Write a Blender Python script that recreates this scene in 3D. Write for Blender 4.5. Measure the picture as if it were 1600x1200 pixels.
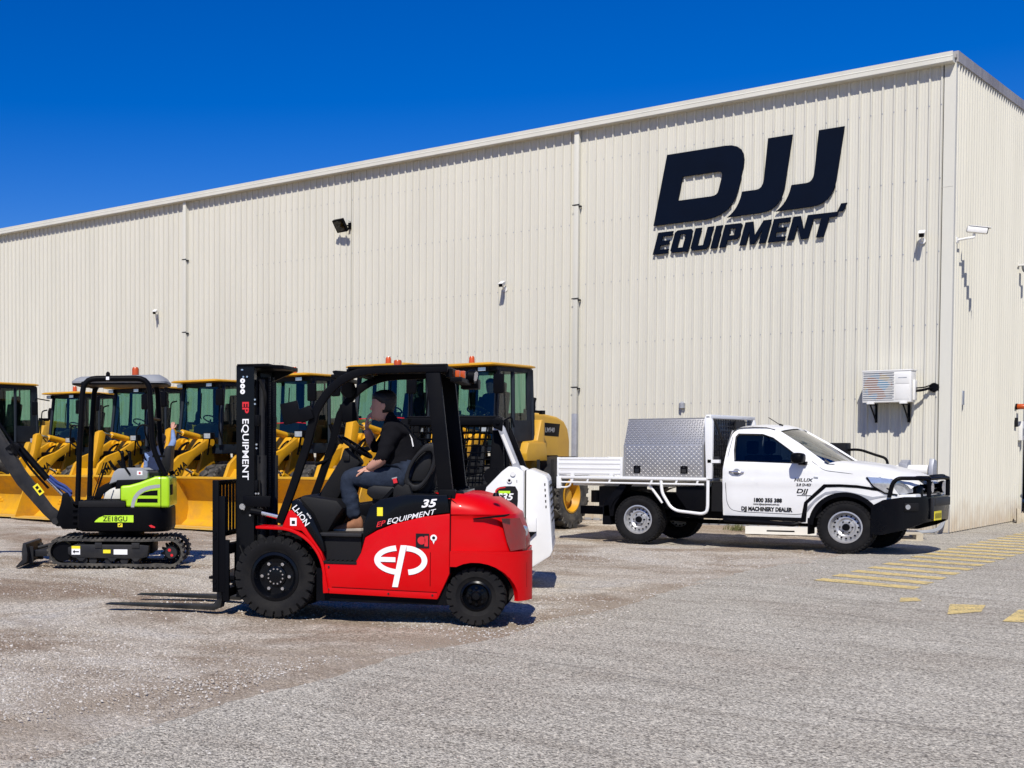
import bpy, bmesh, math, random
import numpy as np
from mathutils import Vector, Matrix, noise
random.seed(7); np.random.seed(7)
R = math.radians; PI = math.pi
scene = bpy.context.scene
for o in list(bpy.data.objects): bpy.data.objects.remove(o)
COL = scene.collection

# ---------------------------------------------------------------- camera
cam_d = bpy.data.cameras.new('camera'); cam = bpy.data.objects.new('camera', cam_d); COL.objects.link(cam)
cam.location = (5.852, -26.041, 1.5)
cam.rotation_euler = (R(90-1.765), 0, R(43.094))
cam_d.sensor_width = 36; cam_d.lens = 45.27
cam_d.shift_x = 0.3125; cam_d.shift_y = 0.103125
cam_d.clip_start = 0.1; cam_d.clip_end = 5000
scene.camera = cam

# ---------------------------------------------------------------- sky, sun, exposure
TO_SUN = Vector((0.456, -1.0, 1.23)).normalized()
SUN_EL = math.asin(TO_SUN.z); SUN_AZ = math.atan2(TO_SUN.x, TO_SUN.y)
world = bpy.data.worlds.new('World'); scene.world = world; world.use_nodes = True
wn = world.node_tree; wn.nodes.clear()
w_out = wn.nodes.new('ShaderNodeOutputWorld'); w_bg = wn.nodes.new('ShaderNodeBackground')
w_sky = wn.nodes.new('ShaderNodeTexSky'); w_sky.sky_type = 'NISHITA'; w_sky.sun_disc = False
w_sky.sun_elevation = SUN_EL; w_sky.sun_rotation = SUN_AZ
w_sky.altitude = 200; w_sky.air_density = 1.0; w_sky.dust_density = 0.15; w_sky.ozone_density = 5.0
w_hs = wn.nodes.new('ShaderNodeHueSaturation'); w_hs.inputs['Hue'].default_value = 0.516; w_hs.inputs['Saturation'].default_value = 1.46; w_hs.inputs['Value'].default_value = 1.44
w_mx = wn.nodes.new('ShaderNodeMix'); w_mx.data_type = 'RGBA'; w_mx.blend_type = 'MULTIPLY'; w_mx.inputs[0].default_value = 1.0; w_mx.inputs[7].default_value = (1.0, 1.0, 1.20, 1)
wn.links.new(w_sky.outputs[0], w_hs.inputs['Color']); wn.links.new(w_hs.outputs[0], w_mx.inputs[6]); wn.links.new(w_mx.outputs[2], w_bg.inputs[0])
w_bg.inputs[1].default_value = 0.06
wn.links.new(w_bg.outputs[0], w_out.inputs[0])
sun_d = bpy.data.lights.new('sun', 'SUN'); sun = bpy.data.objects.new('sun', sun_d); COL.objects.link(sun)
sun_d.energy = 5.0; sun_d.angle = R(0.5); sun_d.color = (1.0, 0.955, 0.88)
sun.rotation_euler = TO_SUN.to_track_quat('Z', 'Y').to_euler(); sun.location = (20, -40, 40)
scene.view_settings.view_transform = 'Standard'; scene.view_settings.look = 'None'
scene.view_settings.exposure = 0.03; scene.view_settings.gamma = 1.0
scene.view_settings.use_curve_mapping = False
scene.render.resolution_x = 1024; scene.render.resolution_y = 768

# ---------------------------------------------------------------- materials
def new_mat(name):
    m = bpy.data.materials.new(name); m.use_nodes = True
    nt = m.node_tree; b = nt.nodes['Principled BSDF']
    return m, nt, b
def rgba(c): return (c[0], c[1], c[2], 1)
def paint(name, col, rough=0.4, metal=0.0, coat=0.0, var=0.12, vscale=3.0, bump=0.0, bscale=60, spec=0.5, dirt=None):
    m, nt, b = new_mat(name)
    b.inputs['Roughness'].default_value = rough; b.inputs['Metallic'].default_value = metal
    b.inputs['Coat Weight'].default_value = coat; b.inputs['Coat Roughness'].default_value = 0.06
    b.inputs['Specular IOR Level'].default_value = spec
    tc = nt.nodes.new('ShaderNodeTexCoord'); n = nt.nodes.new('ShaderNodeTexNoise')
    n.inputs['Scale'].default_value = vscale; n.inputs['Detail'].default_value = 6; n.inputs['Roughness'].default_value = 0.65
    nt.links.new(tc.outputs['Object'], n.inputs['Vector'])
    mx = nt.nodes.new('ShaderNodeMix'); mx.data_type = 'RGBA'
    c2 = dirt if dirt else tuple(v*(1-var) for v in col)
    mx.inputs[6].default_value = rgba(col); mx.inputs[7].default_value = rgba(c2)
    rp = nt.nodes.new('ShaderNodeValToRGB'); rp.color_ramp.elements[0].position = 0.42; rp.color_ramp.elements[1].position = 0.75
    if dirt: rp.color_ramp.elements[1].color = (var, var, var, 1)
    nt.links.new(n.outputs['Fac'], rp.inputs[0]); nt.links.new(rp.outputs[0], mx.inputs[0]); nt.links.new(mx.outputs[2], b.inputs['Base Color'])
    mr = nt.nodes.new('ShaderNodeMapRange'); mr.inputs[3].default_value = max(0.02, rough-0.06); mr.inputs[4].default_value = min(1, rough+0.14)
    nt.links.new(n.outputs['Fac'], mr.inputs[0]); nt.links.new(mr.outputs[0], b.inputs['Roughness'])
    if bump:
        n2 = nt.nodes.new('ShaderNodeTexNoise'); n2.inputs['Scale'].default_value = bscale; n2.inputs['Detail'].default_value = 3
        bp = nt.nodes.new('ShaderNodeBump'); bp.inputs['Strength'].default_value = bump; bp.inputs['Distance'].default_value = 0.01
        nt.links.new(tc.outputs['Object'], n2.inputs['Vector']); nt.links.new(n2.outputs['Fac'], bp.inputs['Height']); nt.links.new(bp.outputs[0], b.inputs['Normal'])
    return m
def glass(name, tint, refl=0.9, rough=0.02):
    m = bpy.data.materials.new(name); m.use_nodes = True; nt = m.node_tree; nt.nodes.clear()
    o = nt.nodes.new('ShaderNodeOutputMaterial'); t = nt.nodes.new('ShaderNodeBsdfTransparent'); g = nt.nodes.new('ShaderNodeBsdfGlossy')
    t.inputs[0].default_value = rgba(tint); g.inputs[0].default_value = (1, 1, 1, 1); g.inputs['Roughness'].default_value = rough
    f = nt.nodes.new('ShaderNodeFresnel'); gm = nt.nodes.new('ShaderNodeNewGeometry'); mi = nt.nodes.new('ShaderNodeMapRange')   # same index from both sides of a thin pane
    mi.inputs[3].default_value = 1.5; mi.inputs[4].default_value = 1/1.5; nt.links.new(gm.outputs['Backfacing'], mi.inputs[0]); nt.links.new(mi.outputs[0], f.inputs[0])
    mu = nt.nodes.new('ShaderNodeMath'); mu.operation = 'MULTIPLY'; mu.inputs[1].default_value = refl
    mix = nt.nodes.new('ShaderNodeMixShader'); nt.links.new(f.outputs[0], mu.inputs[0]); nt.links.new(mu.outputs[0], mix.inputs[0])
    nt.links.new(t.outputs[0], mix.inputs[1]); nt.links.new(g.outputs[0], mix.inputs[2]); nt.links.new(mix.outputs[0], o.inputs[0])
    return m
M = {}
M['red'] = paint('red_paint', (0.56, 0.0008, 0.003), 0.34, coat=0.06, var=0.14, vscale=3.5, spec=0.15, dirt=(0.36, 0.03, 0.02))
M['black'] = paint('black_paint', (0.0022, 0.0025, 0.004), 0.45, var=0.3, dirt=(0.009, 0.0085, 0.008), spec=0.08)
M['blackg'] = paint('black_gloss', (0.002, 0.0025, 0.004), 0.25, coat=0.12, var=0.1, dirt=(0.008, 0.008, 0.008), spec=0.15)
M['plastic'] = paint('black_plastic', (0.004, 0.004, 0.005), 0.6, var=0.3, dirt=(0.014, 0.013, 0.012), bump=0.15, bscale=250, spec=0.25)
M['steel_dark'] = paint('fork_steel', (0.008, 0.009, 0.010), 0.42, metal=0.2, var=0.5, dirt=(0.09, 0.08, 0.065))
M['rubber'] = paint('tyre_rubber', (0.006, 0.006, 0.007), 0.8, var=0.6, dirt=(0.026, 0.024, 0.021), vscale=5, bump=0.2, bscale=90, spec=0.2)
M['rubber_dusty'] = paint('dusty_rubber', (0.03, 0.029, 0.028), 0.85, var=0.9, dirt=(0.14, 0.125, 0.10), vscale=6, bump=0.25, bscale=70)
M['chrome'] = paint('chrome', (0.75, 0.75, 0.76), 0.16, metal=1.0, var=0.1)
M['alu'] = paint('aluminium', (0.43, 0.42, 0.405), 0.40, metal=0.65, var=0.2, vscale=8)
M['silver'] = paint('silver_paint', (0.50, 0.50, 0.50), 0.35, metal=0.55, var=0.15)
M['grey'] = paint('grey_plastic', (0.27, 0.28, 0.29), 0.5, var=0.12)
M['dgrey'] = paint('dark_grey', (0.013, 0.0135, 0.016), 0.5, spec=.25, var=0.5, dirt=(0.055, 0.050, 0.043), vscale=4, bump=0.1, bscale=120)
M['white'] = paint('white_paint', (0.78, 0.78, 0.76), 0.3, coat=0.35, var=0.25, dirt=(0.60, 0.57, 0.52), vscale=2.0)
M['whitep'] = paint('white_plastic', (0.74, 0.73, 0.69), 0.45, var=0.3, dirt=(0.55, 0.52, 0.45))
M['letter_w'] = paint('white_vinyl', (0.82, 0.82, 0.82), 0.45, var=0.05)
M['letter_b'] = paint('black_vinyl', (0.008, 0.008, 0.010), 0.55, var=0.05, spec=0.2)
M['letter_r'] = paint('red_vinyl', (0.62, 0.012, 0.02), 0.45, var=0.05)
M['navy'] = paint('navy_sign_face', (0.001, 0.004, 0.013), 0.6, var=0.2, vscale=2, spec=0.08)
M['yellow'] = paint('loader_yellow', (0.66, 0.33, 0.004), 0.42, coat=0.05, var=0.7, dirt=(0.40, 0.20, 0.02), vscale=2.5)
M['hood_y'] = paint('ochre_yellow', (0.60, 0.33, 0.02), 0.42, coat=0.05, var=0.5, dirt=(0.45, 0.24, 0.05), vscale=2.5)
M['bucket'] = paint('bucket_yellow', (0.62, 0.33, 0.006), 0.55, var=0.9, dirt=(0.42, 0.23, 0.035), vscale=4)
M['lip'] = paint('bucket_edge', (0.66, 0.40, 0.07), 0.6, var=0.9, dirt=(0.36, 0.28, 0.16), vscale=7)
M['green'] = paint('lime_green', (0.40, 0.68, 0.010), 0.33, coat=0.4, var=0.1)
M['greend'] = paint('lime_decal', (0.50, 0.80, 0.03), 0.4, var=0.05)
M['amber'] = paint('amber_lens', (0.50, 0.075, 0.006), 0.25, coat=0.3, var=0.2)
M['redlens'] = paint('red_lens', (0.22, 0.012, 0.014), 0.12, coat=0.9, var=0.6, vscale=9, dirt=(0.12, 0.03, 0.03))
M['lens'] = paint('lamp_lens', (0.60, 0.62, 0.65), 0.12, metal=0.6, coat=0.8, var=0.5, vscale=14, dirt=(0.15, 0.16, 0.18))
M['sticker_y'] = paint('yellow_sticker', (0.85, 0.72, 0.02), 0.5, var=0.05)
M['seat'] = paint('black_vinyl_seat', (0.006, 0.006, 0.007), 0.5, var=0.3, dirt=(0.013, 0.013, 0.013), bump=0.1, bscale=200, spec=0.3)
M['shirt'] = paint('black_cotton', (0.005, 0.005, 0.007), 0.95, var=0.3, vscale=7, bump=0.5, bscale=14, spec=0.15)
M['jeans'] = paint('denim', (0.022, 0.031, 0.052), 0.9, var=0.45, vscale=12, bump=0.8, bscale=16, spec=0.2)
M['skin'] = paint('skin', (0.56, 0.29, 0.205), 0.5, var=0.15, vscale=9)
M['hair'] = paint('dark_hair', (0.006, 0.005, 0.005), 0.5, var=0.3, bump=0.9, bscale=60)
M['shoe'] = paint('brown_suede', (0.27, 0.115, 0.055), 0.8, var=0.3, vscale=12)
M['sole'] = paint('shoe_sole', (0.38, 0.33, 0.27), 0.7, var=0.3, vscale=12)
M['blueshirt'] = paint('blue_cotton', (0.17, 0.25, 0.44), 0.9, var=0.3, vscale=9, bump=0.5, bscale=20)
M['navycloth'] = paint('navy_cotton', (0.012, 0.022, 0.06), 0.9, var=0.3, vscale=9)
M['hose_blue'] = paint('blue_hose_cover', (0.02, 0.05, 0.22), 0.7, var=0.4, vscale=20)
M['wood'] = paint('pale_timber', (0.50, 0.44, 0.33), 0.85, var=0.6, dirt=(0.28, 0.23, 0.16), vscale=9)
M['galv'] = paint('galvanised', (0.40, 0.41, 0.43), 0.5, metal=0.35, var=0.3, vscale=6)
M['interior'] = paint('shed_interior', (0.10, 0.10, 0.11), 0.9, var=0.3)
M['cabglass'] = glass('cab_glass', (0.40, 0.60, 0.50), 1.0)
M['darkglass'] = glass('dark_glass', (0.10, 0.14, 0.19), 1.0)
M['wsglass'] = glass('windscreen_glass', (0.50, 0.56, 0.52), 1.6)
M['poly'] = glass('tinted_poly', (0.05, 0.05, 0.055), 0.8, 0.1)

def wall_mat(name, base, alt, rust=0.0):
    m, nt, b = new_mat(name)
    tc = nt.nodes.new('ShaderNodeTexCoord')
    mp = nt.nodes.new('ShaderNodeMapping'); mp.inputs['Scale'].default_value = (1, 1, 0.12)
    nt.links.new(tc.outputs['Object'], mp.inputs['Vector'])
    n = nt.nodes.new('ShaderNodeTexNoise'); n.inputs['Scale'].default_value = 1.3; n.inputs['Detail'].default_value = 7; n.inputs['Roughness'].default_value = 0.7
    nt.links.new(mp.outputs[0], n.inputs['Vector'])
    rp = nt.nodes.new('ShaderNodeValToRGB'); rp.color_ramp.elements[0].position = 0.35; rp.color_ramp.elements[1].position = 0.7
    rp.color_ramp.elements[0].color = rgba(base); rp.color_ramp.elements[1].color = rgba(alt)
    nt.links.new(n.outputs['Fac'], rp.inputs[0])
    # splash dirt: brown stain in the lowest half metre
    sx = nt.nodes.new('ShaderNodeSeparateXYZ'); nt.links.new(tc.outputs['Object'], sx.inputs[0])
    n3 = nt.nodes.new('ShaderNodeTexNoise'); n3.inputs['Scale'].default_value = 3.0; n3.inputs['Detail'].default_value = 5
    nt.links.new(tc.outputs['Object'], n3.inputs['Vector'])
    ad = nt.nodes.new('ShaderNodeMath'); ad.operation = 'MULTIPLY_ADD'; ad.inputs[1].default_value = -0.9; nt.links.new(n3.outputs['Fac'], ad.inputs[0]); nt.links.new(sx.outputs[2], ad.inputs[2])
    mr = nt.nodes.new('ShaderNodeMapRange'); mr.inputs[1].default_value = -0.45; mr.inputs[2].default_value = 0.15; mr.inputs[3].default_value = 0.7; mr.inputs[4].default_value = 0.0
    nt.links.new(ad.outputs[0], mr.inputs[0])
    mx = nt.nodes.new('ShaderNodeMix'); mx.data_type = 'RGBA'; mx.inputs[7].default_value = (0.40, 0.31, 0.21, 1)
    nt.links.new(mr.outputs[0], mx.inputs[0]); nt.links.new(rp.outputs[0], mx.inputs[6]); nt.links.new(mx.outputs[2], b.inputs['Base Color'])
    b.inputs['Roughness'].default_value = 0.55; b.inputs['Specular IOR Level'].default_value = 0.25
    n2 = nt.nodes.new('ShaderNodeTexNoise'); n2.inputs['Scale'].default_value = 0.8; n2.inputs['Detail'].default_value = 4
    nt.links.new(mp.outputs[0], n2.inputs['Vector'])
    bp = nt.nodes.new('ShaderNodeBump'); bp.inputs['Strength'].default_value = 0.35; bp.inputs['Distance'].default_value = 0.03
    nt.links.new(n2.outputs['Fac'], bp.inputs['Height']); nt.links.new(bp.outputs[0], b.inputs['Normal'])
    return m
M['wall'] = wall_mat('cream_cladding', (0.62, 0.598, 0.515), (0.565, 0.545, 0.468))
M['trim'] = wall_mat('cream_trim', (0.63, 0.612, 0.53), (0.57, 0.555, 0.48))
M['barge'] = wall_mat('weathered_capping', (0.36, 0.345, 0.33), (0.22, 0.20, 0.19))

def gravel_mat():
    m, nt, b = new_mat('gravel_dirt')
    tc = nt.nodes.new('ShaderNodeTexCoord'); L = nt.links.new
    def N(scale, det=5, rough=0.6, dist=0.0):
        n = nt.nodes.new('ShaderNodeTexNoise'); n.inputs['Scale'].default_value = scale; n.inputs['Detail'].default_value = det
        n.inputs['Roughness'].default_value = rough; n.inputs['Distortion'].default_value = dist; L(tc.outputs['Object'], n.inputs['Vector']); return n
    def ramp(src, stops):
        r = nt.nodes.new('ShaderNodeValToRGB'); e = r.color_ramp.elements
        while len(e) < len(stops): e.new(0.5)
        for i, (p, c) in enumerate(stops): e[i].position = p; e[i].color = rgba(c)
        L(src, r.inputs[0]); return r
    big = N(0.45, 6, 0.6, 0.8)
    c1 = ramp(big.outputs['Fac'], [(0.34, (0.33, 0.245, 0.175)), (0.46, (0.44, 0.365, 0.28)), (0.56, (0.62, 0.555, 0.455)), (0.72, (0.56, 0.525, 0.47))])
    vo = nt.nodes.new('ShaderNodeTexVoronoi'); vo.inputs['Scale'].default_value = 62; L(tc.outputs['Object'], vo.inputs['Vector'])
    vo2 = nt.nodes.new('ShaderNodeTexVoronoi'); vo2.inputs['Scale'].default_value = 150; L(tc.outputs['Object'], vo2.inputs['Vector'])
    bw = nt.nodes.new('ShaderNodeSeparateColor'); L(vo.outputs['Color'], bw.inputs[0])
    c2 = ramp(bw.outputs[0], [(0.0, (0.45, 0.43, 0.41)), (0.35, (0.85, 0.83, 0.80)), (0.75, (1.1, 1.1, 1.1)), (1.0, (1.6, 1.6, 1.58))])
    mu = nt.nodes.new('ShaderNodeMix'); mu.data_type = 'RGBA'; mu.blend_type = 'MULTIPLY'; mu.inputs[0].default_value = 0.85
    L(c1.outputs[0], mu.inputs[6]); L(c2.outputs[0], mu.inputs[7])
    bw2 = nt.nodes.new('ShaderNodeSeparateColor'); L(vo2.outputs['Color'], bw2.inputs[0])
    c3 = ramp(bw2.outputs[1], [(0.0, (0.55, 0.55, 0.55)), (1.0, (1.4, 1.4, 1.4))])
    mu2 = nt.nodes.new('ShaderNodeMix'); mu2.data_type = 'RGBA'; mu2.blend_type = 'MULTIPLY'; mu2.inputs[0].default_value = 0.6
    at = nt.nodes.new('ShaderNodeAttribute'); at.attribute_name = 'rut'; sx = nt.nodes.new('ShaderNodeSeparateColor'); L(at.outputs['Color'], sx.inputs[0])
    mr = nt.nodes.new('ShaderNodeMix'); mr.data_type = 'RGBA'; mr.inputs[7].default_value = (0.40, 0.325, 0.24, 1)
    L(mu.outputs[2], mu2.inputs[6]); L(c3.outputs[0], mu2.inputs[7]); L(mu2.outputs[2], mr.inputs[6]); L(sx.outputs[0], mr.inputs[0]); L(mr.outputs[2], b.inputs['Base Color'])
    b.inputs['Roughness'].default_value = 0.95; b.inputs['Specular IOR Level'].default_value = 0.1
    mid = N(9, 8, 0.75); mm = nt.nodes.new('ShaderNodeMath'); mm.operation = 'MULTIPLY_ADD'; mm.inputs[1].default_value = -0.55
    L(vo.outputs['Distance'], mm.inputs[0]); L(mid.outputs['Fac'], mm.inputs[2])
    m3 = nt.nodes.new('ShaderNodeMath'); m3.operation = 'MULTIPLY_ADD'; m3.inputs[1].default_value = -0.35; L(vo2.outputs['Distance'], m3.inputs[0]); L(mm.outputs[0], m3.inputs[2])
    bp = nt.nodes.new('ShaderNodeBump'); bp.inputs['Strength'].default_value = 1.0; bp.inputs['Distance'].default_value = 0.022
    L(m3.outputs[0], bp.inputs['Height']); L(bp.outputs[0], b.inputs['Normal'])
    return m
def asphalt_mat():
    m, nt, b = new_mat('worn_asphalt')
    tc = nt.nodes.new('ShaderNodeTexCoord'); L = nt.links.new
    def N(scale, det=5, rough=0.6, dist=0.0):
        n = nt.nodes.new('ShaderNodeTexNoise'); n.inputs['Scale'].default_value = scale; n.inputs['Detail'].default_value = det
        n.inputs['Roughness'].default_value = rough; n.inputs['Distortion'].default_value = dist; L(tc.outputs['Object'], n.inputs['Vector']); return n
    def ramp(src, stops):
        r = nt.nodes.new('ShaderNodeValToRGB'); e = r.color_ramp.elements
        while len(e) < len(stops): e.new(0.5)
        for i, (p, c) in enumerate(stops): e[i].position = p; e[i].color = rgba(c)
        L(src, r.inputs[0]); return r
    big = N(0.5, 7, 0.62, 0.6)
    c1 = ramp(big.outputs['Fac'], [(0.30, (0.44, 0.395, 0.325)), (0.5, (0.495, 0.46, 0.385)), (0.72, (0.57, 0.535, 0.455))])
    vo = nt.nodes.new('ShaderNodeTexVoronoi'); vo.inputs['Scale'].default_value = 105; L(tc.outputs['Object'], vo.inputs['Vector'])
    sp = nt.nodes.new('ShaderNodeSeparateColor'); L(vo.outputs['Color'], sp.inputs[0])
    c2 = ramp(sp.outputs[0], [(0.0, (0.28, 0.27, 0.26)), (0.22, (0.62, 0.61, 0.60)), (0.6, (1.05, 1.04, 1.02)), (1.0, (1.75, 1.72, 1.65))])
    mu = nt.nodes.new('ShaderNodeMix'); mu.data_type = 'RGBA'; mu.blend_type = 'MULTIPLY'; mu.inputs[0].default_value = 0.9
    L(c1.outputs[0], mu.inputs[6]); L(c2.outputs[0], mu.inputs[7])
    # clumped dark pits
    pit = N(38, 3, 0.7); c4 = ramp(pit.outputs['Fac'], [(0.38, (0.22, 0.21, 0.20)), (0.49, (1, 1, 1))])
    mu3 = nt.nodes.new('ShaderNodeMix'); mu3.data_type = 'RGBA'; mu3.blend_type = 'MULTIPLY'; mu3.inputs[0].default_value = 0.7
    L(mu.outputs[2], mu3.inputs[6]); L(c4.outputs[0], mu3.inputs[7])
    # tyre scuffs and hairline cracks
    mp = nt.nodes.new('ShaderNodeMapping'); mp.inputs['Rotation'].default_value = (0, 0, 0.5); mp.inputs['Scale'].default_value = (0.35, 3.2, 1); L(tc.outputs['Object'], mp.inputs['Vector'])
    sc = nt.nodes.new('ShaderNodeTexNoise'); sc.inputs['Scale'].default_value = 1.6; sc.inputs['Detail'].default_value = 6; sc.inputs['Distortion'].default_value = 1.0; L(mp.outputs[0], sc.inputs['Vector'])
    c5 = ramp(sc.outputs['Fac'], [(0.45, (1, 1, 1)), (0.68, (0.80, 0.79, 0.78))])
    mu4 = nt.nodes.new('ShaderNodeMix'); mu4.data_type = 'RGBA'; mu4.blend_type = 'MULTIPLY'; mu4.inputs[0].default_value = 1.0
    L(mu3.outputs[2], mu4.inputs[6]); L(c5.outputs[0], mu4.inputs[7]); L(mu4.outputs[2], b.inputs['Base Color'])
    b.inputs['Roughness'].default_value = 0.9; b.inputs['Specular IOR Level'].default_value = 0.2
    mm = nt.nodes.new('ShaderNodeMath'); mm.operation = 'MULTIPLY_ADD'; mm.inputs[1].default_value = -0.8; L(vo.outputs['Distance'], mm.inputs[0]); L(pit.outputs['Fac'], mm.inputs[2])
    bp = nt.nodes.new('ShaderNodeBump'); bp.inputs['Strength'].default_value = 0.9; bp.inputs['Distance'].default_value = 0.009
    L(mm.outputs[0], bp.inputs['Height']); L(bp.outputs[0], b.inputs['Normal'])
    return m
def marking_mat():
    m, nt, b = new_mat('worn_yellow_paint'); L = nt.links.new
    tc = nt.nodes.new('ShaderNodeTexCoord')
    n = nt.nodes.new('ShaderNodeTexNoise'); n.inputs['Scale'].default_value = 6; n.inputs['Detail'].default_value = 8; n.inputs['Roughness'].default_value = 0.8; L(tc.outputs['Object'], n.inputs['Vector'])
    v = nt.nodes.new('ShaderNodeTexVoronoi'); v.inputs['Scale'].default_value = 90; L(tc.outputs['Object'], v.inputs['Vector'])
    sp = nt.nodes.new('ShaderNodeSeparateColor'); L(v.outputs['Color'], sp.inputs[0])
    ad = nt.nodes.new('ShaderNodeMath'); ad.operation = 'MULTIPLY_ADD'; ad.inputs[1].default_value = 0.22; L(sp.outputs[0], ad.inputs[0]); L(n.outputs['Fac'], ad.inputs[2])
    r = nt.nodes.new('ShaderNodeValToRGB'); r.color_ramp.elements[0].position = 0.50; r.color_ramp.elements[1].position = 0.66; L(ad.outputs[0], r.inputs[0])
    mx = nt.nodes.new('ShaderNodeMix'); mx.data_type = 'RGBA'; mx.inputs[6].default_value = (0.74, 0.55, 0.19, 1); mx.inputs[7].default_value = (0.60, 0.47, 0.22, 1)
    L(r.outputs[0], mx.inputs[0]); L(mx.outputs[2], b.inputs['Base Color']); b.inputs['Roughness'].default_value = 0.85
    tr = nt.nodes.new('ShaderNodeBsdfTransparent'); ms = nt.nodes.new('ShaderNodeMixShader'); out = nt.nodes['Material Output']
    r2 = nt.nodes.new('ShaderNodeValToRGB'); r2.color_ramp.elements[0].position = 0.63; r2.color_ramp.elements[1].position = 0.80; L(ad.outputs[0], r2.inputs[0])
    L(r2.outputs[0], ms.inputs[0]); L(b.outputs[0], ms.inputs[1]); L(tr.outputs[0], ms.inputs[2]); L(ms.outputs[0], out.inputs[0])
    bp = nt.nodes.new('ShaderNodeBump'); bp.inputs['Strength'].default_value = 0.8; bp.inputs['Distance'].default_value = 0.006
    L(v.outputs['Distance'], bp.inputs['Height']); bp.invert = True; L(bp.outputs[0], b.inputs['Normal'])
    return m
M['gravel'] = gravel_mat(); M['asphalt'] = asphalt_mat(); M['marking'] = marking_mat()
def stone_mat():
    m, nt, b = new_mat('crushed_stone'); L = nt.links.new
    g = nt.nodes.new('ShaderNodeNewGeometry'); r = nt.nodes.new('ShaderNodeValToRGB'); e = r.color_ramp.elements; e.new(0.5)
    e[0].color = (0.26, 0.22, 0.18, 1); e[1].position = 0.4; e[1].color = (0.42, 0.38, 0.33, 1); e[2].position = 1; e[2].color = (0.56, 0.53, 0.48, 1)
    L(g.outputs['Random Per Island'], r.inputs[0]); L(r.outputs[0], b.inputs['Base Color']); b.inputs['Roughness'].default_value = 0.9
    return m
M['stone'] = stone_mat()

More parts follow.
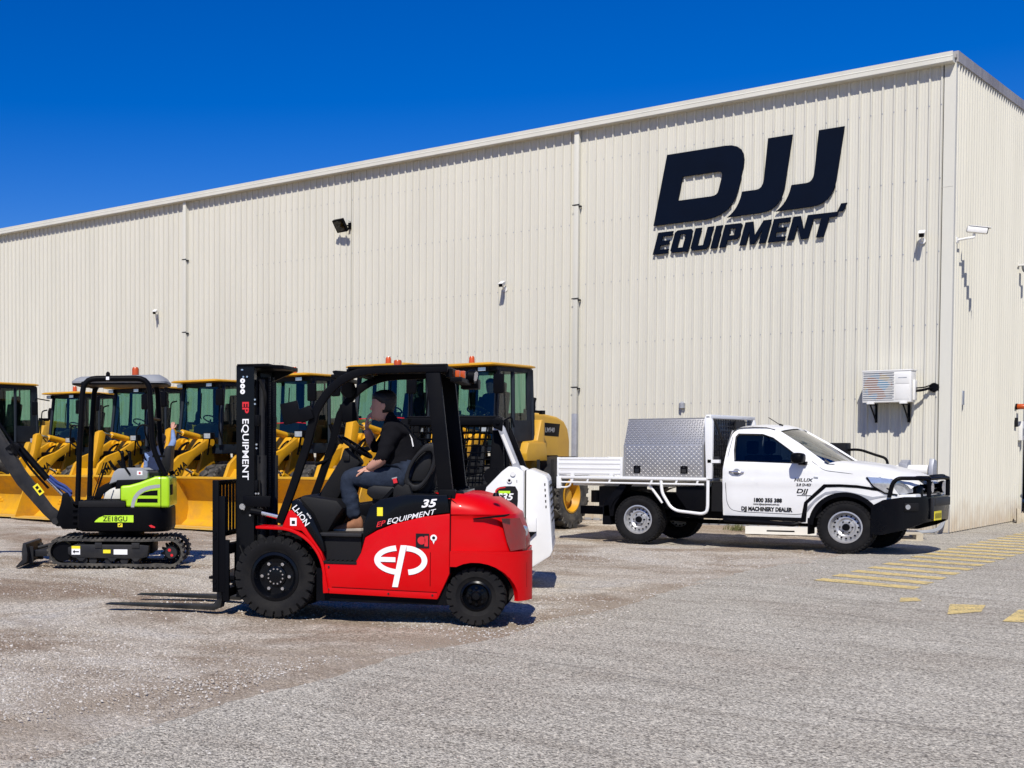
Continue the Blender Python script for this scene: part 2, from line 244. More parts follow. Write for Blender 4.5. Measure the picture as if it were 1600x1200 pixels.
# ---------------------------------------------------------------- mesh helpers
class MB:
    def __init__(s): s.bm = bmesh.new(); s.mi = 0
    def mat(s, i): s.mi = i; return s
    def _merge(s, t, bev=0, seg=2, ang=30, mtx=None):
        if bev:
            es = [e for e in t.edges if len(e.link_faces) == 2 and e.calc_face_angle(0) > R(ang)]
            if es: bmesh.ops.bevel(t, geom=es, offset=bev, segments=seg, affect='EDGES', clamp_overlap=True, profile=0.6)
        if mtx is not None: bmesh.ops.transform(t, matrix=mtx, verts=t.verts)
        for f in t.faces: f.material_index = s.mi
        me = bpy.data.meshes.new('tmp'); t.to_mesh(me); t.free(); s.bm.from_mesh(me); bpy.data.meshes.remove(me)
        return s
    def box(s, x0, x1, y0, y1, z0, z1, bev=0, mtx=None):
        t = bmesh.new()
        v = [t.verts.new((x, y, z)) for x in (x0, x1) for y in (y0, y1) for z in (z0, z1)]
        for q in ((0, 1, 3, 2), (4, 6, 7, 5), (0, 4, 5, 1), (2, 3, 7, 6), (0, 2, 6, 4), (1, 5, 7, 3)): t.faces.new([v[i] for i in q])
        bmesh.ops.recalc_face_normals(t, faces=t.faces)
        return s._merge(t, bev, mtx=mtx)
    def prism(s, pts, a0, a1, axis='y', bev=0, seg=2, mtx=None, pts2=None):
        # pts in (x,z) for axis y, (y,z) for axis x, (x,y) for axis z
        t = bmesh.new()
        def P(p, a): return {'y': (p[0], a, p[1]), 'x': (a, p[0], p[1]), 'z': (p[0], p[1], a)}[axis]
        A = [t.verts.new(P(p, a0)) for p in pts]; B = [t.verts.new(P(p, a1)) for p in (pts2 or pts)]
        n = len(pts)
        for i in range(n): t.faces.new((A[i], A[(i+1) % n], B[(i+1) % n], B[i]))
        t.faces.new(A); t.faces.new(B[::-1])
        bmesh.ops.recalc_face_normals(t, faces=t.faces)
        return s._merge(t, bev, seg, mtx=mtx)
    def tube(s, pts, r, seg=10, fillet=0, closed=False, mtx=None, rs=None):
        P = [Vector(p) for p in pts]
        if fillet and len(P) > 2:
            Q = [P[0]] if not closed else []
            rng = range(1, len(P)-1) if not closed else range(len(P))
            for i in rng:
                a, b, c = P[i-1], P[i], P[(i+1) % len(P)]
                d1 = (a-b); d2 = (c-b); f = min(fillet, d1.length*0.48, d2.length*0.48)
                p1 = b+d1.normalized()*f; p2 = b+d2.normalized()*f
                for k in range(6):
                    u = k/5; Q.append((1-u)**2*p1 + 2*u*(1-u)*b + u*u*p2)
            if not closed: Q.append(P[-1])
            P = Q
        t = bmesh.new(); n = len(P); rings = []
        up = None
        for i in range(n):
            if closed: d = (P[(i+1) % n]-P[i-1])
            else: d = (P[min(i+1, n-1)]-P[max(i-1, 0)])
            if d.length < 1e-9: d = Vector((0, 0, 1))
            d.normalize()
            if up is None:
                up = Vector((0, 0, 1)) if abs(d.z) < 0.9 else Vector((1, 0, 0))
            up = (up - d*up.dot(d)); 
            if up.length < 1e-4: up = d.orthogonal()
            up.normalize(); sd = d.cross(up)
            rr = rs[i] if rs and not fillet else r
            rings.append([t.verts.new(P[i]+(up*math.cos(2*PI*k/seg)+sd*math.sin(2*PI*k/seg))*rr) for k in range(seg)])
        m = n if closed else n-1
        for i in range(m):
            a, b = rings[i], rings[(i+1) % n]
            for k in range(seg): t.faces.new((a[k], a[(k+1) % seg], b[(k+1) % seg], b[k]))
        if not closed: t.faces.new(rings[0][::-1]); t.faces.new(rings[-1])
        bmesh.ops.recalc_face_normals(t, faces=t.faces)
        return s._merge(t, mtx=mtx)
    def cyl(s, p0, p1, r, r2=None, seg=20, bev=0):
        P0, P1 = Vector(p0), Vector(p1); d = (P1-P0); L = d.length
        prof = [(0, 0), (r, 0), (r2 if r2 is not None else r, L), (0, L)]
        return s.lathe(prof, p0, d, seg, bev)
    def lathe(s, prof, org, axis, seg=32, bev=0):
        t = bmesh.new(); q = Vector(axis).normalized().to_track_quat('Z', 'Y'); O = Vector(org); rings = []
        for (r, h) in prof:
            if r < 1e-6: rings.append([t.verts.new(O+q @ Vector((0, 0, h)))])
            else: rings.append([t.verts.new(O+q @ Vector((r*math.cos(2*PI*k/seg), r*math.sin(2*PI*k/seg), h))) for k in range(seg)])
        for a, b in zip(rings, rings[1:]):
            for k in range(seg):
                k2 = (k+1) % seg
                if len(a) == 1 and len(b) == 1: continue
                if len(a) == 1: t.faces.new((a[0], b[k], b[k2]))
                elif len(b) == 1: t.faces.new((a[k], a[k2], b[0]))
                else: t.faces.new((a[k], a[k2], b[k2], b[k]))
        bmesh.ops.recalc_face_normals(t, faces=t.faces)
        return s._merge(t, bev)
    def loft(s, secs, closed=True, caps=True, bev=0):
        t = bmesh.new(); rings = [[t.verts.new(p) for p in sec] for sec in secs]; n = len(rings[0])
        for a, b in zip(rings, rings[1:]):
            for k in range(n if closed else n-1):
                t.faces.new((a[k], a[(k+1) % n], b[(k+1) % n], b[k]))
        if caps and closed: t.faces.new(rings[0][::-1]); t.faces.new(rings[-1])
        bmesh.ops.recalc_face_normals(t, faces=t.faces)
        return s._merge(t, bev)
    def surf(s, loops, fmap, step=0.08, thick=0.0, flip=False):
        # curved panel: 2-D outline(s) (first outer, rest holes), cut to a grid, then mapped to 3-D
        t = bmesh.new(); es = []
        for lp in loops:
            vs = [t.verts.new((p[0], p[1], 0)) for p in lp]
            for i in range(len(vs)): es.append(t.edges.new((vs[i], vs[(i+1) % len(vs)])))
        bmesh.ops.triangle_fill(t, use_beauty=True, use_dissolve=False, edges=es)
        xs = [v.co.x for v in t.verts]; ys = [v.co.y for v in t.verts]
        for ax, lo, hi in ((0, min(xs), max(xs)), (1, min(ys), max(ys))):
            c = math.floor(lo/step)*step + step
            while c < hi-1e-5:
                no = (1, 0, 0) if ax == 0 else (0, 1, 0); co = (c, 0, 0) if ax == 0 else (0, c, 0)
                bmesh.ops.bisect_plane(t, geom=t.verts[:]+t.edges[:]+t.faces[:], plane_co=co, plane_no=no, dist=1e-6)
                c += step
        bmesh.ops.remove_doubles(t, verts=t.verts, dist=1e-5)
        for f in t.faces:
            if f.normal.z < 0: f.normal_flip()
        for v in t.verts: v.co = fmap(v.co.x, v.co.y)
        if flip: bmesh.ops.reverse_faces(t, faces=t.faces)
        if thick: 
            t.normal_update(); bmesh.ops.solidify(t, geom=t.faces[:], thickness=thick)
        return s._merge(t)
    def mesh(s, verts, faces, mtx=None):
        t = bmesh.new(); V = [t.verts.new(v) for v in verts]
        for f in faces: t.faces.new([V[i] for i in f])
        bmesh.ops.recalc_face_normals(t, faces=t.faces)
        return s._merge(t, mtx=mtx)
    def mirror_y(s):
        me = bpy.data.meshes.new('tmp'); s.bm.to_mesh(me); b2 = bmesh.new(); b2.from_mesh(me)
        bmesh.ops.scale(b2, vec=(1, -1, 1), verts=b2.verts); bmesh.ops.reverse_faces(b2, faces=b2.faces)
        b2.to_mesh(me); b2.free(); s.bm.from_mesh(me); bpy.data.meshes.remove(me); return s
    def build(s, name, mats, parent=None, ang=32, smooth=True, loc=None, rot=None):
        me = bpy.data.meshes.new(name); s.bm.to_mesh(me); s.bm.free()
        for m in (mats if isinstance(mats, (list, tuple)) else [mats]): me.materials.append(m)
        if smooth and len(me.polygons):
            me.polygons.foreach_set('use_smooth', [True]*len(me.polygons)); me.set_sharp_from_angle(angle=R(ang))
        o = bpy.data.objects.new(name, me); COL.objects.link(o)
        if parent: o.parent = parent
        if loc: o.location = loc
        if rot: o.rotation_euler = rot
        return o
def tag(o, label=None, cat=None, group=None, kind=None):
    if label: o['label'] = label
    if cat: o['category'] = cat
    if group: o['group'] = group
    if kind: o['kind'] = kind
    return o
def empty(name, loc, rz=0, label=None, cat=None, group=None):
    o = bpy.data.objects.new(name, None); COL.objects.link(o); o.location = loc; o.rotation_euler = (0, 0, R(rz)); o.empty_display_size = 0.3
    return tag(o, label, cat, group)
def tree_copy(o, parent=None):
    c = o.copy(); COL.objects.link(c); c.parent = parent
    for ch in list(o.children): tree_copy(ch, c)
    return c
def text(s, size, mat, parent, org, right, up, bold=0.0, shear=0.0, sx=1.0, name='lettering', align='LEFT', depth=0.0015, spacing=1.0):
    cu = bpy.data.curves.new('t', 'FONT'); cu.body = s; cu.size = size; cu.offset = bold*size; cu.shear = shear; cu.extrude = depth
    cu.align_x = align; cu.space_character = spacing; cu.resolution_u = 3
    ob = bpy.data.objects.new('t', cu); COL.objects.link(ob)
    dg = bpy.context.evaluated_depsgraph_get(); me = bpy.data.meshes.new_from_object(ob.evaluated_get(dg))
    bpy.data.objects.remove(ob); bpy.data.curves.remove(cu)
    r = Vector(right).normalized(); u = Vector(up).normalized(); n = r.cross(u)
    m = Matrix(((r.x*sx, u.x, n.x, org[0]), (r.y*sx, u.y, n.y, org[1]), (r.z*sx, u.z, n.z, org[2]), (0, 0, 0, 1)))
    me.transform(m); me.materials.clear(); me.materials.append(mat)
    for p in me.polygons: p.material_index = 0
    me.name = name; o = bpy.data.objects.new(name, me); COL.objects.link(o); o.parent = parent
    return o
def arc(cx, cy, r, a0, a1, n): return [(cx+r*math.cos(R(a0+(a1-a0)*i/n)), cy+r*math.sin(R(a0+(a1-a0)*i/n))) for i in range(n+1)]
def rrect(x0, x1, z0, z1, r, n=4):
    return arc(x1-r, z1-r, r, 0, 90, n)+arc(x0+r, z1-r, r, 90, 180, n)+arc(x0+r, z0+r, r, 180, 270, n)+arc(x1-r, z0+r, r, 270, 360, n)
def smooth_closed(pts, it=1):
    for _ in range(it):
        q = []
        for i in range(len(pts)):
            a, b = pts[i], pts[(i+1) % len(pts)]
            q += [(a[0]*.75+b[0]*.25, a[1]*.75+b[1]*.25), (a[0]*.25+b[0]*.75, a[1]*.25+b[1]*.75)]
        pts = q
    return pts
def skin(verts, edges, radii, sub=2):
    me = bpy.data.meshes.new('sk'); me.from_pydata(verts, edges, []); ob = bpy.data.objects.new('sk', me); COL.objects.link(ob)
    md = ob.modifiers.new('s', 'SKIN'); md.use_smooth_shade = True
    for i, r in enumerate(radii):
        r = r if isinstance(r, tuple) else (r, r)
        me.skin_vertices[0].data[i].radius = r; me.skin_vertices[0].data[i].use_root = (i == 0)
    sb = ob.modifiers.new('u', 'SUBSURF'); sb.levels = sub; sb.render_levels = sub
    dg = bpy.context.evaluated_depsgraph_get(); out = bpy.data.meshes.new_from_object(ob.evaluated_get(dg))
    bpy.data.objects.remove(ob); bpy.data.meshes.remove(me); return out

# wheel: tyre with tread lugs (mesh "wheel"), child rim, axis along y, outer face towards side*y
def wheel(parent, x, y, z, rad, width, rimr, side, lugs=28, lugd=0.03, tyre_mat='rubber', rim='steel', rim_mats=None, lug_ang=18, name='wheel', sidew=0.0):
    mb = MB(); w = width/2; ri = rimr; ro = rad-lugd
    prof = [(ri, -w*0.80), (ri+0.02, -w*0.86), (ri+(ro-ri)*0.35, -w*0.98), (ri+(ro-ri)*0.7, -w*1.0), (ro-0.02, -w*0.92), (ro, -w*0.78), (ro+0.004, 0), (ro, w*0.78), (ro-0.02, w*0.92),
            (ri+(ro-ri)*0.7, w*1.0), (ri+(ro-ri)*0.35, w*0.98), (ri+0.02, w*0.86), (ri, w*0.80), (ri-0.02, w*0.5), (ri-0.02, -w*0.5), (ri, -w*0.80)]
    mb.lathe(prof, (0, 0, 0), (0, 1, 0), 56)
    for k in range(lugs):
        for sd in (-1, 1):
            a = 2*PI*(k+(0.5 if sd > 0 else 0))/lugs
            ln = 2*PI*ro/lugs*0.76
            m = Matrix.Rotation(a, 4, 'Y') @ Matrix.Translation((0, sd*w*0.48, ro-0.012)) @ Matrix.Rotation(R(lug_ang*sd), 4, 'Z')
            t = lugd+0.012
            mb.prism([(-ln/2, 0), (ln/2, 0), (ln/2*0.86, t), (-ln/2*0.86, t)], -w*0.47, w*0.47, 'y', mtx=m)
            m2 = Matrix.Rotation(a, 4, 'Y') @ Matrix.Translation((0, sd*(w*0.93), ro-0.012-lugd*1.2))
            mb.box(-ln/2*0.9, ln/2*0.9, -w*0.07, w*0.07, 0, lugd*2.0+0.008, mtx=m2)
    wh = mb.build(name, M[tyre_mat], parent, loc=(x, y, z))
    mb = MB(); s = side
    rm = rim_mats
    if rim == 'fork':       # black split rim with domed hub and studs
        mb.lathe([(0, 0), (ri-0.005, 0), (ri-0.005, w*0.80), (ri-0.03, w*0.84), (ri-0.045, w*0.62), (ri*0.72, w*0.38), (ri*0.70, w*0.30), (ri*0.42, w*0.30), (ri*0.40, w*0.42), (ri*0.30, w*0.46), (0, w*0.46)], (0, -s*w*0.0, 0), (0, s, 0), 48)
        r = mb.build('rim', M['blackg'], wh)
        mb = MB()
        for k in range(6):
            a = 2*PI*k/6; c = (ri*0.56*math.cos(a), 0, ri*0.56*math.sin(a))
            mb.cyl((c[0], s*w*0.28, c[2]), (c[0], s*(w*0.30+0.035), c[2]), 0.017, 0.015, 8)
        for k in range(12):
            a = 2*PI*(k+.5)/12; c = (ri*0.30*math.cos(a), 0, ri*0.30*math.sin(a))
            mb.cyl((c[0], s*w*0.42, c[2]), (c[0], s*(w*0.46+0.016), c[2]), 0.009, 0.008, 6)
        mb.build('wheel_nuts', M['chrome'], wh)
    elif rim == 'forkr':
        mb.lathe([(0, 0), (ri, 0), (ri, w*0.75), (ri-0.02, w*0.86), (ri*0.82, w*0.6), (ri*0.70, w*0.25), (ri*0.5, w*0.30), (ri*0.33, w*0.36), (ri*0.33, w*0.75), (ri*0.22, w*0.9), (0, w*0.92)], (0, 0, 0), (0, s, 0), 40)
        for k in range(8):
            a = 2*PI*k/8; c = (ri*0.52*math.cos(a), 0, ri*0.52*math.sin(a))
            mb.cyl((c[0], s*w*0.2, c[2]), (c[0], s*(w*0.42+0.01), c[2]), 0.014, 0.013, 6)
        mb.build('rim', M['blackg'], wh)
    elif rim == 'steel':    # silver steel wheel with round vent holes
        mb.lathe([(ri-0.004, 0), (ri-0.002, w*0.76), (ri+0.008, w*0.86), (ri-0.012, w*0.88), (ri-0.022, w*0.5), (ri*0.86, w*0.25), (ri*0.74, w*0.42), (ri*0.60, w*0.46), (ri*0.47, w*0.30), (ri*0.40, w*0.32), (ri*0.36, w*0.5), (0.0, w*0.5)], (0, 0, 0), (0, s, 0), 64)
        mb.mat(1)
        for k in range(16):
            a = 2*PI*k/16; c = (ri*0.735*math.cos(a), ri*0.735*math.sin(a))
            mb.cyl((c[0], s*w*0.30, c[1]), (c[0], s*(w*0.455), c[1]), 0.0135, 0.0135, 12)
        mb.cyl((0, s*w*0.3, 0), (0, s*w*0.75, 0), ri*0.25, ri*0.21, 20)
        for k in range(6):
            a = 2*PI*k/6; mb.mat(1); mb.cyl((ri*0.37*math.cos(a), s*w*0.3, ri*0.37*math.sin(a)), (ri*0.37*math.cos(a), s*w*0.58, ri*0.37*math.sin(a)), 0.013, 0.011, 6)
        mb.build('rim', [M['silver'], M['black']], wh)
    elif rim == 'loader':
        mb.lathe([(0, 0), (ri, 0), (ri, w*0.8), (ri+0.015, w*0.9), (ri-0.015, w*0.92), (ri*0.88, w*0.45), (ri*0.8, w*0.15), (ri*0.55, w*0.15), (ri*0.5, w*0.4), (ri*0.38, w*0.55), (0, w*0.58)], (0, 0, 0), (0, s, 0), 40)
        for k in range(8):
            a = 2*PI*k/8; c = (ri*0.64*math.cos(a), ri*0.64*math.sin(a))
            mb.cyl((c[0], s*w*0.1, c[1]), (c[0], s*w*0.25, c[1]), 0.02, 0.02, 6)
        mb.build('rim', M['yellow'], wh)
    return wh
# ================================================================ ground
def ground_parts():
    me = bpy.data.meshes.new('ground')
    me.from_pydata([(-900, -900, -0.09), (900, -900, -0.09), (900, 900, -0.09), (-900, 900, -0.09)], [], [(0, 1, 2, 3)])
    me.materials.append(M['gravel']); o = bpy.data.objects.new('ground', me); COL.objects.link(o); tag(o, kind='structure')
    # gravel yard: undulating sheet, finer near the camera
    xs = list(np.arange(-60, -16, 0.6))+list(np.arange(-16, -4, 0.16))+list(np.arange(-4, 7.5, 0.055))
    ys = list(np.arange(-40, -26, 1.2))+list(np.arange(-26, -12, 0.07))+list(np.arange(-12, 0.9, 0.14))
    nx, ny = len(xs), len(ys); V = []; RT = []
    tracks = [[(-9, -16.9), (-5, -18.4), (-2.2, -18.9), (0.2, -18.3), (1.2, -17.3)], [(-9, -18.4), (-5, -19.9), (-2.2, -20.4), (0.4, -19.9), (1.4, -18.9)], [(-5, -22.5), (-2.0, -20.9), (0.2, -19.3), (0.9, -17.5)], [(-6, -14.6), (-3, -15.2), (0.6, -14.2)], [(-6, -13.0), (-3, -13.6), (0.6, -12.7)], [(-9, -11.2), (-3.5, -11.0), (0.4, -9.6)]]
    tracks = [[Vector((*q, 0)) for i in range(len(t)-1) for q in [(t[i][0]+(t[i+1][0]-t[i][0])*u/6, t[i][1]+(t[i+1][1]-t[i][1])*u/6) for u in range(6)]] for t in tracks]
    def rut(x, y):
        if x < -10 or x > 1.6 or y < -23: return 9.0
        x += noise.noise(Vector((x*.5, y*.5, 2)))*.25; y += noise.noise(Vector((x*.5, y*.5, 8)))*.25; best = 9.0
        for t in tracks:
            for a, b in zip(t, t[1:]):
                dx, dy = b.x-a.x, b.y-a.y; u = max(0, min(1, ((x-a.x)*dx+(y-a.y)*dy)/(dx*dx+dy*dy))); d = math.hypot(x-a.x-dx*u, y-a.y-dy*u)
                if d < best: best = d
        return best
    for yy in ys:
        for xx in xs:
            h = (noise.noise(Vector((xx*0.55, yy*0.55, 1.3)))*0.022 + noise.noise(Vector((xx*2.3, yy*2.3, 5)))*0.012 + noise.noise(Vector((xx*7, yy*7, 9)))*0.006)
            h -= 0.012
            # shallow wheel ruts sweeping to the asphalt
            d = math.sin((yy*0.9+xx*0.5)*1.0)
            edge = max(0.0, min(1.0, (0.9-xx)/1.2))
            if xx > 0.2: h = h*edge-0.012
            if yy > -0.4: h *= 0.3
            rd = rut(xx, yy); rv = max(0.0, 1-rd/.17)*(0.45+0.55*noise.noise(Vector((xx*1.1, yy*1.1, 21)))) if rd < .3 else 0.0
            if rd < .3: h += -0.010*max(0.0, 1-rd/.13)+0.007*math.exp(-((rd-.17)/.04)**2)
            eb = math.exp(-((xx-(0.35+0.0*yy))/.45)**2)*0.75*max(0, .6+noise.noise(Vector((xx*1.5, yy*1.5, 33)))) if -23 < yy < -6 else 0
            RT.append(max(0.0, min(0.85, max(rv, eb))))
            V.append((xx, yy, h))
    F = [(j*nx+i, j*nx+i+1, (j+1)*nx+i+1, (j+1)*nx+i) for j in range(ny-1) for i in range(nx-1)]
    me = bpy.data.meshes.new('gravel_yard'); me.from_pydata(V, [], F); me.materials.append(M['gravel'])
    ca = me.color_attributes.new('rut', 'FLOAT_COLOR', 'POINT'); ca.data.foreach_set('color', [c for v in RT for c in (v, v, v, 1)])
    me.polygons.foreach_set('use_smooth', [True]*len(me.polygons))
    o = bpy.data.objects.new('gravel_yard', me); COL.objects.link(o); tag(o, kind='structure')
    # asphalt apron with a ragged left edge
    E_ = [(-0.2, 0.0), (0.05, -4.0), (0.09, -6.7), (0.0, -9.0), (0.0, -11.1), (0.25, -12.6), (0.42, -13.8), (0.55, -16.5), (0.70, -19.3), (0.85, -20.6), (1.06, -22.0), (1.3, -24.5), (1.7, -30), (2, -60)]
    pts = []
    for (a, b) in zip(E_, E_[1:]):
        n = max(2, int(abs(b[1]-a[1])/0.05)); n = min(n, 120)
        for k in range(n):
            u = k/n; x = a[0]+(b[0]-a[0])*u; y = a[1]+(b[1]-a[1])*u
            x += noise.noise(Vector((0, y*0.8, 3)))*0.16+noise.noise(Vector((0, y*4.5, 7)))*0.05+noise.noise(Vector((1, y*17, 7)))*0.02
            pts.append((x, y))
    pts.append(E_[-1])
    mb = MB(); V = []; F = []
    for i, p in enumerate(pts):
        V += [(p[0]-0.03, p[1], -0.035), (p[0], p[1], 0.0), (p[0]+0.5, p[1], 0.004), (60, p[1], 0.004)]
    for i in range(len(pts)-1):
        a = i*4; b = a+4; F += [(a, b, b+1, a+1), (a+1, b+1, b+2, a+2), (a+2, b+2, b+3, a+3)]
    me = bpy.data.meshes.new('asphalt_apron'); me.from_pydata(V, [], F); me.materials.append(M['asphalt']); me.update()
    bm = bmesh.new(); bm.from_mesh(me)
    for f in bm.faces:
        if f.normal.z < 0: f.normal_flip()
    bm.to_mesh(me); bm.free()
    o = bpy.data.objects.new('asphalt_apron', me); COL.objects.link(o); tag(o, kind='structure')
    me2 = bpy.data.meshes.new('concrete'); me2.from_pydata([(-0.2, 0.001, 0.003), (60, 0.001, 0.003), (60, 60, 0.003), (-0.2, 60, 0.003)], [], [(0, 1, 2, 3)])
    me2.materials.append(M['asphalt']); o = bpy.data.objects.new('asphalt_apron', me2); COL.objects.link(o); tag(o, kind='structure')
    # yellow markings: hatched walkway bars plus a dashed line
    mb = MB(); z = 0.009
    bars = [((1.0, -10.26), (2.1, -10.55)), ((0.98, -9.57), (2.07, -9.90)), ((0.98, -8.87), (2.04, -9.19)), ((0.98, -8.17), (2.02, -8.45)), ((0.96, -7.44), (2.0, -7.70)),
            ((0.95, -6.68), (1.97, -6.92)), ((0.93, -5.98), (1.95, -6.22)), ((0.93, -5.30), (1.95, -5.54)), ((0.93, -4.68), (1.94, -4.90)), ((0.93, -4.05), (1.94, -4.27))]
    bars += [((0.92, -4.05+0.66*k), (1.93, -4.27+0.66*k)) for k in range(1, 16)]
    w = 0.165
    for (a, b) in bars:
        mb.mesh([(a[0], a[1]-w, z), (b[0], b[1]-w, z), (b[0], b[1]+w, z), (a[0], a[1]+w, z)], [(0, 1, 2, 3)])
    for q in ([(2.22, -11.68), (2.34, -11.56), (2.45, -11.85), (2.31, -12.07)], [(2.72, -11.95), (2.99, -11.80), (3.08, -12.42), (2.90, -12.85)], [(3.30, -12.0), (3.45, -11.9), (3.75, -12.95), (3.37, -13.05)], [(4.0, -13.1), (4.3, -12.9), (4.55, -14.0), (4.2, -14.2)]):
        mb.mesh([(p[0], p[1], z) for p in q], [(0, 1, 2, 3)])
    o = mb.build('yellow_markings', M['marking'], smooth=False); tag(o, kind='structure')
ground_parts()
def crack(pts, w, seed):
    rr = random.Random(seed); P = []
    for a, b in zip(pts, pts[1:]):
        n = max(2, int(math.hypot(b[0]-a[0], b[1]-a[1])/0.03))
        for k in range(n): u = k/n; P.append((a[0]+(b[0]-a[0])*u, a[1]+(b[1]-a[1])*u))
    V = []; F = []
    for i, (x, y) in enumerate(P):
        y += noise.noise(Vector((x*3, y*3, seed)))*0.05+noise.noise(Vector((x*20, y*20, seed)))*0.012; ww = w*max(0.12, 0.6+noise.noise(Vector((x*5, y*5, seed+3)))*1.2)
        V += [(x-.3*ww, y-ww, 0.0052), (x+.3*ww, y+ww, 0.0052)]
    F = [(2*i, 2*i+2, 2*i+3, 2*i+1) for i in range(len(P)-1)]
    me = bpy.data.meshes.new('asphalt_crack'); me.from_pydata(V, [], F); me.materials.append(M['crack']); o = bpy.data.objects.new('asphalt_crack', me); COL.objects.link(o); tag(o, kind='structure')
M['crack'] = paint('crack_fill', (0.24, 0.225, 0.20), 0.9, var=.5, vscale=9)
crack([(0.75, -17.58), (1.315, -17.698), (2.011, -17.844), (2.817, -18.057), (3.562, -18.326), (4.463, -18.25)], 0.006, 2)
crack([(2.2, -13.4), (3.1, -14.2), (4.2, -14.6)], 0.005, 8)


def stones():
    # crushed stone lying loose on the yard: small faceted solids with random shapes
    rng = np.random.default_rng(3)
    tv = np.array([(1, 0, -.3), (.3, .9, -.35), (-.8, .55, -.3), (-.8, -.6, -.35), (.3, -.95, -.3), (.55, .25, .65), (-.35, .5, .6), (-.2, -.55, .7)])
    tf = [(0, 1, 5), (1, 2, 6), (1, 6, 5), (2, 3, 6), (3, 7, 6), (3, 4, 7), (4, 0, 5), (4, 5, 7), (5, 6, 7)]
    cam_p = np.array((5.852, -26.041)); fd = np.array((-0.683, 0.730)); rt = np.array((0.730, 0.683))
    P = []
    def put(x, y, s): P.append((x, y, s))
    n_try = 0
    while len(P) < 21000 and n_try < 400000:
        n_try += 1
        d = 5.2+14*(rng.random()**1.5); px = rng.uniform(-30, 1630); lat = (px-300)/2012*d
        x, y = cam_p+fd*d+rt*lat
        dens = noise.noise(Vector((x*0.42, y*0.42, 11)))*1.3+noise.noise(Vector((x*1.6, y*1.6, 4)))*0.6+0.45
        ex = 0.5+0.25*math.sin(y*1.1)
        if x > ex+0.1:
            if rng.random() > 0.03*math.exp(-(x-ex)*0.9)+0.0004: continue
        elif rng.random() > dens: continue
        put(x, y, (0.0035+0.0075*rng.random()**2.4)*(1 if rng.random() < 0.99 else 1.4))
    N = len(P); P = np.array(P)
    V = np.repeat(tv[None], N, 0)*(1+rng.uniform(-.3, .3, (N, 8, 3)))
    V *= (P[:, 2][:, None, None])*np.stack([rng.uniform(.8, 1.5, N), rng.uniform(.7, 1.1, N), rng.uniform(.5, .95, N)], 1)[:, None, :]
    a = rng.uniform(0, 2*PI, N); c, s_ = np.cos(a)[:, None], np.sin(a)[:, None]
    X = V[..., 0]*c-V[..., 1]*s_; Y = V[..., 0]*s_+V[..., 1]*c
    zz = np.array([max(noise.noise(Vector((x*0.55, y*0.55, 1.3)))*0.022+noise.noise(Vector((x*2.3, y*2.3, 5)))*0.012+noise.noise(Vector((x*7, y*7, 9)))*0.006-0.012, 0.002 if x > 0.55 else -1) for x, y, _ in P])
    V = np.stack([X+P[:, 0][:, None], Y+P[:, 1][:, None], V[..., 2]+zz[:, None]+P[:, 2][:, None]*0.25], -1).reshape(-1, 3)
    F = (np.array(tf)[None]+(np.arange(N)*8)[:, None, None]).reshape(-1, 3)
    me = bpy.data.meshes.new('loose_gravel'); me.from_pydata(V.tolist(), [], F.tolist()); me.materials.append(M['stone'])
    o = bpy.data.objects.new('loose_gravel', me); COL.objects.link(o)
    tag(o, 'pale crushed stones scattered over the dirt yard', 'gravel', kind='stuff')
stones()

# ================================================================ warehouse
PITCH = 0.192
def rib_profile(n):
    # one pitch: rib plus two low swages in the pan; returns (along, out)
    base = [(0.0, 0.0), (0.012, 0.040), (0.034, 0.040), (0.040, 0.0), (0.085, 0.0), (0.090, 0.006), (0.100, 0.006), (0.105, 0.0), (0.133, 0.0), (0.138, 0.006), (0.148, 0.006), (0.153, 0.0)]
    return [(k*PITCH+a, b) for k in range(n) for a, b in base]+[(n*PITCH, 0)]
def cladding(name, parent, fx, zt, n, zb=0.02, step_mat=None):
    pr = rib_profile(n); V = []; F = []
    for a, b in pr:
        x, y = fx(a, b); V += [(x, y, zb), (x, y, zt(a))]
    for i in range(len(pr)-1): F.append((2*i, 2*i+2, 2*i+3, 2*i+1))
    me = bpy.data.meshes.new(name); me.from_pydata(V, [], F); me.materials.append(M['wall']); o = bpy.data.objects.new(name, me); COL.objects.link(o); o.parent = parent; return o
wh = empty('warehouse', (-20, 0, 0), 0, 'long cream ribbed steel warehouse with white gutter behind the machines', 'warehouse')
def shift(o): o.location = (20, 0, 0); return o
LW = cladding('front_wall', wh, lambda a, b: (-0.18-a, -b), lambda a: 8.40, 330); shift(LW)
GW = cladding('gable_wall', wh, lambda a, b: (b, 0.10+a), lambda a: 8.45+0.035*a, 30); shift(GW)
GU = cladding('gable_wall', wh, lambda a, b: (b, 5.86+a), lambda a: 8.45+0.035*(a+5.8), 24, zb=4.65); shift(GU)
GV = cladding('gable_wall', wh, lambda a, b: (b, 10.47+a), lambda a: 8.45+0.035*(a+10.4), 60); shift(GV)
mb = MB()
mb.box(-64, -0.02, 0.05, 0.07, 0, 8.36); mb.box(-0.09, -0.07, 0.1, 5.85, 0, 8.4); mb.box(-64, -0.1, 20, 20.05, 0, 8.6); mb.box(-64.1, -64, 0.1, 20, 0, 8.4); mb.box(-0.12, -0.08, 10.5, 22, 0, 8.5); mb.box(-0.12, -0.08, 5.86, 10.46, 4.66, 8.5)
mb.box(-30, -29.9, 0.1, 20, 0, 8.3)
shift(mb.build('lining', M['interior'], wh, smooth=False))
mb = MB()
mb.prism([(-0.10, 8.42), (22, 9.2), (22, 9.26), (-0.10, 8.48)], -64, 0.03, 'x'); shift(mb.build('roof', M['barge'], wh, smooth=False))
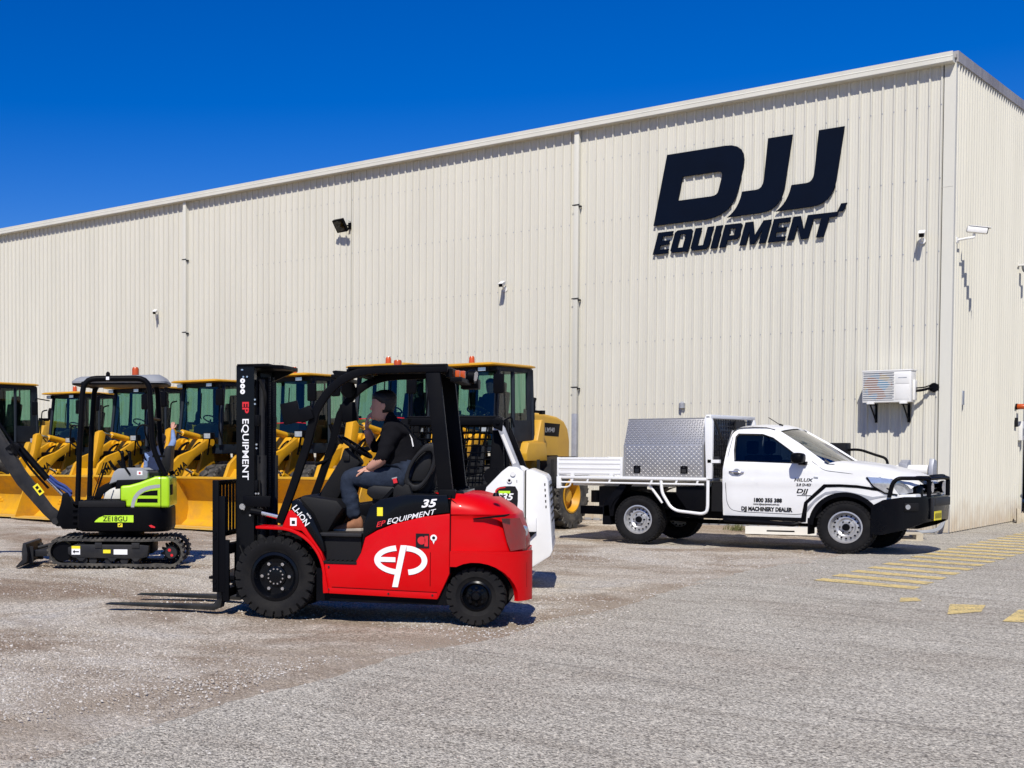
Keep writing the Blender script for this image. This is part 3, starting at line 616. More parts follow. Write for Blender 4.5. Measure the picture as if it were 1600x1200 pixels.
# gutter with a rolled front edge
mb = MB(); mb.prism([(0.0, 8.335), (-0.20, 8.335), (-0.212, 8.35), (-0.212, 8.42), (-0.218, 8.435), (-0.212, 8.45), (-0.216, 8.515), (-0.20, 8.52), (-0.20, 8.49), (0.0, 8.49)], -64, 0.0, 'x')
for k in range(0): mb.box(-k*7.6-0.1, -k*7.6+0.1, -0.220, -0.1, 8.33, 8.523)
shift(mb.build('gutter', M['trim'], wh, smooth=False))
mb = MB(); mb.mesh([(-0.165, -0.022, 0.02), (0.018, -0.022, 0.02), (0.018, 0.12, 0.02), (-0.165, -0.022, 8.38), (0.018, -0.022, 8.38), (0.018, 0.12, 8.45), (0.014, -0.018, 0.02), (0.014, -0.018, 8.38)], [(0, 1, 4, 3), (1, 2, 5, 4)])
mb.box(-0.20, 0.0, -0.026, -0.02, 6.18, 6.185)
shift(mb.build('corner_flashing', M['trim'], wh, smooth=False))
mb = MB()
for k in range(12):
    y0 = -0.03+k*1.6; h = lambda y: 8.36+0.035*y
    mb.prism([(y0, h(y0)), (y0+1.606, h(y0+1.606)), (y0+1.606, h(y0+1.606)+0.19), (y0, h(y0)+0.19)], -0.05, 0.05+0.002*(k % 2), 'x')
shift(mb.build('barge_capping', M['barge'], wh, smooth=False))
mb = MB(); mb.box(-64, 0.02, -0.012, 0.02, 0.0, 0.05); shift(mb.build('base_channel', M['galv'], wh, smooth=False))
# fixing screws in rows on the sheet pans
mb = MB()
for zi in (1.15, 2.45, 3.75, 5.05, 6.35, 7.65):
    for k in range(84):
        x = -0.18-k*PITCH-0.023; mb.box(x-0.009, x+0.009, -0.046, -0.038, zi-0.009, zi+0.009)
tag(shift(mb.build('fixing_screws', M['galv'], wh, smooth=False)), kind='stuff')
mb = MB(); mb.box(-13.125, -13.11, -0.033, 0, 0.05, 8.35); shift(mb.build('sheet_joint', M['trim'], wh, smooth=False))
for (xx, zz) in ((-7.17, 2.28), (-18.74, 2.28), (-31.0, 2.28)):
    mb = MB(); mb.box(xx, xx+0.105, -0.13, -0.035, zz, 8.35, bev=0.008)
    d = shift(mb.build('downpipe', M['trim'], wh))
    mb = MB(); mb.box(xx-0.004, xx+0.109, -0.134, -0.035, 0.03, zz, bev=0.008); mb.build('downpipe_boot', M['grey'] if False else M['galv'], d)
    mb = MB()
    for zb in (6.75, 4.75, 2.85, 1.2):
        mb.box(xx-0.03, xx+0.135, -0.138, -0.132, zb-0.012, zb+0.012); mb.box(xx+0.108, xx+0.14, -0.12, -0.03, zb-0.05, zb-0.015)
    mb.build('bracket', M['dgrey'], d)
mb = MB(); mb.box(-0.02, 0.06, 5.86, 5.94, 0, 4.65); mb.box(-0.02, 0.06, 10.4, 10.47, 0, 4.65); mb.box(-0.02, 0.06, 5.94, 10.4, 4.6, 4.68)
shift(mb.build('door_frame', M['trim'], wh, smooth=False))
mb = MB(); mb.box(-2.9, -2.2, 6.6, 7.6, 0, 1.1, bev=.03); mb.box(-3.0, -2.4, 8.0, 9.4, 0, 1.7, bev=.03); mb.box(-2.8, -2.5, 6.8, 7.3, 1.1, 1.5, bev=.03); o = mb.build('shelf_rack', M['galv']); tag(o, 'grey boxes stacked inside the dark doorway', 'rack')

# sign: one thing, each letter a part
sg = empty('wall_sign', (-5.4, -0.05, 5.5), 0, 'dark navy DJJ EQUIPMENT lettering mounted high on the cream wall', 'sign')
def letter(loops, name='letter', y0=-0.078, y1=-0.042):
    mb = MB()
    t = bmesh.new(); es = []
    for lp in loops:
        lp = [p for i, p in enumerate(lp) if (p[0]-lp[i-1][0])**2+(p[1]-lp[i-1][1])**2 > 1e-6]
        vs = [t.verts.new((p[0], y0, p[1])) for p in lp]
        for i in range(len(vs)): es.append(t.edges.new((vs[i], vs[(i+1) % len(vs)])))
    bmesh.ops.triangle_fill(t, use_beauty=True, use_dissolve=True, edges=es, normal=(0, -1, 0))
    r = bmesh.ops.extrude_face_region(t, geom=t.faces[:]); vs = [g for g in r['geom'] if isinstance(g, bmesh.types.BMVert)]
    bmesh.ops.translate(t, vec=(0, y1-y0, 0), verts=vs); bmesh.ops.recalc_face_normals(t, faces=t.faces); mb._merge(t)
    o = mb.build(name, M['navy'], sg, smooth=False); o.location = (5.4, 0.05, -5.5); return o
def bez(a, b, c, n=6): return [((1-u)**2*a[0]+2*u*(1-u)*b[0]+u*u*c[0], (1-u)**2*a[1]+2*u*(1-u)*b[1]+u*u*c[1]) for u in [i/n for i in range(n+1)]]
letter([[(-5.16, 7.52)]+bez((-4.0, 7.52), (-3.55, 7.52), (-3.63, 7.05))+bez((-3.72, 6.65), (-3.83, 6.11), (-4.40, 6.11))+[(-5.43, 6.11)],
        [(-4.84, 7.03), (-4.13, 7.03)]+bez((-4.13, 7.03), (-4.03, 7.03), (-4.045, 6.93), 4)[1:]+bez((-4.11, 6.66), (-4.13, 6.56), (-4.25, 6.56), 4)+[(-4.93, 6.56)]])
def jay(dx):
    return [(-3.17+dx, 7.53), (-2.72+dx, 7.53)]+bez((-2.85+dx, 6.55), (-2.92+dx, 6.11), (-3.30+dx, 6.11))+[(-3.94+dx, 6.10)]+bez((-3.94+dx, 6.10), (-3.72+dx, 6.22), (-3.65+dx, 6.57))+bez((-3.38+dx, 6.57), (-3.26+dx, 6.57), (-3.24+dx, 6.75), 4)
letter([jay(0)]); letter([jay(0.925)])
# block italic word below, letters drawn as strokes in a sheared cell
def cell(x, w, loops, z0=5.52, h=0.44, sh=0.26):
    out = []; x = -5.44+(x+5.43)*0.915 if z0 < 5.9 else x; w *= 0.915
    for lp in loops: out.append([(x+p[0]*w+(p[1]*h)*sh, z0+p[1]*h) for p in lp])
    letter(out)
cell(-5.43, .34, [[(0, 0), (1, 0), (1, .2), (.36, .2), (.36, .40), (.92, .40), (.92, .60), (.36, .60), (.36, .8), (1, .8), (1, 1), (0, 1)]])
cell(-5.04, .40, [[(.12, 0), (.86, 0), (1, -.06), (1.02, .14), (1, .9), (.88, 1), (.12, 1), (0, .9), (0, .1)], [(.34, .2), (.34, .8), (.66, .8), (.66, .2)]])
cell(-4.59, .40, [[(.12, 0), (.88, 0), (1, .12), (1, 1), (.66, 1), (.66, .2), (.34, .2), (.34, 1), (0, 1), (0, .12)]])
cell(-4.14, .14, [[(0, 0), (1, 0), (1, 1), (0, 1)]])
cell(-3.95, .38, [[(0, 0), (.36, 0), (.36, .30), (.88, .30), (1, .40), (1, .9), (.88, 1), (0, 1)], [(.36, .5), (.36, .8), (.66, .8), (.66, .5)]])
cell(-3.52, .54, [[(0, 0), (.25, 0), (.25, .62), (.42, 0), (.58, 0), (.75, .62), (.75, 0), (1, 0), (1, 1), (.70, 1), (.5, .38), (.30, 1), (0, 1)]])
cell(-2.93, .34, [[(0, 0), (1, 0), (1, .2), (.36, .2), (.36, .40), (.92, .40), (.92, .60), (.36, .60), (.36, .8), (1, .8), (1, 1), (0, 1)]])
cell(-2.54, .42, [[(0, 0), (.32, 0), (.32, .62), (.66, 0), (1, 0), (1, 1), (.68, 1), (.68, .38), (.34, 1), (0, 1)]])
cell(-2.10, .42, [[(.32, 0), (.68, 0), (.68, .8), (1.04, .8), (1.04, 1), (-.04, 1), (-.04, .8), (.32, .8)]])
cell(-1.90, .11, [[(0, 0), (1, 0), (1.3, .33), (.3, .33)]], z0=5.96)

# ---------------------------------------------------------------- things on the wall
def bullet_cam(loc, rz, label, tilt=-20, shade=True, arm=0.16):
    t = empty('security_camera', loc, rz, label, 'camera', 'security cameras on the warehouse')   # local x points out of the wall
    mb = MB(); mb.cyl((0, 0, 0), (0.02, 0, 0), 0.055, seg=18); mb.tube([(0.01, 0, 0), (0.08, 0, 0.0), (arm, 0, 0.08)], 0.016, 8, fillet=0.04); mb.build('mount', M['whitep'], t)
    rot = Matrix.Translation((arm, 0, 0.10)) @ Matrix.Rotation(R(-tilt), 4, 'Y')
    mb = MB(); mb.box(-0.10, 0.13, -0.045, 0.045, -0.03, 0.05, bev=0.02, mtx=rot); mb.box(-0.08, 0.16, -0.052, 0.052, 0.05, 0.058, mtx=rot); b = mb.build('housing', M['whitep'], t)
    mb = MB(); mb.box(0.128, 0.137, -0.04, 0.04, -0.026, 0.045, bev=0.003, mtx=rot); mb.build('lens', M['blackg'], b)
    return t
bullet_cam((-0.47, -0.03, 5.26), -80, 'white bullet camera on the long wall beside the building corner')
bullet_cam((-8.86, -0.03, 5.10), -80, 'small white camera between the grey downpipe and the floodlight')
bullet_cam((-19.85, -0.03, 5.28), -60, 'small white camera left of the far downpipe')
t = empty('security_camera', (0.03, 0.16, 5.24), 0, 'white bullet camera on a long arm on the gable wall', 'camera', 'security cameras on the warehouse')
mb = MB(); mb.box(0, 0.02, -0.06, 0.06, -0.05, 0.05, bev=.005); mb.tube([(0, 0, 0), (0.18, 0.0, 0.02), (0.26, 0.06, 0.03), (0.26, 0.06, 0.10)], 0.022, 8, fillet=0.03); mb.build('mount', M['whitep'], t)
rot = Matrix.Translation((0.30, 0.06, 0.15)) @ Matrix.Rotation(R(22), 4, 'Z') @ Matrix.Rotation(R(10), 4, 'Y')
mb = MB(); mb.box(-0.16, 0.16, -0.06, 0.06, -0.05, 0.06, bev=0.025, mtx=rot); mb.box(-0.14, 0.21, -0.07, 0.07, 0.06, 0.07, mtx=rot); b = mb.build('housing', M['whitep'], t)
mb = MB(); mb.box(0.158, 0.168, -0.055, 0.055, -0.045, 0.055, bev=0.003, mtx=rot); mb.build('lens', M['blackg'], b)
t = empty('security_camera', (0.03, 5.30, 5.28), 0, 'white dome camera under a bracket high beside the doorway', 'camera', 'security cameras on the warehouse')
mb = MB(); mb.box(0, 0.20, -0.06, 0.06, 0.03, 0.06, bev=.005); mb.build('bracket', M['whitep'], t)
mb = MB(); mb.lathe([(0, -.11), (.05, -.10), (.075, -.06), (.085, 0), (.085, .03), (0, .03)], (0.14, 0, 0), (0, 0, 1), 20); mb.build('dome', M['grey'], t)
t = empty('floodlight', (-13.13, -0.03, 7.02), 0, 'black square floodlight tilted down on the cream wall', 'floodlight')
mb = MB(); mb.box(-0.03, 0.03, -0.06, 0, -0.08, 0.08, bev=.004); mb.tube([(0, -0.03, 0), (0, -0.12, 0)], 0.02, 8); mb.tube([(0.02, -0.03, 0.0), (0.03, -0.03, 0.1), (-0.01, -0.08, 0.12)], 0.006, 6); mb.build('bracket', M['black'], t)
rot = Matrix.Translation((-0.08, -0.26, 0.0)) @ Matrix.Rotation(R(-8), 4, 'Z') @ Matrix.Rotation(R(35), 4, 'X')
mb = MB(); mb.box(-0.20, 0.14, -0.05, 0.03, -0.17, 0.17, bev=0.012, mtx=rot)
for k in range(7): mb.box(-0.17+k*0.045, -0.165+k*0.045, 0.03, 0.06, -0.14, 0.14, mtx=rot)
b = mb.build('lamp_body', M['black'], t)
mb = MB(); mb.box(-0.17, 0.11, -0.056, -0.05, -0.14, 0.14, mtx=rot); mb.build('lamp_glass', M['darkglass'], b)
t = empty('wall_vent', (-4.80, -0.03, 2.40), 0, 'small dark vent cap on the wall above the ute toolbox', 'vent')
mb = MB(); mb.lathe([(0, 0), (.06, 0), (.06, .10), (.02, .13), (0, .13)], (0, -0.03, -0.05), (0, 0, 1), 14); mb.build('cap', M['galv'], t)
# air conditioner
ac = empty('air_conditioner', (-0.91, 0, 2.36), 0, 'white outdoor air conditioner unit on brackets above the ute bonnet', 'air conditioner')
mb = MB(); mb.box(-0.40, 0.40, -0.45, -0.14, 0.0, 0.575, bev=0.012); mb.box(-0.41, 0.41, -0.46, -0.13, 0.56, 0.585, bev=0.006); cs = mb.build('casing', M['whitep'], ac)
mb = MB(); mb.box(-0.385, 0.12, -0.453, -0.4495, 0.04, 0.54); mb.build('grille_recess', M['grey'], cs)
def fan_mat():
    m, nt, b = new_mat('fan_label_print'); L = nt.links.new
    tc = nt.nodes.new('ShaderNodeTexCoord'); v = nt.nodes.new('ShaderNodeTexVoronoi'); v.inputs['Scale'].default_value = 7.5; L(tc.outputs['Object'], v.inputs['Vector'])
    s = nt.nodes.new('ShaderNodeSeparateColor'); L(v.outputs['Color'], s.inputs[0]); r = nt.nodes.new('ShaderNodeValToRGB'); e = r.color_ramp.elements; r.color_ramp.interpolation = 'CONSTANT'
    for i, (p, c) in enumerate([(0, (.24, .15, .12, 1)), (.25, (.15, .22, .29, 1)), (.5, (.32, .31, .29, 1)), (.68, (.13, .24, .33, 1)), (.84, (.32, .26, .16, 1))]):
        if i > 1: e.new(p)
        e[i].position = p; e[i].color = c
    L(s.outputs[0], r.inputs[0]); L(r.outputs[0], b.inputs['Base Color']); b.inputs['Roughness'].default_value = .5; return m
M['fan'] = fan_mat()
mb = MB(); mb.cyl((-0.135, -0.4535, 0.29), (-0.135, -0.456, 0.29), 0.235, seg=40); mb.build('fan_guard', M['fan'], cs)
mb = MB()
for k in range(13): mb.box(-0.385, 0.125, -0.461, -0.457, 0.045+k*0.041, 0.057+k*0.041)
for k in range(9): mb.box(0.10, 0.13, -0.462, -0.454, 0.06+k*0.055, 0.075+k*0.055)
mb.build('grille', M['whitep'], cs)
mb = MB(); mb.box(0.145, 0.37, -0.455, -0.4495, 0.33, 0.52, bev=.003); mb.box(0.145, 0.37, -0.455, -0.4495, 0.05, 0.31, bev=.003); mb.build('panel', M['whitep'], cs)
mb = MB(); mb.box(0.19, 0.33, -0.4575, -0.455, 0.43, 0.445); mb.build('badge', M['galv'], cs)
mb = MB(); mb.box(0.40, 0.44, -0.36, -0.2, 0.03, 0.40, bev=.02); mb.build('valve_cover', M['whitep'], cs)
for xx in (-0.27, 0.27):
    mb = MB(); mb.box(xx-0.02, xx+0.02, -0.47, -0.03, -0.045, -0.012); mb.box(xx-0.02, xx+0.02, -0.06, -0.03, -0.36, -0.012)
    mb.prism([(-0.44, -0.045), (-0.40, -0.045), (-0.06, -0.30), (-0.06, -0.34)], xx-0.01, xx+0.01, 'x'); mb.build('bracket', M['black'], ac)
    mb = MB(); mb.box(xx-0.05, xx+0.07, -0.48, -0.40, -0.03, 0.0, bev=.006); mb.build('foot', M['whitep'], ac)
mb = MB(); mb.tube([(0.43, -0.28, 0.20), (0.52, -0.22, 0.21), (0.62, -0.08, 0.25), (0.665, -0.02, 0.26)], 0.024, 8, fillet=.05)
mb.cyl((0.665, -0.06, 0.262), (0.665, -0.022, 0.262), 0.075, 0.085, 18); mb.tube([(0.43, -0.28, 0.25), (0.55, -0.2, 0.26), (0.64, -0.06, 0.31)], 0.012, 6, fillet=.05); mb.build('pipework', M['black'], ac)

# gable fittings
t = empty('warning_beacon', (0.03, 5.30, 2.40), 0, 'amber beacon fixed sideways to the gable wall by the doorway', 'beacon')
mb = MB(); mb.cyl((0.03, 0, 0), (0.16, 0.0, 0), 0.06, 0.055, 18, bev=.008); mb.build('lens', M['amber'], t); mb = MB(); mb.cyl((0, 0, 0), (0.03, 0, 0), 0.065, seg=18); mb.build('base', M['black'], t)
t = empty('wall_switch', (0.03, 5.26, 2.10), 0, 'small dark switch box below the amber wall beacon', 'switch')
mb = MB(); mb.box(0, 0.05, -0.04, 0.04, -0.12, 0.07, bev=.01); mb.build('box', M['plastic'], t)
t = empty('door_controller', (0.03, 5.64, 1.90), 0, 'white roller door control box at the edge of the doorway', 'control box')
mb = MB(); mb.box(0, 0.08, -0.08, 0.08, -0.2, 0.2, bev=.01); mb.build('box', M['whitep'], t); mb = MB(); mb.box(0.078, 0.082, -0.05, 0.05, -0.1, 0.05); mb.build('label_plate', M['grey'], t)
t = empty('power_outlet', (0.02, 0.76, 2.45), 0, 'small grey outlet cover on the gable wall near the corner', 'outlet')
mb = MB(); mb.box(0, 0.035, -0.055, 0.055, -0.13, 0.13, bev=.006); mb.build('cover', M['galv'], t)
t = empty('timber_block', (0.10, 5.05, 0.0), 12, 'two pale timber offcuts leaning at the foot of the gable wall', 'timber')
mb = MB(); mb.box(0.02, 0.09, -0.5, 0.05, 0.0, 0.30, bev=.004); mb.build('plank', M['wood'], t); mb = MB(); mb.box(0.06, 0.32, 0.10, 0.24, 0.0, 0.19, bev=.004); mb.build('block', M['wood'], t)
t = empty('folding_trestle', (0.16, 5.72, 0), 0, 'dark metal folding stand propped beside the doorway', 'stand')
mb = MB()
for s in (-1, 1): mb.tube([(0.0, s*0.16, 0.02), (0.03, s*0.02, 0.80)], 0.02, 8)
mb.tube([(0.16, -0.14, 0.02), (0.04, -0.02, 0.80)], 0.018, 8); mb.tube([(0.02, -0.07, 0.45), (0.02, 0.07, 0.45)], 0.014, 8); mb.tube([(0.0, -0.1, 0.81), (0.08, 0.1, 0.81)], 0.024, 8); mb.build('frame', M['dgrey'], t)
# clutter at the foot of the long wall
t = empty('pallet', (-0.55, -2.1, 0), 20, 'pale timber pallet lying on the ground beyond the ute bull bar', 'pallet')
mb = MB()
for k in range(6): mb.box(-0.6, 0.6, -0.5+k*0.18, -0.39+k*0.18, 0.10, 0.122, bev=.002)
mb.build('top_boards', M['wood'], t); mb = MB()
for y in (-0.5, -0.03, 0.42):
    for x in (-0.6, -0.05, 0.5): mb.box(x, x+0.1, y, y+0.1, 0.02, 0.10)
for y in (-0.5, -0.03, 0.42): mb.box(-0.6, 0.6, y, y+0.1, 0.0, 0.02)
mb.build('blocks', M['wood'], t)
t = empty('white_channel', (-2.15, -2.2, 0), 18, 'white steel channel lying on the ground under the ute door', 'channel')
mb = MB(); mb.prism([(-0.10, 0), (0.10, 0), (0.10, 0.13), (0.085, 0.13), (0.085, 0.02), (-0.085, 0.02), (-0.085, 0.13), (-0.10, 0.13)], -0.55, 0.6, 'x'); mb.build('channel', M['whitep'], t)
mb = MB(); mb.box(-0.2, 0.25, -0.102, -0.100, 0.05, 0.075); mb.build('slot', M['black'], t)
t = empty('drain_hose', (-0.05, -0.35, 0), 0, 'grey flexible conduit curling from the corner to the ground', 'conduit')
mb = MB(); mb.tube([(0.02, 0.30, 0.95), (0.02, 0.28, 0.35), (0.0, 0.1, 0.08), (-0.3, -0.1, 0.03), (-0.7, 0.0, 0.03)], 0.03, 10, fillet=.25); mb.tube([(0.05, 0.30, 0.85), (0.05, 0.26, 0.3), (0.02, 0.0, 0.05), (-0.35, -0.25, 0.025), (-0.8, -0.2, 0.02)], 0.016, 8, fillet=.2); mb.build('hose', M['grey'], t)
t = empty('weed', (-3.15, -1.5, 0), 0, 'small dry green weed on the dirt behind the ute', 'weed'); mb = MB(); rr = random.Random(5)
for k in range(150):
    a = rr.uniform(0, 2*PI); l = rr.uniform(.05, .19); r0 = rr.uniform(0, .25); x, y = r0*math.cos(a*3), r0*math.sin(a*3); dx, dy = math.cos(a), math.sin(a)
    mb.mesh([(x-dy*.006, y+dx*.006, 0), (x+dy*.006, y-dx*.006, 0), (x+dx*l*.5, y+dy*l*.5, l*.9)], [(0, 1, 2)])
mb.build('leaves', paint('weed_leaf', (0.13, 0.14, 0.04), 0.8, var=.4), t)
# white tank in grey cradle + dark box with hose, standing behind the ute bonnet
t = empty('water_tank', (0.08, -2.5, 0), 0, 'white cylinder held in a grey cradle behind the ute bonnet', 'tank')
mb = MB(); mb.cyl((-0.28, 0, 1.16), (0.20, 0, 1.16), 0.095, seg=24, bev=.02); mb.build('cylinder', M['whitep'], t)
mb = MB(); mb.prism([(-0.12, 1.0), (0.12, 1.0), (0.12, 1.26), (0.06, 1.34), (-0.12, 1.27)], -0.22, -0.09, 'x', bev=.01); mb.prism([(-0.12, 1.0), (0.12, 1.0), (0.12, 1.32), (-0.06, 1.36), (-0.12, 1.24)], 0.22, 0.29, 'x', bev=.01)
for x in (-0.2, 0.26):
    for y in (-0.12, 0.12): mb.box(x-0.012, x+0.012, y-0.012, y+0.012, 0.6, 1.02)
mb.box(-0.24, 0.30, -0.14, 0.14, 0.98, 1.02); mb.build('cradle', M['galv'], t)
t = empty('pressure_pump', (-1.12, -2.5, 0.10), 0, 'black pump box with a dark hose behind the ute windscreen', 'pump')
mb = MB(); mb.box(-0.2, 0.18, -0.15, 0.15, 1.16, 1.52, bev=.02); mb.build('box', M['plastic'], t)
mb = MB(); mb.tube([(0.15, 0, 1.40), (0.35, 0, 1.41), (0.62, 0, 1.31), (0.78, 0, 1.26), (0.80, 0, 0.9)], 0.022, 8, fillet=.12); mb.build('hose', M['black'], t)
mb = MB()
for x in (-0.15, 0.13):
    for y in (-0.12, 0.12): mb.box(x-0.02, x+0.02, y-0.02, y+0.02, -0.1, 1.17)
mb.build('stand', M['dgrey'], t)
# ================================================================ counterbalance forklift (x forward, y left = side seen, z up)
def forklift():
    F = empty('forklift', (-1.69, -16.585, 0), 204.5, 'red and black counterbalance forklift with raised overhead guard and low forks, driver seated', 'forklift')
    fw = []
    for s in (1, -1):
        wheel(F, 0, s*0.49, 0.365, 0.365, 0.25, 0.225, s, lugs=26, lugd=0.022, rim='fork')
        wheel(F, -1.742, s*0.475, 0.248, 0.248, 0.20, 0.135, s, lugs=22, lugd=0.015, rim='forkr')
    HW = 0.60
    # ---- body side (red): one big side cover with the step notch and black upper cover
    side = [(-0.435, 0.235), (-1.425, 0.215), (-1.50, 0.38), (-1.525, 0.44), (-1.525, 0.955), (-1.30, 0.925), (-1.043, 0.858), (-0.90, 0.80), (-0.792, 0.735), (-0.755, 0.60), (-0.70, 0.50), (-0.43, 0.505)]
    mb = MB(); mb.prism([(p[0], p[1]) for p in side], 0.06, HW, 'y', bev=0.014); mb.prism(side, -HW, -0.06, 'y', bev=0.014)
    mb.prism([(-0.43, 0.236), (-1.42, 0.216), (-1.42, 0.27), (-0.43, 0.285)], HW-0.01, HW+0.004, 'y', bev=0.003)
    body = mb.build('body', M['red'], F)
    mb = MB(); mb.box(-1.50, -0.35, -0.56, 0.56, 0.16, 0.45); mb.box(-0.5, 0.32, -0.34, 0.34, 0.18, 0.6); mb.cyl((0, -0.5, 0.365), (0, 0.5, 0.365), 0.11); mb.cyl((-1.742, -0.45, 0.26), (-1.742, 0.45, 0.26), 0.08); mb.box(-2.0, -1.5, -0.35, 0.35, 0.2, 0.6); mb.build('chassis', M['black'], F)
    # black upper side cover and hood under the seat
    blk = [(-0.76, 0.63), (-0.79, 0.74), (-0.895, 0.805), (-1.04, 0.866), (-1.30, 0.934), (-1.522, 0.962), (-1.50, 1.115), (-1.15, 1.115), (-0.92, 1.07), (-0.83, 1.0), (-0.775, 0.86)]
    mb = MB(); mb.prism(blk, -0.585, 0.585, 'y', bev=0.018); mb.build('seat_hood', M['blackg'], body)
    # step well
    mb = MB(); mb.box(-0.74, -0.40, -0.50, 0.50, 0.52, 0.745); mb.build('floor', M['plastic'], F)
    mb = MB(); mb.box(-0.72, -0.41, 0.30, 0.605, 0.495, 0.520, bev=0.004)
    for k in range(7): mb.box(-0.71+k*0.042, -0.69+k*0.042, 0.47, 0.607, 0.520, 0.527)
    mb.build('step', M['plastic'], F)
    mb = MB(); mb.box(-0.75, -0.10, -0.50, 0.545, 0.735, 0.765, bev=0.006); mb.build('foot_plate', M['dgrey'], F)
    # ---- counterweight: rounded plan, shaped profile, by a loft of plan sections in z
    def plan(xr, hw, r, x0=-1.532):
        pts = [(x0, hw)]+[(xr+r-r*math.sin(a), hw-r*0.75+r*0.75*math.cos(a)) for a in [R(q) for q in (0, 18, 36, 54, 72, 90)]]
        return pts+[(p[0], -p[1]) for p in pts[::-1]]
    def ring(z, xr, hw, r=0.40): return [(p[0], p[1], z-0.035*max(0, (-p[0]-1.7)/.4)*(1 if z > .98 else 0)) for p in plan(xr, hw, r)]
    upper = [(0.62, -2.125, 0.595), (0.70, -2.135, 0.595), (0.82, -2.105, 0.59), (0.90, -2.075, 0.585), (0.935, -2.07, 0.585), (0.95, -2.06, 0.598), (0.985, -2.045, 0.597), (1.03, -1.99, 0.585), (1.08, -1.90, 0.55), (1.115, -1.82, 0.50), (1.128, -1.77, 0.42)]
    mb = MB(); mb.loft([ring(z, x, h) for z, x, h in upper], bev=0)
    # lower skirts with wheel arch
    def fy(x, z):
        hw = 0.597; xr = -2.145; r = 0.40
        if x > xr+r: y = hw
        else:
            c = max(0.0, min(1.0, (xr+r-x)/r)); y = hw-r*0.75+r*0.75*math.sqrt(max(0, 1-c*c))
        return y
    arch = [(-1.742+0.315*math.cos(R(a)), 0.235+0.31*math.sin(R(a))) for a in range(0, 181, 12)]
    low = [(-1.532, 0.63), (-1.532, 0.44)]
    arch2 = [p for p in arch if p[0] < -1.535]
    out = [(-1.532, 0.635)]+[(-1.532, arch2[0][1])]+arch2+[(-2.055, 0.215), (-2.144, 0.22), (-2.144, 0.635)]
    for s in (1, -1):
        mb.surf([out], lambda x, z: (x, s*fy(x, z), z), 0.035, thick=0.05)
    mb.prism([(p[0], p[1]) for p in plan(-2.145, 0.59, 0.40) if p[0] < -2.05], 0.22, 0.63, 'z')
    cw = mb.build('counterweight', M['red'], F, ang=40)
    # recessed crease on the counterweight flank
    for s in (1,):
        mb = MB(); mb.prism([(-1.72, 0.918), (-1.72, 0.908), (-1.98, 0.935), (-2.02, 0.95), (-2.02, 0.96)], s*0.560, s*0.602, 'y'); mb.build('crease', M['black'], cw)
        mb = MB(); mb.surf([[(-1.945, 0.92), (-1.99, 0.72), (-2.02, 0.64), (-2.135, 0.66), (-2.135, 0.80), (-2.09, 0.92)]], lambda x, z: (x-0.006, s*(fy(x, z)+0.006), z), 0.03); mb.build('tail_lamp', M['redlens'], cw)
        mb = MB(); mb.lathe([(0, 0), (0.05, 0), (0.045, 0.02), (0, 0.03)], (-2.115, s*0.30, 0.80), (-1, s*0.5, 0), 18); mb.build('round_lamp', M['lens'], cw)
        mb = MB(); mb.prism([(-2.155, 0.33), (-2.155, 0.55), (-2.10, 0.58), (-2.10, 0.35)], 0.28, 0.44, 'y'); mb.build('rear_vent', M['black'], cw)
    mb = MB(); mb.box(-1.5315, -1.526, -0.59, 0.605, 0.44, 1.11); mb.build('panel_gap', M['black'], cw)
    mb = MB(); mb.cyl((-1.90, 0.5, 1.105), (-1.90, 0.5, 1.135), 0.03, 0.02, 12); mb.box(-1.62, -1.53, -0.42, 0.42, 1.09, 1.145, bev=.01); mb.build('hood_trim', M['blackg'], cw)
    # ---- front fender (red) with arch strip
    af = [(-0.005+0.44*math.cos(R(a)), 0.375+0.44*math.sin(R(a))) for a in range(97, 176, 6)]
    ai = [(-0.005+0.415*math.cos(R(a)), 0.375+0.415*math.sin(R(a))) for a in range(175, 96, -6)]
    strip = [(0.195, 0.818)]+af+[(-0.475, 0.24), (-0.425, 0.235), (-0.42, 0.33)]+ai+[(0.195, 0.795)]
    for s in (1, -1):
        mb = MB(); mb.prism(strip, s*0.36, s*0.625, 'y', bev=0.006)
        mb.prism([(-0.04, 0.81), (-0.10, 0.955), (-0.125, 0.965), (-0.20, 0.90), (-0.275, 0.775), (-0.40, 0.60), (-0.43, 0.50), (-0.41, 0.42), (-0.34, 0.66), (-0.22, 0.78)], s*0.50, s*0.585, 'y', bev=0.006)
        mb.build('fender', M['red'], F)
        mb = MB(); mb.prism([(-0.11, 0.96), (-0.13, 1.05), (-0.18, 1.06), (-0.30, 0.93), (-0.41, 0.70), (-0.43, 0.60), (-0.40, 0.60), (-0.28, 0.775), (-0.20, 0.90), (-0.13, 0.965)], s*0.43, s*0.575, 'y', bev=0.012); mb.build('cowl_trim', M['blackg'], F)
    # dash, column, cowl
    mb = MB(); mb.prism([(0.02, 0.75), (-0.10, 1.05), (-0.20, 1.09), (-0.50, 1.05), (-0.56, 0.98), (-0.50, 0.90), (-0.42, 0.76)], -0.46, 0.42, 'y', bev=0.03); mb.build('dashboard', M['plastic'], F)
    mb = MB(); mb.prism([(-0.24, 1.05), (-0.47, 1.42), (-0.50, 1.52), (-0.56, 1.52), (-0.66, 1.38), (-0.60, 1.32), (-0.44, 1.04)], -0.09, 0.13, 'y', bev=0.03)
    mb.cyl((-0.55, 0.02, 1.44), (-0.60, 0.02, 1.52), 0.035); mb.box(-0.56, -0.50, 0.12, 0.15, 1.40, 1.46, bev=.01); col = mb.build('steering_column', M['plastic'], F)
    c = Vector((-0.585, 0.02, 1.53)); ax = Vector((-0.55, 0, 0.83)).normalized(); u = Vector((0.83, 0, 0.55)).normalized(); v = Vector((0, 1, 0))
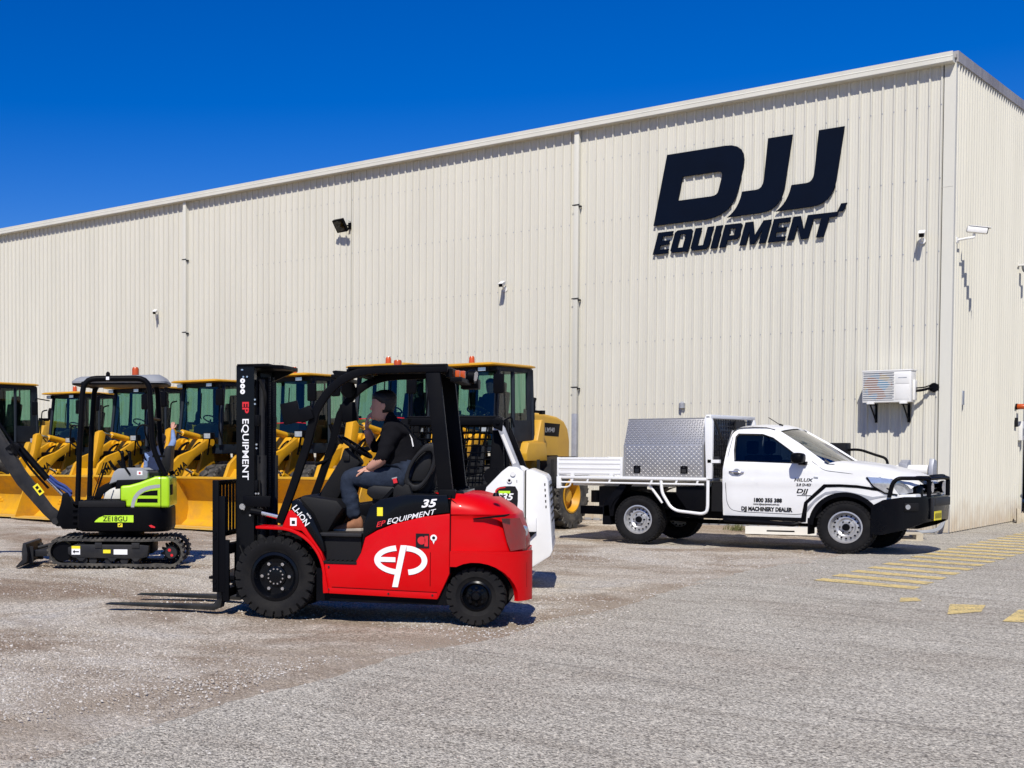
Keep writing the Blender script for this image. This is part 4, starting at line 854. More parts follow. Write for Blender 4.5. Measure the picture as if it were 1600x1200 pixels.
    mb = MB(); mb.tube([c+(u*math.cos(2*PI*k/28)+v*math.sin(2*PI*k/28))*0.175 for k in range(28)], 0.0145, 8, closed=True)
    for a in (0, 120, 240): mb.tube([c-ax*0.02, c+(u*math.cos(R(a+90))+v*math.sin(R(a+90)))*0.17], 0.012, 6)
    mb.cyl(c-ax*0.04, c+ax*0.0, 0.045); mb.cyl(c+u*(-0.05)+v*0.16+ax*0.0, c+u*(-0.05)+v*0.16+ax*0.05, 0.018); mb.build('steering_wheel', M['black'], col)
    mb = MB()
    for k in range(3): mb.tube([(-0.50-k*0.0, -0.16-k*0.06, 1.08), (-0.58, -0.17-k*0.06, 1.36)], 0.008, 6); mb.lathe([(0, 0), (.016, .01), (.018, .03), (0, .045)], (-0.58, -0.17-k*0.06, 1.35), (0, 0, 1), 10)
    mb.build('levers', M['black'], F)
    # ---- overhead guard: A-pillar with big bend, roof rail and B-pillar per side, roof plate
    def bar(path, w, t, y, mbx):
        pts = path; L = []
        for i, p in enumerate(pts):
            a = pts[max(i-1, 0)]; b = pts[min(i+1, len(pts)-1)]; d = Vector((b[0]-a[0], 0, b[1]-a[1])).normalized(); n = Vector((-d.z, 0, d.x))
            o = Vector((p[0], y, p[1])); L.append([o+n*w/2+Vector((0, t/2, 0)), o+n*w/2-Vector((0, t/2, 0)), o-n*w/2-Vector((0, t/2, 0)), o-n*w/2+Vector((0, t/2, 0))])
        mbx.loft(L, bev=0.012)
    for s in (1, -1):
        mb = MB()
        bend = bez((-0.33, 1.84), (-0.50, 2.185), (-0.86, 2.20), 10)
        bar([(0.0, 0.84), (-0.12, 1.16), (-0.245, 1.52), (-0.33, 1.84)][:3]+bend+[(-1.15, 2.205), (-1.49, 2.205)], 0.072, 0.06, s*0.515, mb)
        bar([(-1.36, 2.18), (-1.475, 1.14)], 0.125, 0.07, s*0.50, mb)
        mb.box(-1.56, -1.42, s*0.50-0.045, s*0.50+0.045, 0.95, 1.16, bev=0.01)
        mb.build('guard_post', M['black'], F)
    mb = MB(); mb.box(-1.475, -0.62, -0.545, 0.545, 2.212, 2.232, bev=0.004); mb.box(-0.66, -0.60, -0.5, 0.5, 2.17, 2.215, bev=.006); mb.box(-1.48, -1.42, -0.5, 0.5, 2.16, 2.212, bev=.006)
    mb.prism([(-0.62, 2.232), (-0.30, 2.262), (-0.27, 2.255), (-0.33, 2.13), (-0.36, 2.12), (-0.40, 2.20), (-0.62, 2.205)], -0.55, -0.42, 'y', bev=.006)
    mb.box(-0.50, -0.46, -0.5, 0.5, 2.13, 2.17, bev=.01)
    roof = mb.build('guard_roof', M['black'], F)
    mb = MB(); mb.lathe([(0, 0), (.045, 0), (.045, .02), (.036, .025), (.036, .075), (.03, .085), (0, .085)], (-0.97, 0.0, 2.232), (0, 0, 1), 18); mb.build('beacon', M['amber'], roof)
    # rear cross bar with lamps
    mb = MB(); mb.box(-1.60, -1.50, -0.46, 0.46, 2.09, 2.13, bev=.006); mb.box(-1.66, -1.50, -0.50, -0.30, 2.06, 2.15, bev=.01); mb.box(-1.52, -1.46, -0.45, 0.45, 2.13, 2.20); lb = mb.build('lamp_bar', M['black'], roof)
    mb = MB(); mb.box(-1.575, -1.535, 0.34, 0.40, 2.13, 2.19, bev=.008); mb.box(-1.59, -1.54, 0.06, 0.14, 2.13, 2.20, bev=.008); mb.build('indicator_lamp', M['amber'], lb)
    mb = MB(); mb.lathe([(0, 0), (.035, .0), (.06, .03), (.062, .09), (.05, .09), (0, .075)], (-1.56, -0.18, 2.17), (-1, 0.15, -.1), 20); mb.build('lamp_housing', M['black'], lb)
    mb = MB(); mb.cyl((-1.646, -0.167, 2.161), (-1.65, -0.166, 2.16), 0.05, seg=20); mb.build('work_lamp', M['lens'], lb)
    # mirrors on A-pillars
    mb = MB(); rot = Matrix.Translation((-0.13, 0.56, 1.84)) @ Matrix.Rotation(R(12), 4, 'Y')
    mb.box(-0.06, 0.10, -0.02, 0.02, -0.10, 0.09, bev=.01, mtx=rot); rot = Matrix.Translation((-0.255, 0.55, 1.82)) @ Matrix.Rotation(R(22), 4, 'Y'); mb.box(-0.055, 0.07, -0.03, 0.03, -0.06, 0.06, bev=.008, mtx=rot); mb.build('work_lamp_housing', M['black'], F)
    mb = MB(); rot = Matrix.Translation((-0.42, -0.50, 1.86)) @ Matrix.Rotation(R(10), 4, 'Y'); mb.box(-0.08, 0.07, -0.03, 0.05, -0.09, 0.09, bev=.01, mtx=rot)
    mb.lathe([(0, -.03), (.08, -.01), (.085, 0.02), (0, .03)], (-0.42, -0.42, 2.08), (-0.6, 0.5, 0), 18); mb.build('mirror', M['black'], F)
    mb = MB(); mb.tube([(-0.23, -0.5, 1.75), (-0.30, -0.52, 1.55), (-0.22, -0.50, 1.40), (-0.10, -0.45, 1.36)], 0.018, 8, fillet=.06); mb.build('grab_handle', M['black'], F)
    # ---- seat
    mb = MB(); mb.prism([(-0.73, 1.10), (-0.74, 1.16), (-0.80, 1.185), (-1.10, 1.165), (-1.12, 1.08), (-1.08, 1.04), (-0.80, 1.05)], -0.25, 0.25, 'y', bev=0.03); seat = mb.build('seat_cushion', M['seat'], F)
    mb = MB()
    bk = [(-1.03, 1.17), (-1.06, 1.30), (-1.14, 1.46), (-1.24, 1.555), (-1.33, 1.575), (-1.375, 1.54), (-1.375, 1.40), (-1.30, 1.15), (-1.25, 1.08), (-1.10, 1.09)]
    mb.prism(bk, -0.23, 0.13, 'y', bev=0.035); mb.prism([(-1.12, 1.22), (-1.16, 1.36), (-1.23, 1.46), (-1.30, 1.48), (-1.30, 1.36), (-1.24, 1.22)], .13, .155, 'y', bev=.02)
    inner = smooth_closed([(-1.08, 1.20), (-1.10, 1.32), (-1.17, 1.45), (-1.27, 1.535), (-1.355, 1.52), (-1.335, 1.36), (-1.25, 1.20), (-1.16, 1.14)], 1)
    ctr = (-1.21, 1.33)
    outl = [(ctr[0]+(p[0]-ctr[0])*1.16, ctr[1]+(p[1]-ctr[1])*1.13) for p in inner]; inl = [(ctr[0]+(p[0]-ctr[0])*0.80, ctr[1]+(p[1]-ctr[1])*0.80) for p in inner]
    for y0, y1 in ((0.17, 0.225),):
        n = len(outl); V = [(p[0], y, p[1]) for y in (y0, y1) for p in outl]+[(p[0], y, p[1]) for y in (y0, y1) for p in inl]; Fc = []
        for i in range(n):
            j = (i+1) % n; Fc += [(i, j, n+j, n+i), (2*n+i, 3*n+i, 3*n+j, 2*n+j), (n+i, n+j, 3*n+j, 3*n+i), (i, 2*n+i, 2*n+j, j)]
        t = bmesh.new(); vv = [t.verts.new(v) for v in V]
        for f in Fc: t.faces.new([vv[i] for i in f])
        bmesh.ops.recalc_face_normals(t, faces=t.faces); mb._merge(t, bev=0.02)
    mb.build('backrest', M['seat'], seat)
    mb = MB(); mb.prism([(-0.98, 1.02), (-0.99, 1.16), (-1.03, 1.20), (-1.07, 1.175), (-1.09, 1.20), (-1.13, 1.19), (-1.16, 1.10), (-1.15, 1.02)], 0.24, 0.32, 'y', bev=.015); mb.box(-1.25, -0.78, -0.2, 0.2, 1.0, 1.08); mb.build('seat_base', M['plastic'], seat)
    mb = MB(); rot = Matrix.Translation((-1.005, 0.285, 1.215)) @ Matrix.Rotation(R(14), 4, 'Y'); mb.box(-0.022, 0.022, -0.018, 0.018, -0.07, 0.03, bev=.005, mtx=rot); mb.mat(1); mb.box(-0.018, 0.018, -0.02, 0.02, -0.01, 0.032, mtx=rot); mb.mat(2); mb.box(-0.024, 0.024, -0.016, 0.016, 0.03, 0.042, mtx=rot); mb.build('seatbelt_buckle', [M['black'], M['letter_r'], M['chrome']], seat)
    mb = MB(); mb.tube([(-0.99, .29, 1.15), (-0.90, .295, 1.05)], 0.02, 6); mb.tube([(-0.98, .28, 1.06), (-0.93, .28, 1.00)], 0.014, 6); mb.build('seatbelt', M['black'], seat)
    # ---- mast: two nested channel pairs, cross members, cylinders, chains and hoses
    for s in (1, -1):
        y0, y1 = s*0.275, s*0.355
        mb = MB()
        mb.prism([(0.405, 0.14), (0.235, 0.14), (0.235, 2.26), (0.405, 2.275)], s*0.342, s*0.356, 'y')
        mb.prism([(0.405, 0.14), (0.388, 0.14), (0.388, 2.275), (0.405, 2.275)], s*0.275, s*0.342, 'y'); mb.prism([(0.252, 0.14), (0.235, 0.14), (0.235, 2.26), (0.252, 2.26)], s*0.275, s*0.342, 'y')
        mb.build('mast_rail', M['blackg'], F)
        mb = MB(); mb.prism([(0.375, 0.16), (0.255, 0.16), (0.255, 2.20), (0.375, 2.20)], s*0.285, s*0.300, 'y'); mb.prism([(0.375, 0.16), (0.36, 0.16), (0.36, 2.20), (0.375, 2.20)], s*0.23, s*0.285, 'y'); mb.build('inner_rail', M['black'], F)
    mb = MB()
    mb.box(0.10, 0.40, -0.356, 0.356, 2.262, 2.288, bev=.004); mb.prism([(0.235, 2.288), (0.235, 2.16), (0.09, 2.22), (0.03, 2.25), (0.03, 2.288)], -0.356, -0.30, 'y', bev=.004)
    mb.prism([(0.40, -0.356), (0.40, 0.356), (0.24, 0.356), (0.02, 0.12), (0.0, -0.20), (0.0, -0.356)], 2.25, 2.286, 'z', bev=.006)
    for z in (0.55, 1.12, 1.72): mb.box(0.205, 0.24, -0.35, 0.35, z, z+0.10, bev=.005)
    mb.build('mast_crossmember', M['black'], F)
    mb = MB()
    for y in (-0.21, 0.21): mb.cyl((0.20, y, 0.2), (0.20, y, 1.45), 0.042); mb.cyl((0.20, y, 1.45), (0.20, y, 2.15), 0.024)
    mb.cyl((0.30, 0, 0.2), (0.30, 0, 1.2), 0.05); mb.cyl((0.30, 0, 1.2), (0.30, 0, 1.9), 0.03)
    mb.build('lift_cylinder', M['dgrey'], F)
    mb = MB()
    for y in (0.10, 0.14, 0.175, -0.06, -0.10): mb.tube([(0.20, y, 0.8), (0.19, y, 1.6), (0.20, y, 2.1), (0.26, y*0.8, 2.18)], 0.011, 6, fillet=.06)
    for y in (0.28, 0.30): mb.tube([(0.20, y, 1.22), (0.195, y, 1.06), (0.14, y-0.04, 0.92), (0.08, y-0.10, 0.85)], 0.009, 6, fillet=.05)
    mb.tube([(0.21, .25, 2.15), (0.16, .24, 2.02), (0.17, .2, 1.92), (0.20, .16, 1.85)], .014, 6, fillet=.05)
    mb.build('mast_hose', M['rubber'], F)
    mb = MB()
    for y in (-0.16, -0.02):
        for k in range(52): mb.box(0.185, 0.200, y-0.012, y+0.012, 0.95+k*0.024, 0.967+k*0.024)
    mb.build('lift_chain', M['dgrey'], F)
    mb = MB()
    for z in (2.235, ): mb.box(0.34, 0.36, .355, .359, z-.006, z+.006)
    for (x, z) in ((0.335, 2.17), (0.30, 2.17), (0.225, 1.96), (0.225, 1.92), (0.21, 1.55), (0.21, 1.515), (0.33, 0.955), (0.27, 0.90), (0.215, 1.10), (0.19, 1.10)): mb.cyl((x, 0.356, z), (x, 0.368, z), 0.009, seg=8)
    mb.cyl((0.335, 0.35, 0.98), (0.335, 0.40, 0.98), 0.028, seg=14); mb.build('mast_bolts', M['chrome'], F)
    # tilt cylinder
    mb = MB(); mb.tube([(0.30, 0.40, 0.94), (0.20, 0.40, 0.925)], 0.032, 10); mb.tube([(0.02, 0.41, 0.885), (-0.10, 0.41, 0.86)], 0.04, 12); mb.box(0.12, 0.38, 0.36, 0.40, 0.98, 1.08, bev=.008); mb.build('tilt_mount', M['black'], F)
    mb = MB(); mb.tube([(0.21, 0.40, 0.925), (0.02, 0.41, 0.885)], 0.022, 10); mb.build('tilt_rod', M['chrome'], F)
    # carriage, backrest, forks
    mb = MB(); mb.box(0.42, 0.50, -0.52, 0.52, 0.55, 0.64, bev=.006); mb.box(0.42, 0.50, -0.52, 0.52, 0.16, 0.24, bev=.006); mb.box(0.40, 0.44, -0.30, 0.30, 0.16, 0.64); mb.box(0.28, 0.42, -0.22, 0.22, 0.2, 0.6)
    for s in (1, -1): mb.box(0.42, 0.48, s*0.52-0.02, s*0.52+0.02, 0.12, 0.68, bev=.005)
    mb.tube([(0.36, 0.40, 0.62), (0.30, 0.44, 0.50), (0.34, 0.44, 0.34), (0.42, 0.42, 0.26)], 0.012, 6, fillet=.06); car = mb.build('carriage', M['black'], F)
    mb = MB()
    for s in (1, -1): mb.box(0.515, 0.575, s*0.53-0.02, s*0.53+0.02, 0.20, 1.225, bev=.006); mb.box(0.455, 0.515, s*0.53-0.014, s*0.53+0.014, 0.20, 1.08, bev=.006)
    mb.box(0.515, 0.56, -0.53, 0.53, 0.70, 0.745, bev=.006); mb.box(0.515, 0.56, -0.53, 0.53, 1.18, 1.222, bev=.006)
    for k in range(9): y = -0.42+k*0.105; mb.box(0.53, 0.55, y-0.014, y+0.014, 0.74, 1.19)
    for z in (0.30, 0.25, 0.70, 0.74): mb.cyl((0.545, 0.55, z), (0.545, 0.56, z), 0.012, seg=8)
    mb.build('load_backrest', M['black'], car)
    for s in (1, -1):
        mb = MB(); y = s*0.42
        mb.prism([(0.505, 0.62), (0.545, 0.62), (0.555, 0.12), (0.60, 0.075), (1.45, 0.055), (1.66, 0.048), (1.66, 0.038), (0.58, 0.025), (0.52, 0.05), (0.505, 0.12)], y-0.062, y+0.062, 'y', bev=.004)
        mb.build('fork', M['steel_dark'], F)
    mb = MB()
    for pts in ([(-0.50, 0.292), (-1.42, 0.276)], [(-1.36, .33), (-1.36, .62)]):
        mb.tube([(x, 0.6055, z) for x, z in pts], .0022, 4)
    mb.build('panel_seam', M['black'], body)
    mb = MB()
    for (x, z) in ((-0.47, .27), (-.47, .47), (-1.38, .25), (-1.0, .25)): mb.cyl((x, .603, z), (x, .609, z), .009, seg=8)
    mb.build('body_bolt', M['dgrey'], body)
    # ---- lettering and marks
    ySide = 0.606
    X = lambda x, z, y=ySide: (x, y, z)
    def ring2(cx, cz, a, b, w, a0, a1, n=26):
        o = [(cx+a*math.cos(R(a0+(a1-a0)*i/n)), cz+b*math.sin(R(a0+(a1-a0)*i/n))) for i in range(n+1)]; i_ = [(cx+(a-w)*math.cos(R(a0+(a1-a0)*i/n)), cz+(b-w)*math.sin(R(a0+(a1-a0)*i/n))) for i in range(n+1)]
        return o, i_
    mb = MB(); cx, cz = -1.115, 0.545
    def strip2(o, i_, y=ySide):
        for k in range(len(o)-1): mb.mesh([(o[k][0], y, o[k][1]), (o[k+1][0], y, o[k+1][1]), (i_[k+1][0], y, i_[k+1][1]), (i_[k][0], y, i_[k][1])], [(0, 1, 2, 3)])
    o, i_ = ring2(cx+0.02, cz, 0.20, 0.115, 0.036, -62, 90); 
    def strips():
        o, i_ = ring2(cx+0.03, cz, 0.185, 0.118, 0.034, 62, 298, 34); strip2(o, i_)   # left half ring: E
        mb.box(cx+0.0, cx+0.20, ySide-.001, ySide+.001, cz-0.012, cz+0.020)
        o, i_ = ring2(cx-0.03, cz, 0.165, 0.118, 0.034, 90, 270, 30)
        return o, i_
    def ell(a0, a1, cxx, a, b, n=30, w=.048):
        o, i_ = ring2(cxx, cz, a, b, w, a0, a1, n); strip2(o, i_)
    ell(-80, 78, cx+0.005, 0.235, 0.130)
    mb.box(cx+0.055, cx+0.215, ySide-.001, ySide+.0012, cz-0.018, cz+0.024)
    ell(92, 262, cx-0.035, 0.185, 0.128)
    mb.prism([(cx+0.033, cz-0.235), (cx+0.082, cz-0.235), (cx+0.010, cz+0.130), (cx-0.042, cz+0.130)], ySide-.001, ySide+.0012, 'y')
    mb.build('emblem', M['letter_w'], body, smooth=False)
    tl = lambda s_, sz, x, z, ang, m, y=0.590, bold=.012, shear=.25, sx=1.25, par=body, sp=1.0: text(s_, sz, m, par, (x, y, z), (-math.cos(R(ang)), 0, math.sin(R(ang))), (math.sin(R(ang))*0+0, 0, 1), bold=bold, shear=shear, sx=sx, spacing=sp)
    tl('EP', 0.062, -0.885, 0.825, 15, M['letter_r']); tl('EQUIPMENT', 0.064, -0.978, 0.852, 13, M['letter_w'], sx=1.22, bold=.003)
    tl('35', 0.092, -1.275, 1.005, 4, M['letter_w'], bold=.03, sx=1.35)
    text('LI-ION', 0.076, M['letter_w'], F, (-0.128, 0.578, 0.985), (-0.60, 0, -0.80), (-0.80, 0, 0.60), bold=.015, sx=0.95)
    text('series', 0.026, M['letter_w'], F, (-0.262, 0.578, 0.935), (-0.60, 0, -0.80), (-0.80, 0, 0.60), bold=.01)
    text('EP', 0.085, M['letter_r'], F, (0.345, 0.358, 1.945), (0, 0, -1), (-1, 0, 0), bold=.025, sx=1.25) 
    text('EQUIPMENT', 0.085, M['letter_w'], F, (0.345, 0.358, 1.79), (0, 0, -1), (-1, 0, 0), bold=.010, sx=1.22)
    mb = MB()
    for z in (2.135, 2.085, 2.035): mb.cyl((0.345, 0.356, z), (0.345, 0.359, z), 0.023, seg=20)
    mb.mat(1)
    for z in (2.135, 2.085, 2.035): mb.prism([(0.353, z-.008), (0.337, z-.004), (0.343, z+.008)], 0.359, 0.3605, 'y')
    mb.build('round_sticker', [M['letter_w'], M['letter_b']], F)
    mb = MB(); mb.box(-0.955+0.01, -0.905+0.01, 0.587, 0.590, 0.925, 1.0); mb.build('sticker', M['sticker_y'], body)
    mb = MB(); mb.box(-0.175, -0.115, 0.586, 0.589, 0.825, 0.895); mb.mat(1); mb.box(-0.160, -0.130, 0.589, 0.5905, 0.84, 0.87); mb.build('sticker', [M['letter_w'], M['letter_b']], F)
    mb = MB(); mb.box(-1.35, -1.235, 0.602, 0.6055, 0.655, 0.78); mb.mat(1); mb.cyl((-1.285, 0.6055, 0.72), (-1.285, 0.607, 0.72), 0.035, seg=18); mb.box(-1.34, -1.31, 0.6055, 0.607, 0.67, 0.76); mb.mat(2); mb.cyl((-1.388, 0.602, 0.745), (-1.388, 0.606, 0.745), 0.028, seg=18); mb.prism([(-1.40, 0.725), (-1.376, 0.725), (-1.388, 0.69)], .602, .606, 'y'); mb.mat(0); mb.cyl((-1.388, 0.606, 0.745), (-1.388, 0.607, 0.745), 0.014, seg=14); mb.build('sticker', [M['letter_b'], M['letter_r'], M['letter_w']], body)
    cols = [paint('cyan_dot', (0.05, .5, .6), .5), paint('pink_dot', (.7, .05, .25), .5), paint('mint_dot', (.1, .5, .4), .5)]
    mb = MB()
    for k in range(3): mb.mat(k); mb.box(-1.535, -1.495, 0.537, 0.5415, 1.055-k*0.042, 1.08-k*0.042, bev=.0)
    mb.build('sticker', cols, F)
    return F
FK = forklift()
for ch in FK.children:
    nm = ch.name.split('.')[0]
    if nm in ('mast_rail', 'inner_rail', 'mast_crossmember', 'lift_cylinder', 'mast_hose', 'lift_chain', 'mast_bolts', 'round_sticker', 'carriage', 'fork') or (nm == 'lettering' and max(v.co.x for v in ch.data.vertices) > .2): ch.location.x += 0.05
    if nm == 'wheel' and ch.location.x > -.5: ch.location.x += 0.025
# ================================================================ people
def assign(me, rules, default=0):
    # colour faces by the nearest bone segment: rules = [(a, b, material index)]
    for p in me.polygons:
        c = p.center; best = 1e9; bi = default
        for a, b, m in rules:
            a, b = Vector(a), Vector(b); d = b-a; t = max(0, min(1, (c-a).dot(d)/max(d.length_squared, 1e-9))); q = (a+d*t-c).length/(.05 if m == 2 else .13)
            if q < best: best = q; bi = m
        p.material_index = bi
def head_mesh(mb, C, fwd, up, s=1.0):
    # lofted head: rings along up; front axis fwd; C = centre of head
    f = Vector(fwd).normalized(); u = Vector(up).normalized(); sd = u.cross(f).normalized(); C = Vector(C)
    rows = [(-.128, .030, .045, .030), (-.112, .074, .055, .044), (-.085, .088, .062, .060), (-.055, .090, .066, .072), (-.02, .092, .072, .086), (.02, .094, .075, .096), (.055, .092, .076, .098), (.085, .080, .068, .088), (.105, .055, .048, .062), (.117, .01, .01, .01)]
    secs = []
    for (h, fr, wd, bk) in rows:
        ring = []
        for k in range(20):
            a = 2*PI*k/20; ca, sa = math.cos(a), math.sin(a); r = fr if ca > 0 else bk
            ring.append(C+u*h*s+f*(ca*r*s)+sd*(sa*wd*s))
        secs.append(ring)
    mb.loft(secs)
    # nose, brow, lips, chin, ears
    mb.loft([[C+f*(.088*s)+u*(.022*s)+sd*(x*s) for x in (-.008, .008)]+[C+f*(.082*s)+u*(.022*s)+sd*(x*s) for x in (.012, -.012)],
             [C+f*(.110*s)+u*(-.022*s)+sd*(x*s) for x in (-.012, .012)]+[C+f*(.086*s)+u*(-.020*s)+sd*(x*s) for x in (.02, -.02)],
             [C+f*(.100*s)+u*(-.034*s)+sd*(x*s) for x in (-.009, .009)]+[C+f*(.086*s)+u*(-.036*s)+sd*(x*s) for x in (.016, -.016)]], bev=.003)
    mb.tube([C+f*(.086*s)-sd*.02*s-u*.058*s, C+f*(.091*s)-u*.056*s, C+f*(.086*s)+sd*.02*s-u*.058*s], .006*s, 6); mb.tube([C+f*(.080*s)-sd*.018*s-u*.07*s, C+f*(.088*s)-u*.071*s, C+f*(.084*s)+sd*.018*s-u*.07*s], .007*s, 6)
    mb.lathe([(0, -.02), (.02, -.008), (.02, .008), (0, .018)], C+f*.078*s-u*.100*s, f, 10)
    for q in (-1, 1):
        mb.tube([C+sd*q*.03*s+f*.083*s+u*.036*s, C+sd*q*.012*s+f*.090*s+u*.034*s], .007*s, 6)
        mb.prism([(-.016, -.03), (.012, -.028), (.02, .012), (.004, .032), (-.02, .026), (-.026, .0)], -.007, .007, 'y', bev=.004, mtx=Matrix.Translation(C+sd*q*.078*s-u*.01*s) @ Matrix(((f.x, sd.x, u.x, 0), (f.y, sd.y, u.y, 0), (f.z, sd.z, u.z, 0), (0, 0, 0, 1))))
def hair_mesh(C, fwd, up, s, parent, mat):
    f = Vector(fwd).normalized(); u = Vector(up).normalized(); sd = u.cross(f).normalized(); C = Vector(C); mb = MB(); rr = random.Random(4)
    secs = []
    for (h, fr, wd, bk) in [(-.06, -.02, .070, .086), (-.025, -.012, .079, .098), (.01, .0, .083, .106), (.035, .06, .084, .110), (.06, .094, .084, .109), (.09, .096, .077, .098), (.112, .076, .058, .074), (.128, .03, .025, .03)]:
        ring = []
        for k in range(28):
            a = 2*PI*k/28; ca, sa = math.cos(a), math.sin(a); r = fr if ca > 0 else bk; j = 1+rr.uniform(-.025, .025)
            ring.append(C+u*(h+rr.uniform(-.003, .003))*s+f*(ca*r*s*j)+sd*(sa*wd*s*j))
        secs.append(ring)
    mb.loft(secs); return mb.build('hair', mat, parent, ang=80)
def hand_mesh(mb, W, d, n, s=1.0, curl=0.5, q=1):
    # W wrist, d pointing direction, n back-of-hand normal; five separate bent fingers
    W = Vector(W); d = Vector(d).normalized(); n = Vector(n); n = (n-d*n.dot(d)).normalized(); sd = d.cross(n)
    def ringp(c, w, t): return [c+sd*(w*math.cos(2*PI*k/10))+n*(t*math.sin(2*PI*k/10)) for k in range(10)]
    mb.loft([ringp(W, .027*s, .02*s), ringp(W+d*.03*s, .036*s, .019*s), ringp(W+d*.07*s, .043*s, .016*s), ringp(W+d*.092*s, .040*s, .012*s)])
    for i, (off, L) in enumerate(((-.030, .070), (-.010, .080), (.011, .075), (.030, .058))):
        a = W+d*.085*s+sd*off*s; pts = [a-d*.01*s]; dd = d.copy(); cur = a.copy()
        for k, fr in enumerate((.42, .33, .25)):
            dd = (dd-n*curl*(0.5+0.35*k+0.06*i)).normalized(); cur = cur+dd*L*fr*s; pts.append(cur.copy())
        mb.tube(pts, .0085*s, 8, rs=[.0095*s, .009*s, .0083*s, .007*s])
    a = W+d*.025*s-sd*q*.032*s; b = a+(d*.7-sd*q*.7-n*.3).normalized()*.035*s; c = b+(d-n*.5-sd*q*.1).normalized()*.032*s
    mb.tube([a, b, c, c+(d-n*.8).normalized()*.02*s], .010*s, 8, rs=[.012*s, .011*s, .0095*s, .008*s])
def person(loc, rz, J, label, mats, face=(1, 0, -.05), group=None, hair='hair', shoes=True, sub=2):
    P = empty('person', loc, rz, label, 'person', group)
    V = []; E_ = []; Rd = []
    def add(n, r, par=None):
        V.append(Vector(J[n]) if isinstance(n, str) else Vector(n)); Rd.append(r)
        if par is not None: E_.append((par, len(V)-1))
        return len(V)-1
    pel = add('pelvis', (.19, .185)); wst = add('waist', (.185, .185), pel); ch = add('chest', (.205, .195), wst); st = add('upper', (.170, .150), ch); nk = add('neck', (.062, .062), st); hd = add('head0', (.058, .058), nk)
    rules = [(J['pelvis'], J['waist'], 1), (J['waist'], J['chest'], 0), (J['chest'], J['upper'], 0), (J['upper'], Vector(J['neck'])*.6+Vector(J['upper'])*.4, 0), (J['neck'], J['head0'], 2)]
    for s in 'lr':
        sh = add('sh'+s, (.092, .092), st); el = add('el'+s, (.064, .064), sh); wr = add('wr'+s, (.034, .034), el)
        a, b = Vector(J['sh'+s]), Vector(J['el'+s]); m = a+(b-a)*J.get('sleeve', .72)
        rules += [(J['upper'], a, 0), (a, m, J.get('arm', 0)), (m+(b-a)*.05, b, 2 if J.get('sleeve', .72) < 1 else J.get('arm', 0)), (b, J['wr'+s], 2 if J.get('sleeve', .72) < 1 else J.get('arm', 0))]
        hp = add('hip'+s, (.115, .115), pel); tm = add(tuple(Vector(J['hip'+s]).lerp(Vector(J['kn'+s]), .5)), (.122, .122), hp); kn = add('kn'+s, (.098, .098), tm); an = add('an'+s, (.070, .070), kn)
        rules += [(J['hip'+s], J['kn'+s], 1), (J['kn'+s], J['an'+s], 1)]
    me = skin([tuple(v) for v in V], E_, Rd, sub+1)
    for v in me.vertices:      # cloth folds
        c = v.co; nrm = v.normal
        d = noise.noise(Vector((c.x*9+c.z*14, c.y*9, c.z*22-c.x*10)))*0.010+noise.noise(Vector((c.x*24, c.y*24, c.z*30)))*0.005
        if (c-Vector(J['head'])).length > .2 and min((c-Vector(J['wrl'])).length, (c-Vector(J['wrr'])).length) > .16: v.co = c+nrm*d
    assign(me, rules); mb = MB(); 
    bm2 = bmesh.new(); bm2.from_mesh(me); me2 = me; mb.bm.from_mesh(me2); bm2.free()
    mb.mat(2); hc = Vector(J['head']); head_mesh(mb, hc, face, J.get('headup', (0, 0, 1)), 1.10)
    for s, q in (('l', 1), ('r', -1)):
        w = Vector(J['wr'+s]); e = Vector(J['el'+s]); hand_mesh(mb, w, J.get('hd'+s, (w-e)), J.get('hn'+s, (0, 0, 1)), 1.0, J.get('curl', .5), q)
    body = mb.build('body', mats, P, ang=60)
    hair_mesh(hc, face, J.get('headup', (0, 0, 1)), 1.10, P, M[hair])
    if shoes:
        for s in 'lr':
            a = Vector(J['an'+s]); d = Vector(J.get('toe'+s, (1, 0, -.05))).normalized(); sd = Vector((0, 0, 1)).cross(d).normalized(); u = d.cross(sd) if d.cross(sd).z > 0 else sd.cross(d)
            mtx = Matrix(((d.x, sd.x, u.x, a.x), (d.y, sd.y, u.y, a.y), (d.z, sd.z, u.z, a.z), (0, 0, 0, 1)))
            def rg(x, z0, z1, w, n=12): return [Vector((x+0, w*math.cos(2*PI*k/n), (z0+z1)/2+(z1-z0)/2*math.sin(2*PI*k/n))) for k in range(n)]
            t = MB(); secs = [rg(-.075, -.075, .0, .025), rg(-.06, -.09, .035, .038), rg(.0, -.09, .03, .044), (rg(.04, -.09, -.005, .044)), rg(.10, -.09, -.03, .05), rg(.16, -.09, -.045, .045), rg(.195, -.085, -.062, .025)]
            t.loft([[mtx @ p for p in r] for r in secs]); sh = t.build('shoe', M['shoe'], P, ang=60)
            t = MB(); t.prism(smooth_closed([(-.078, -.03), (-.078, .03), (.0, .036), (.10, .055), (.19, .035), (.205, 0), (.19, -.035), (.10, -.055), (.0, -.036)], 1), -.098, -.072, 'z', bev=.004, mtx=mtx); t.build('sole', M['sole'], sh)
    return P
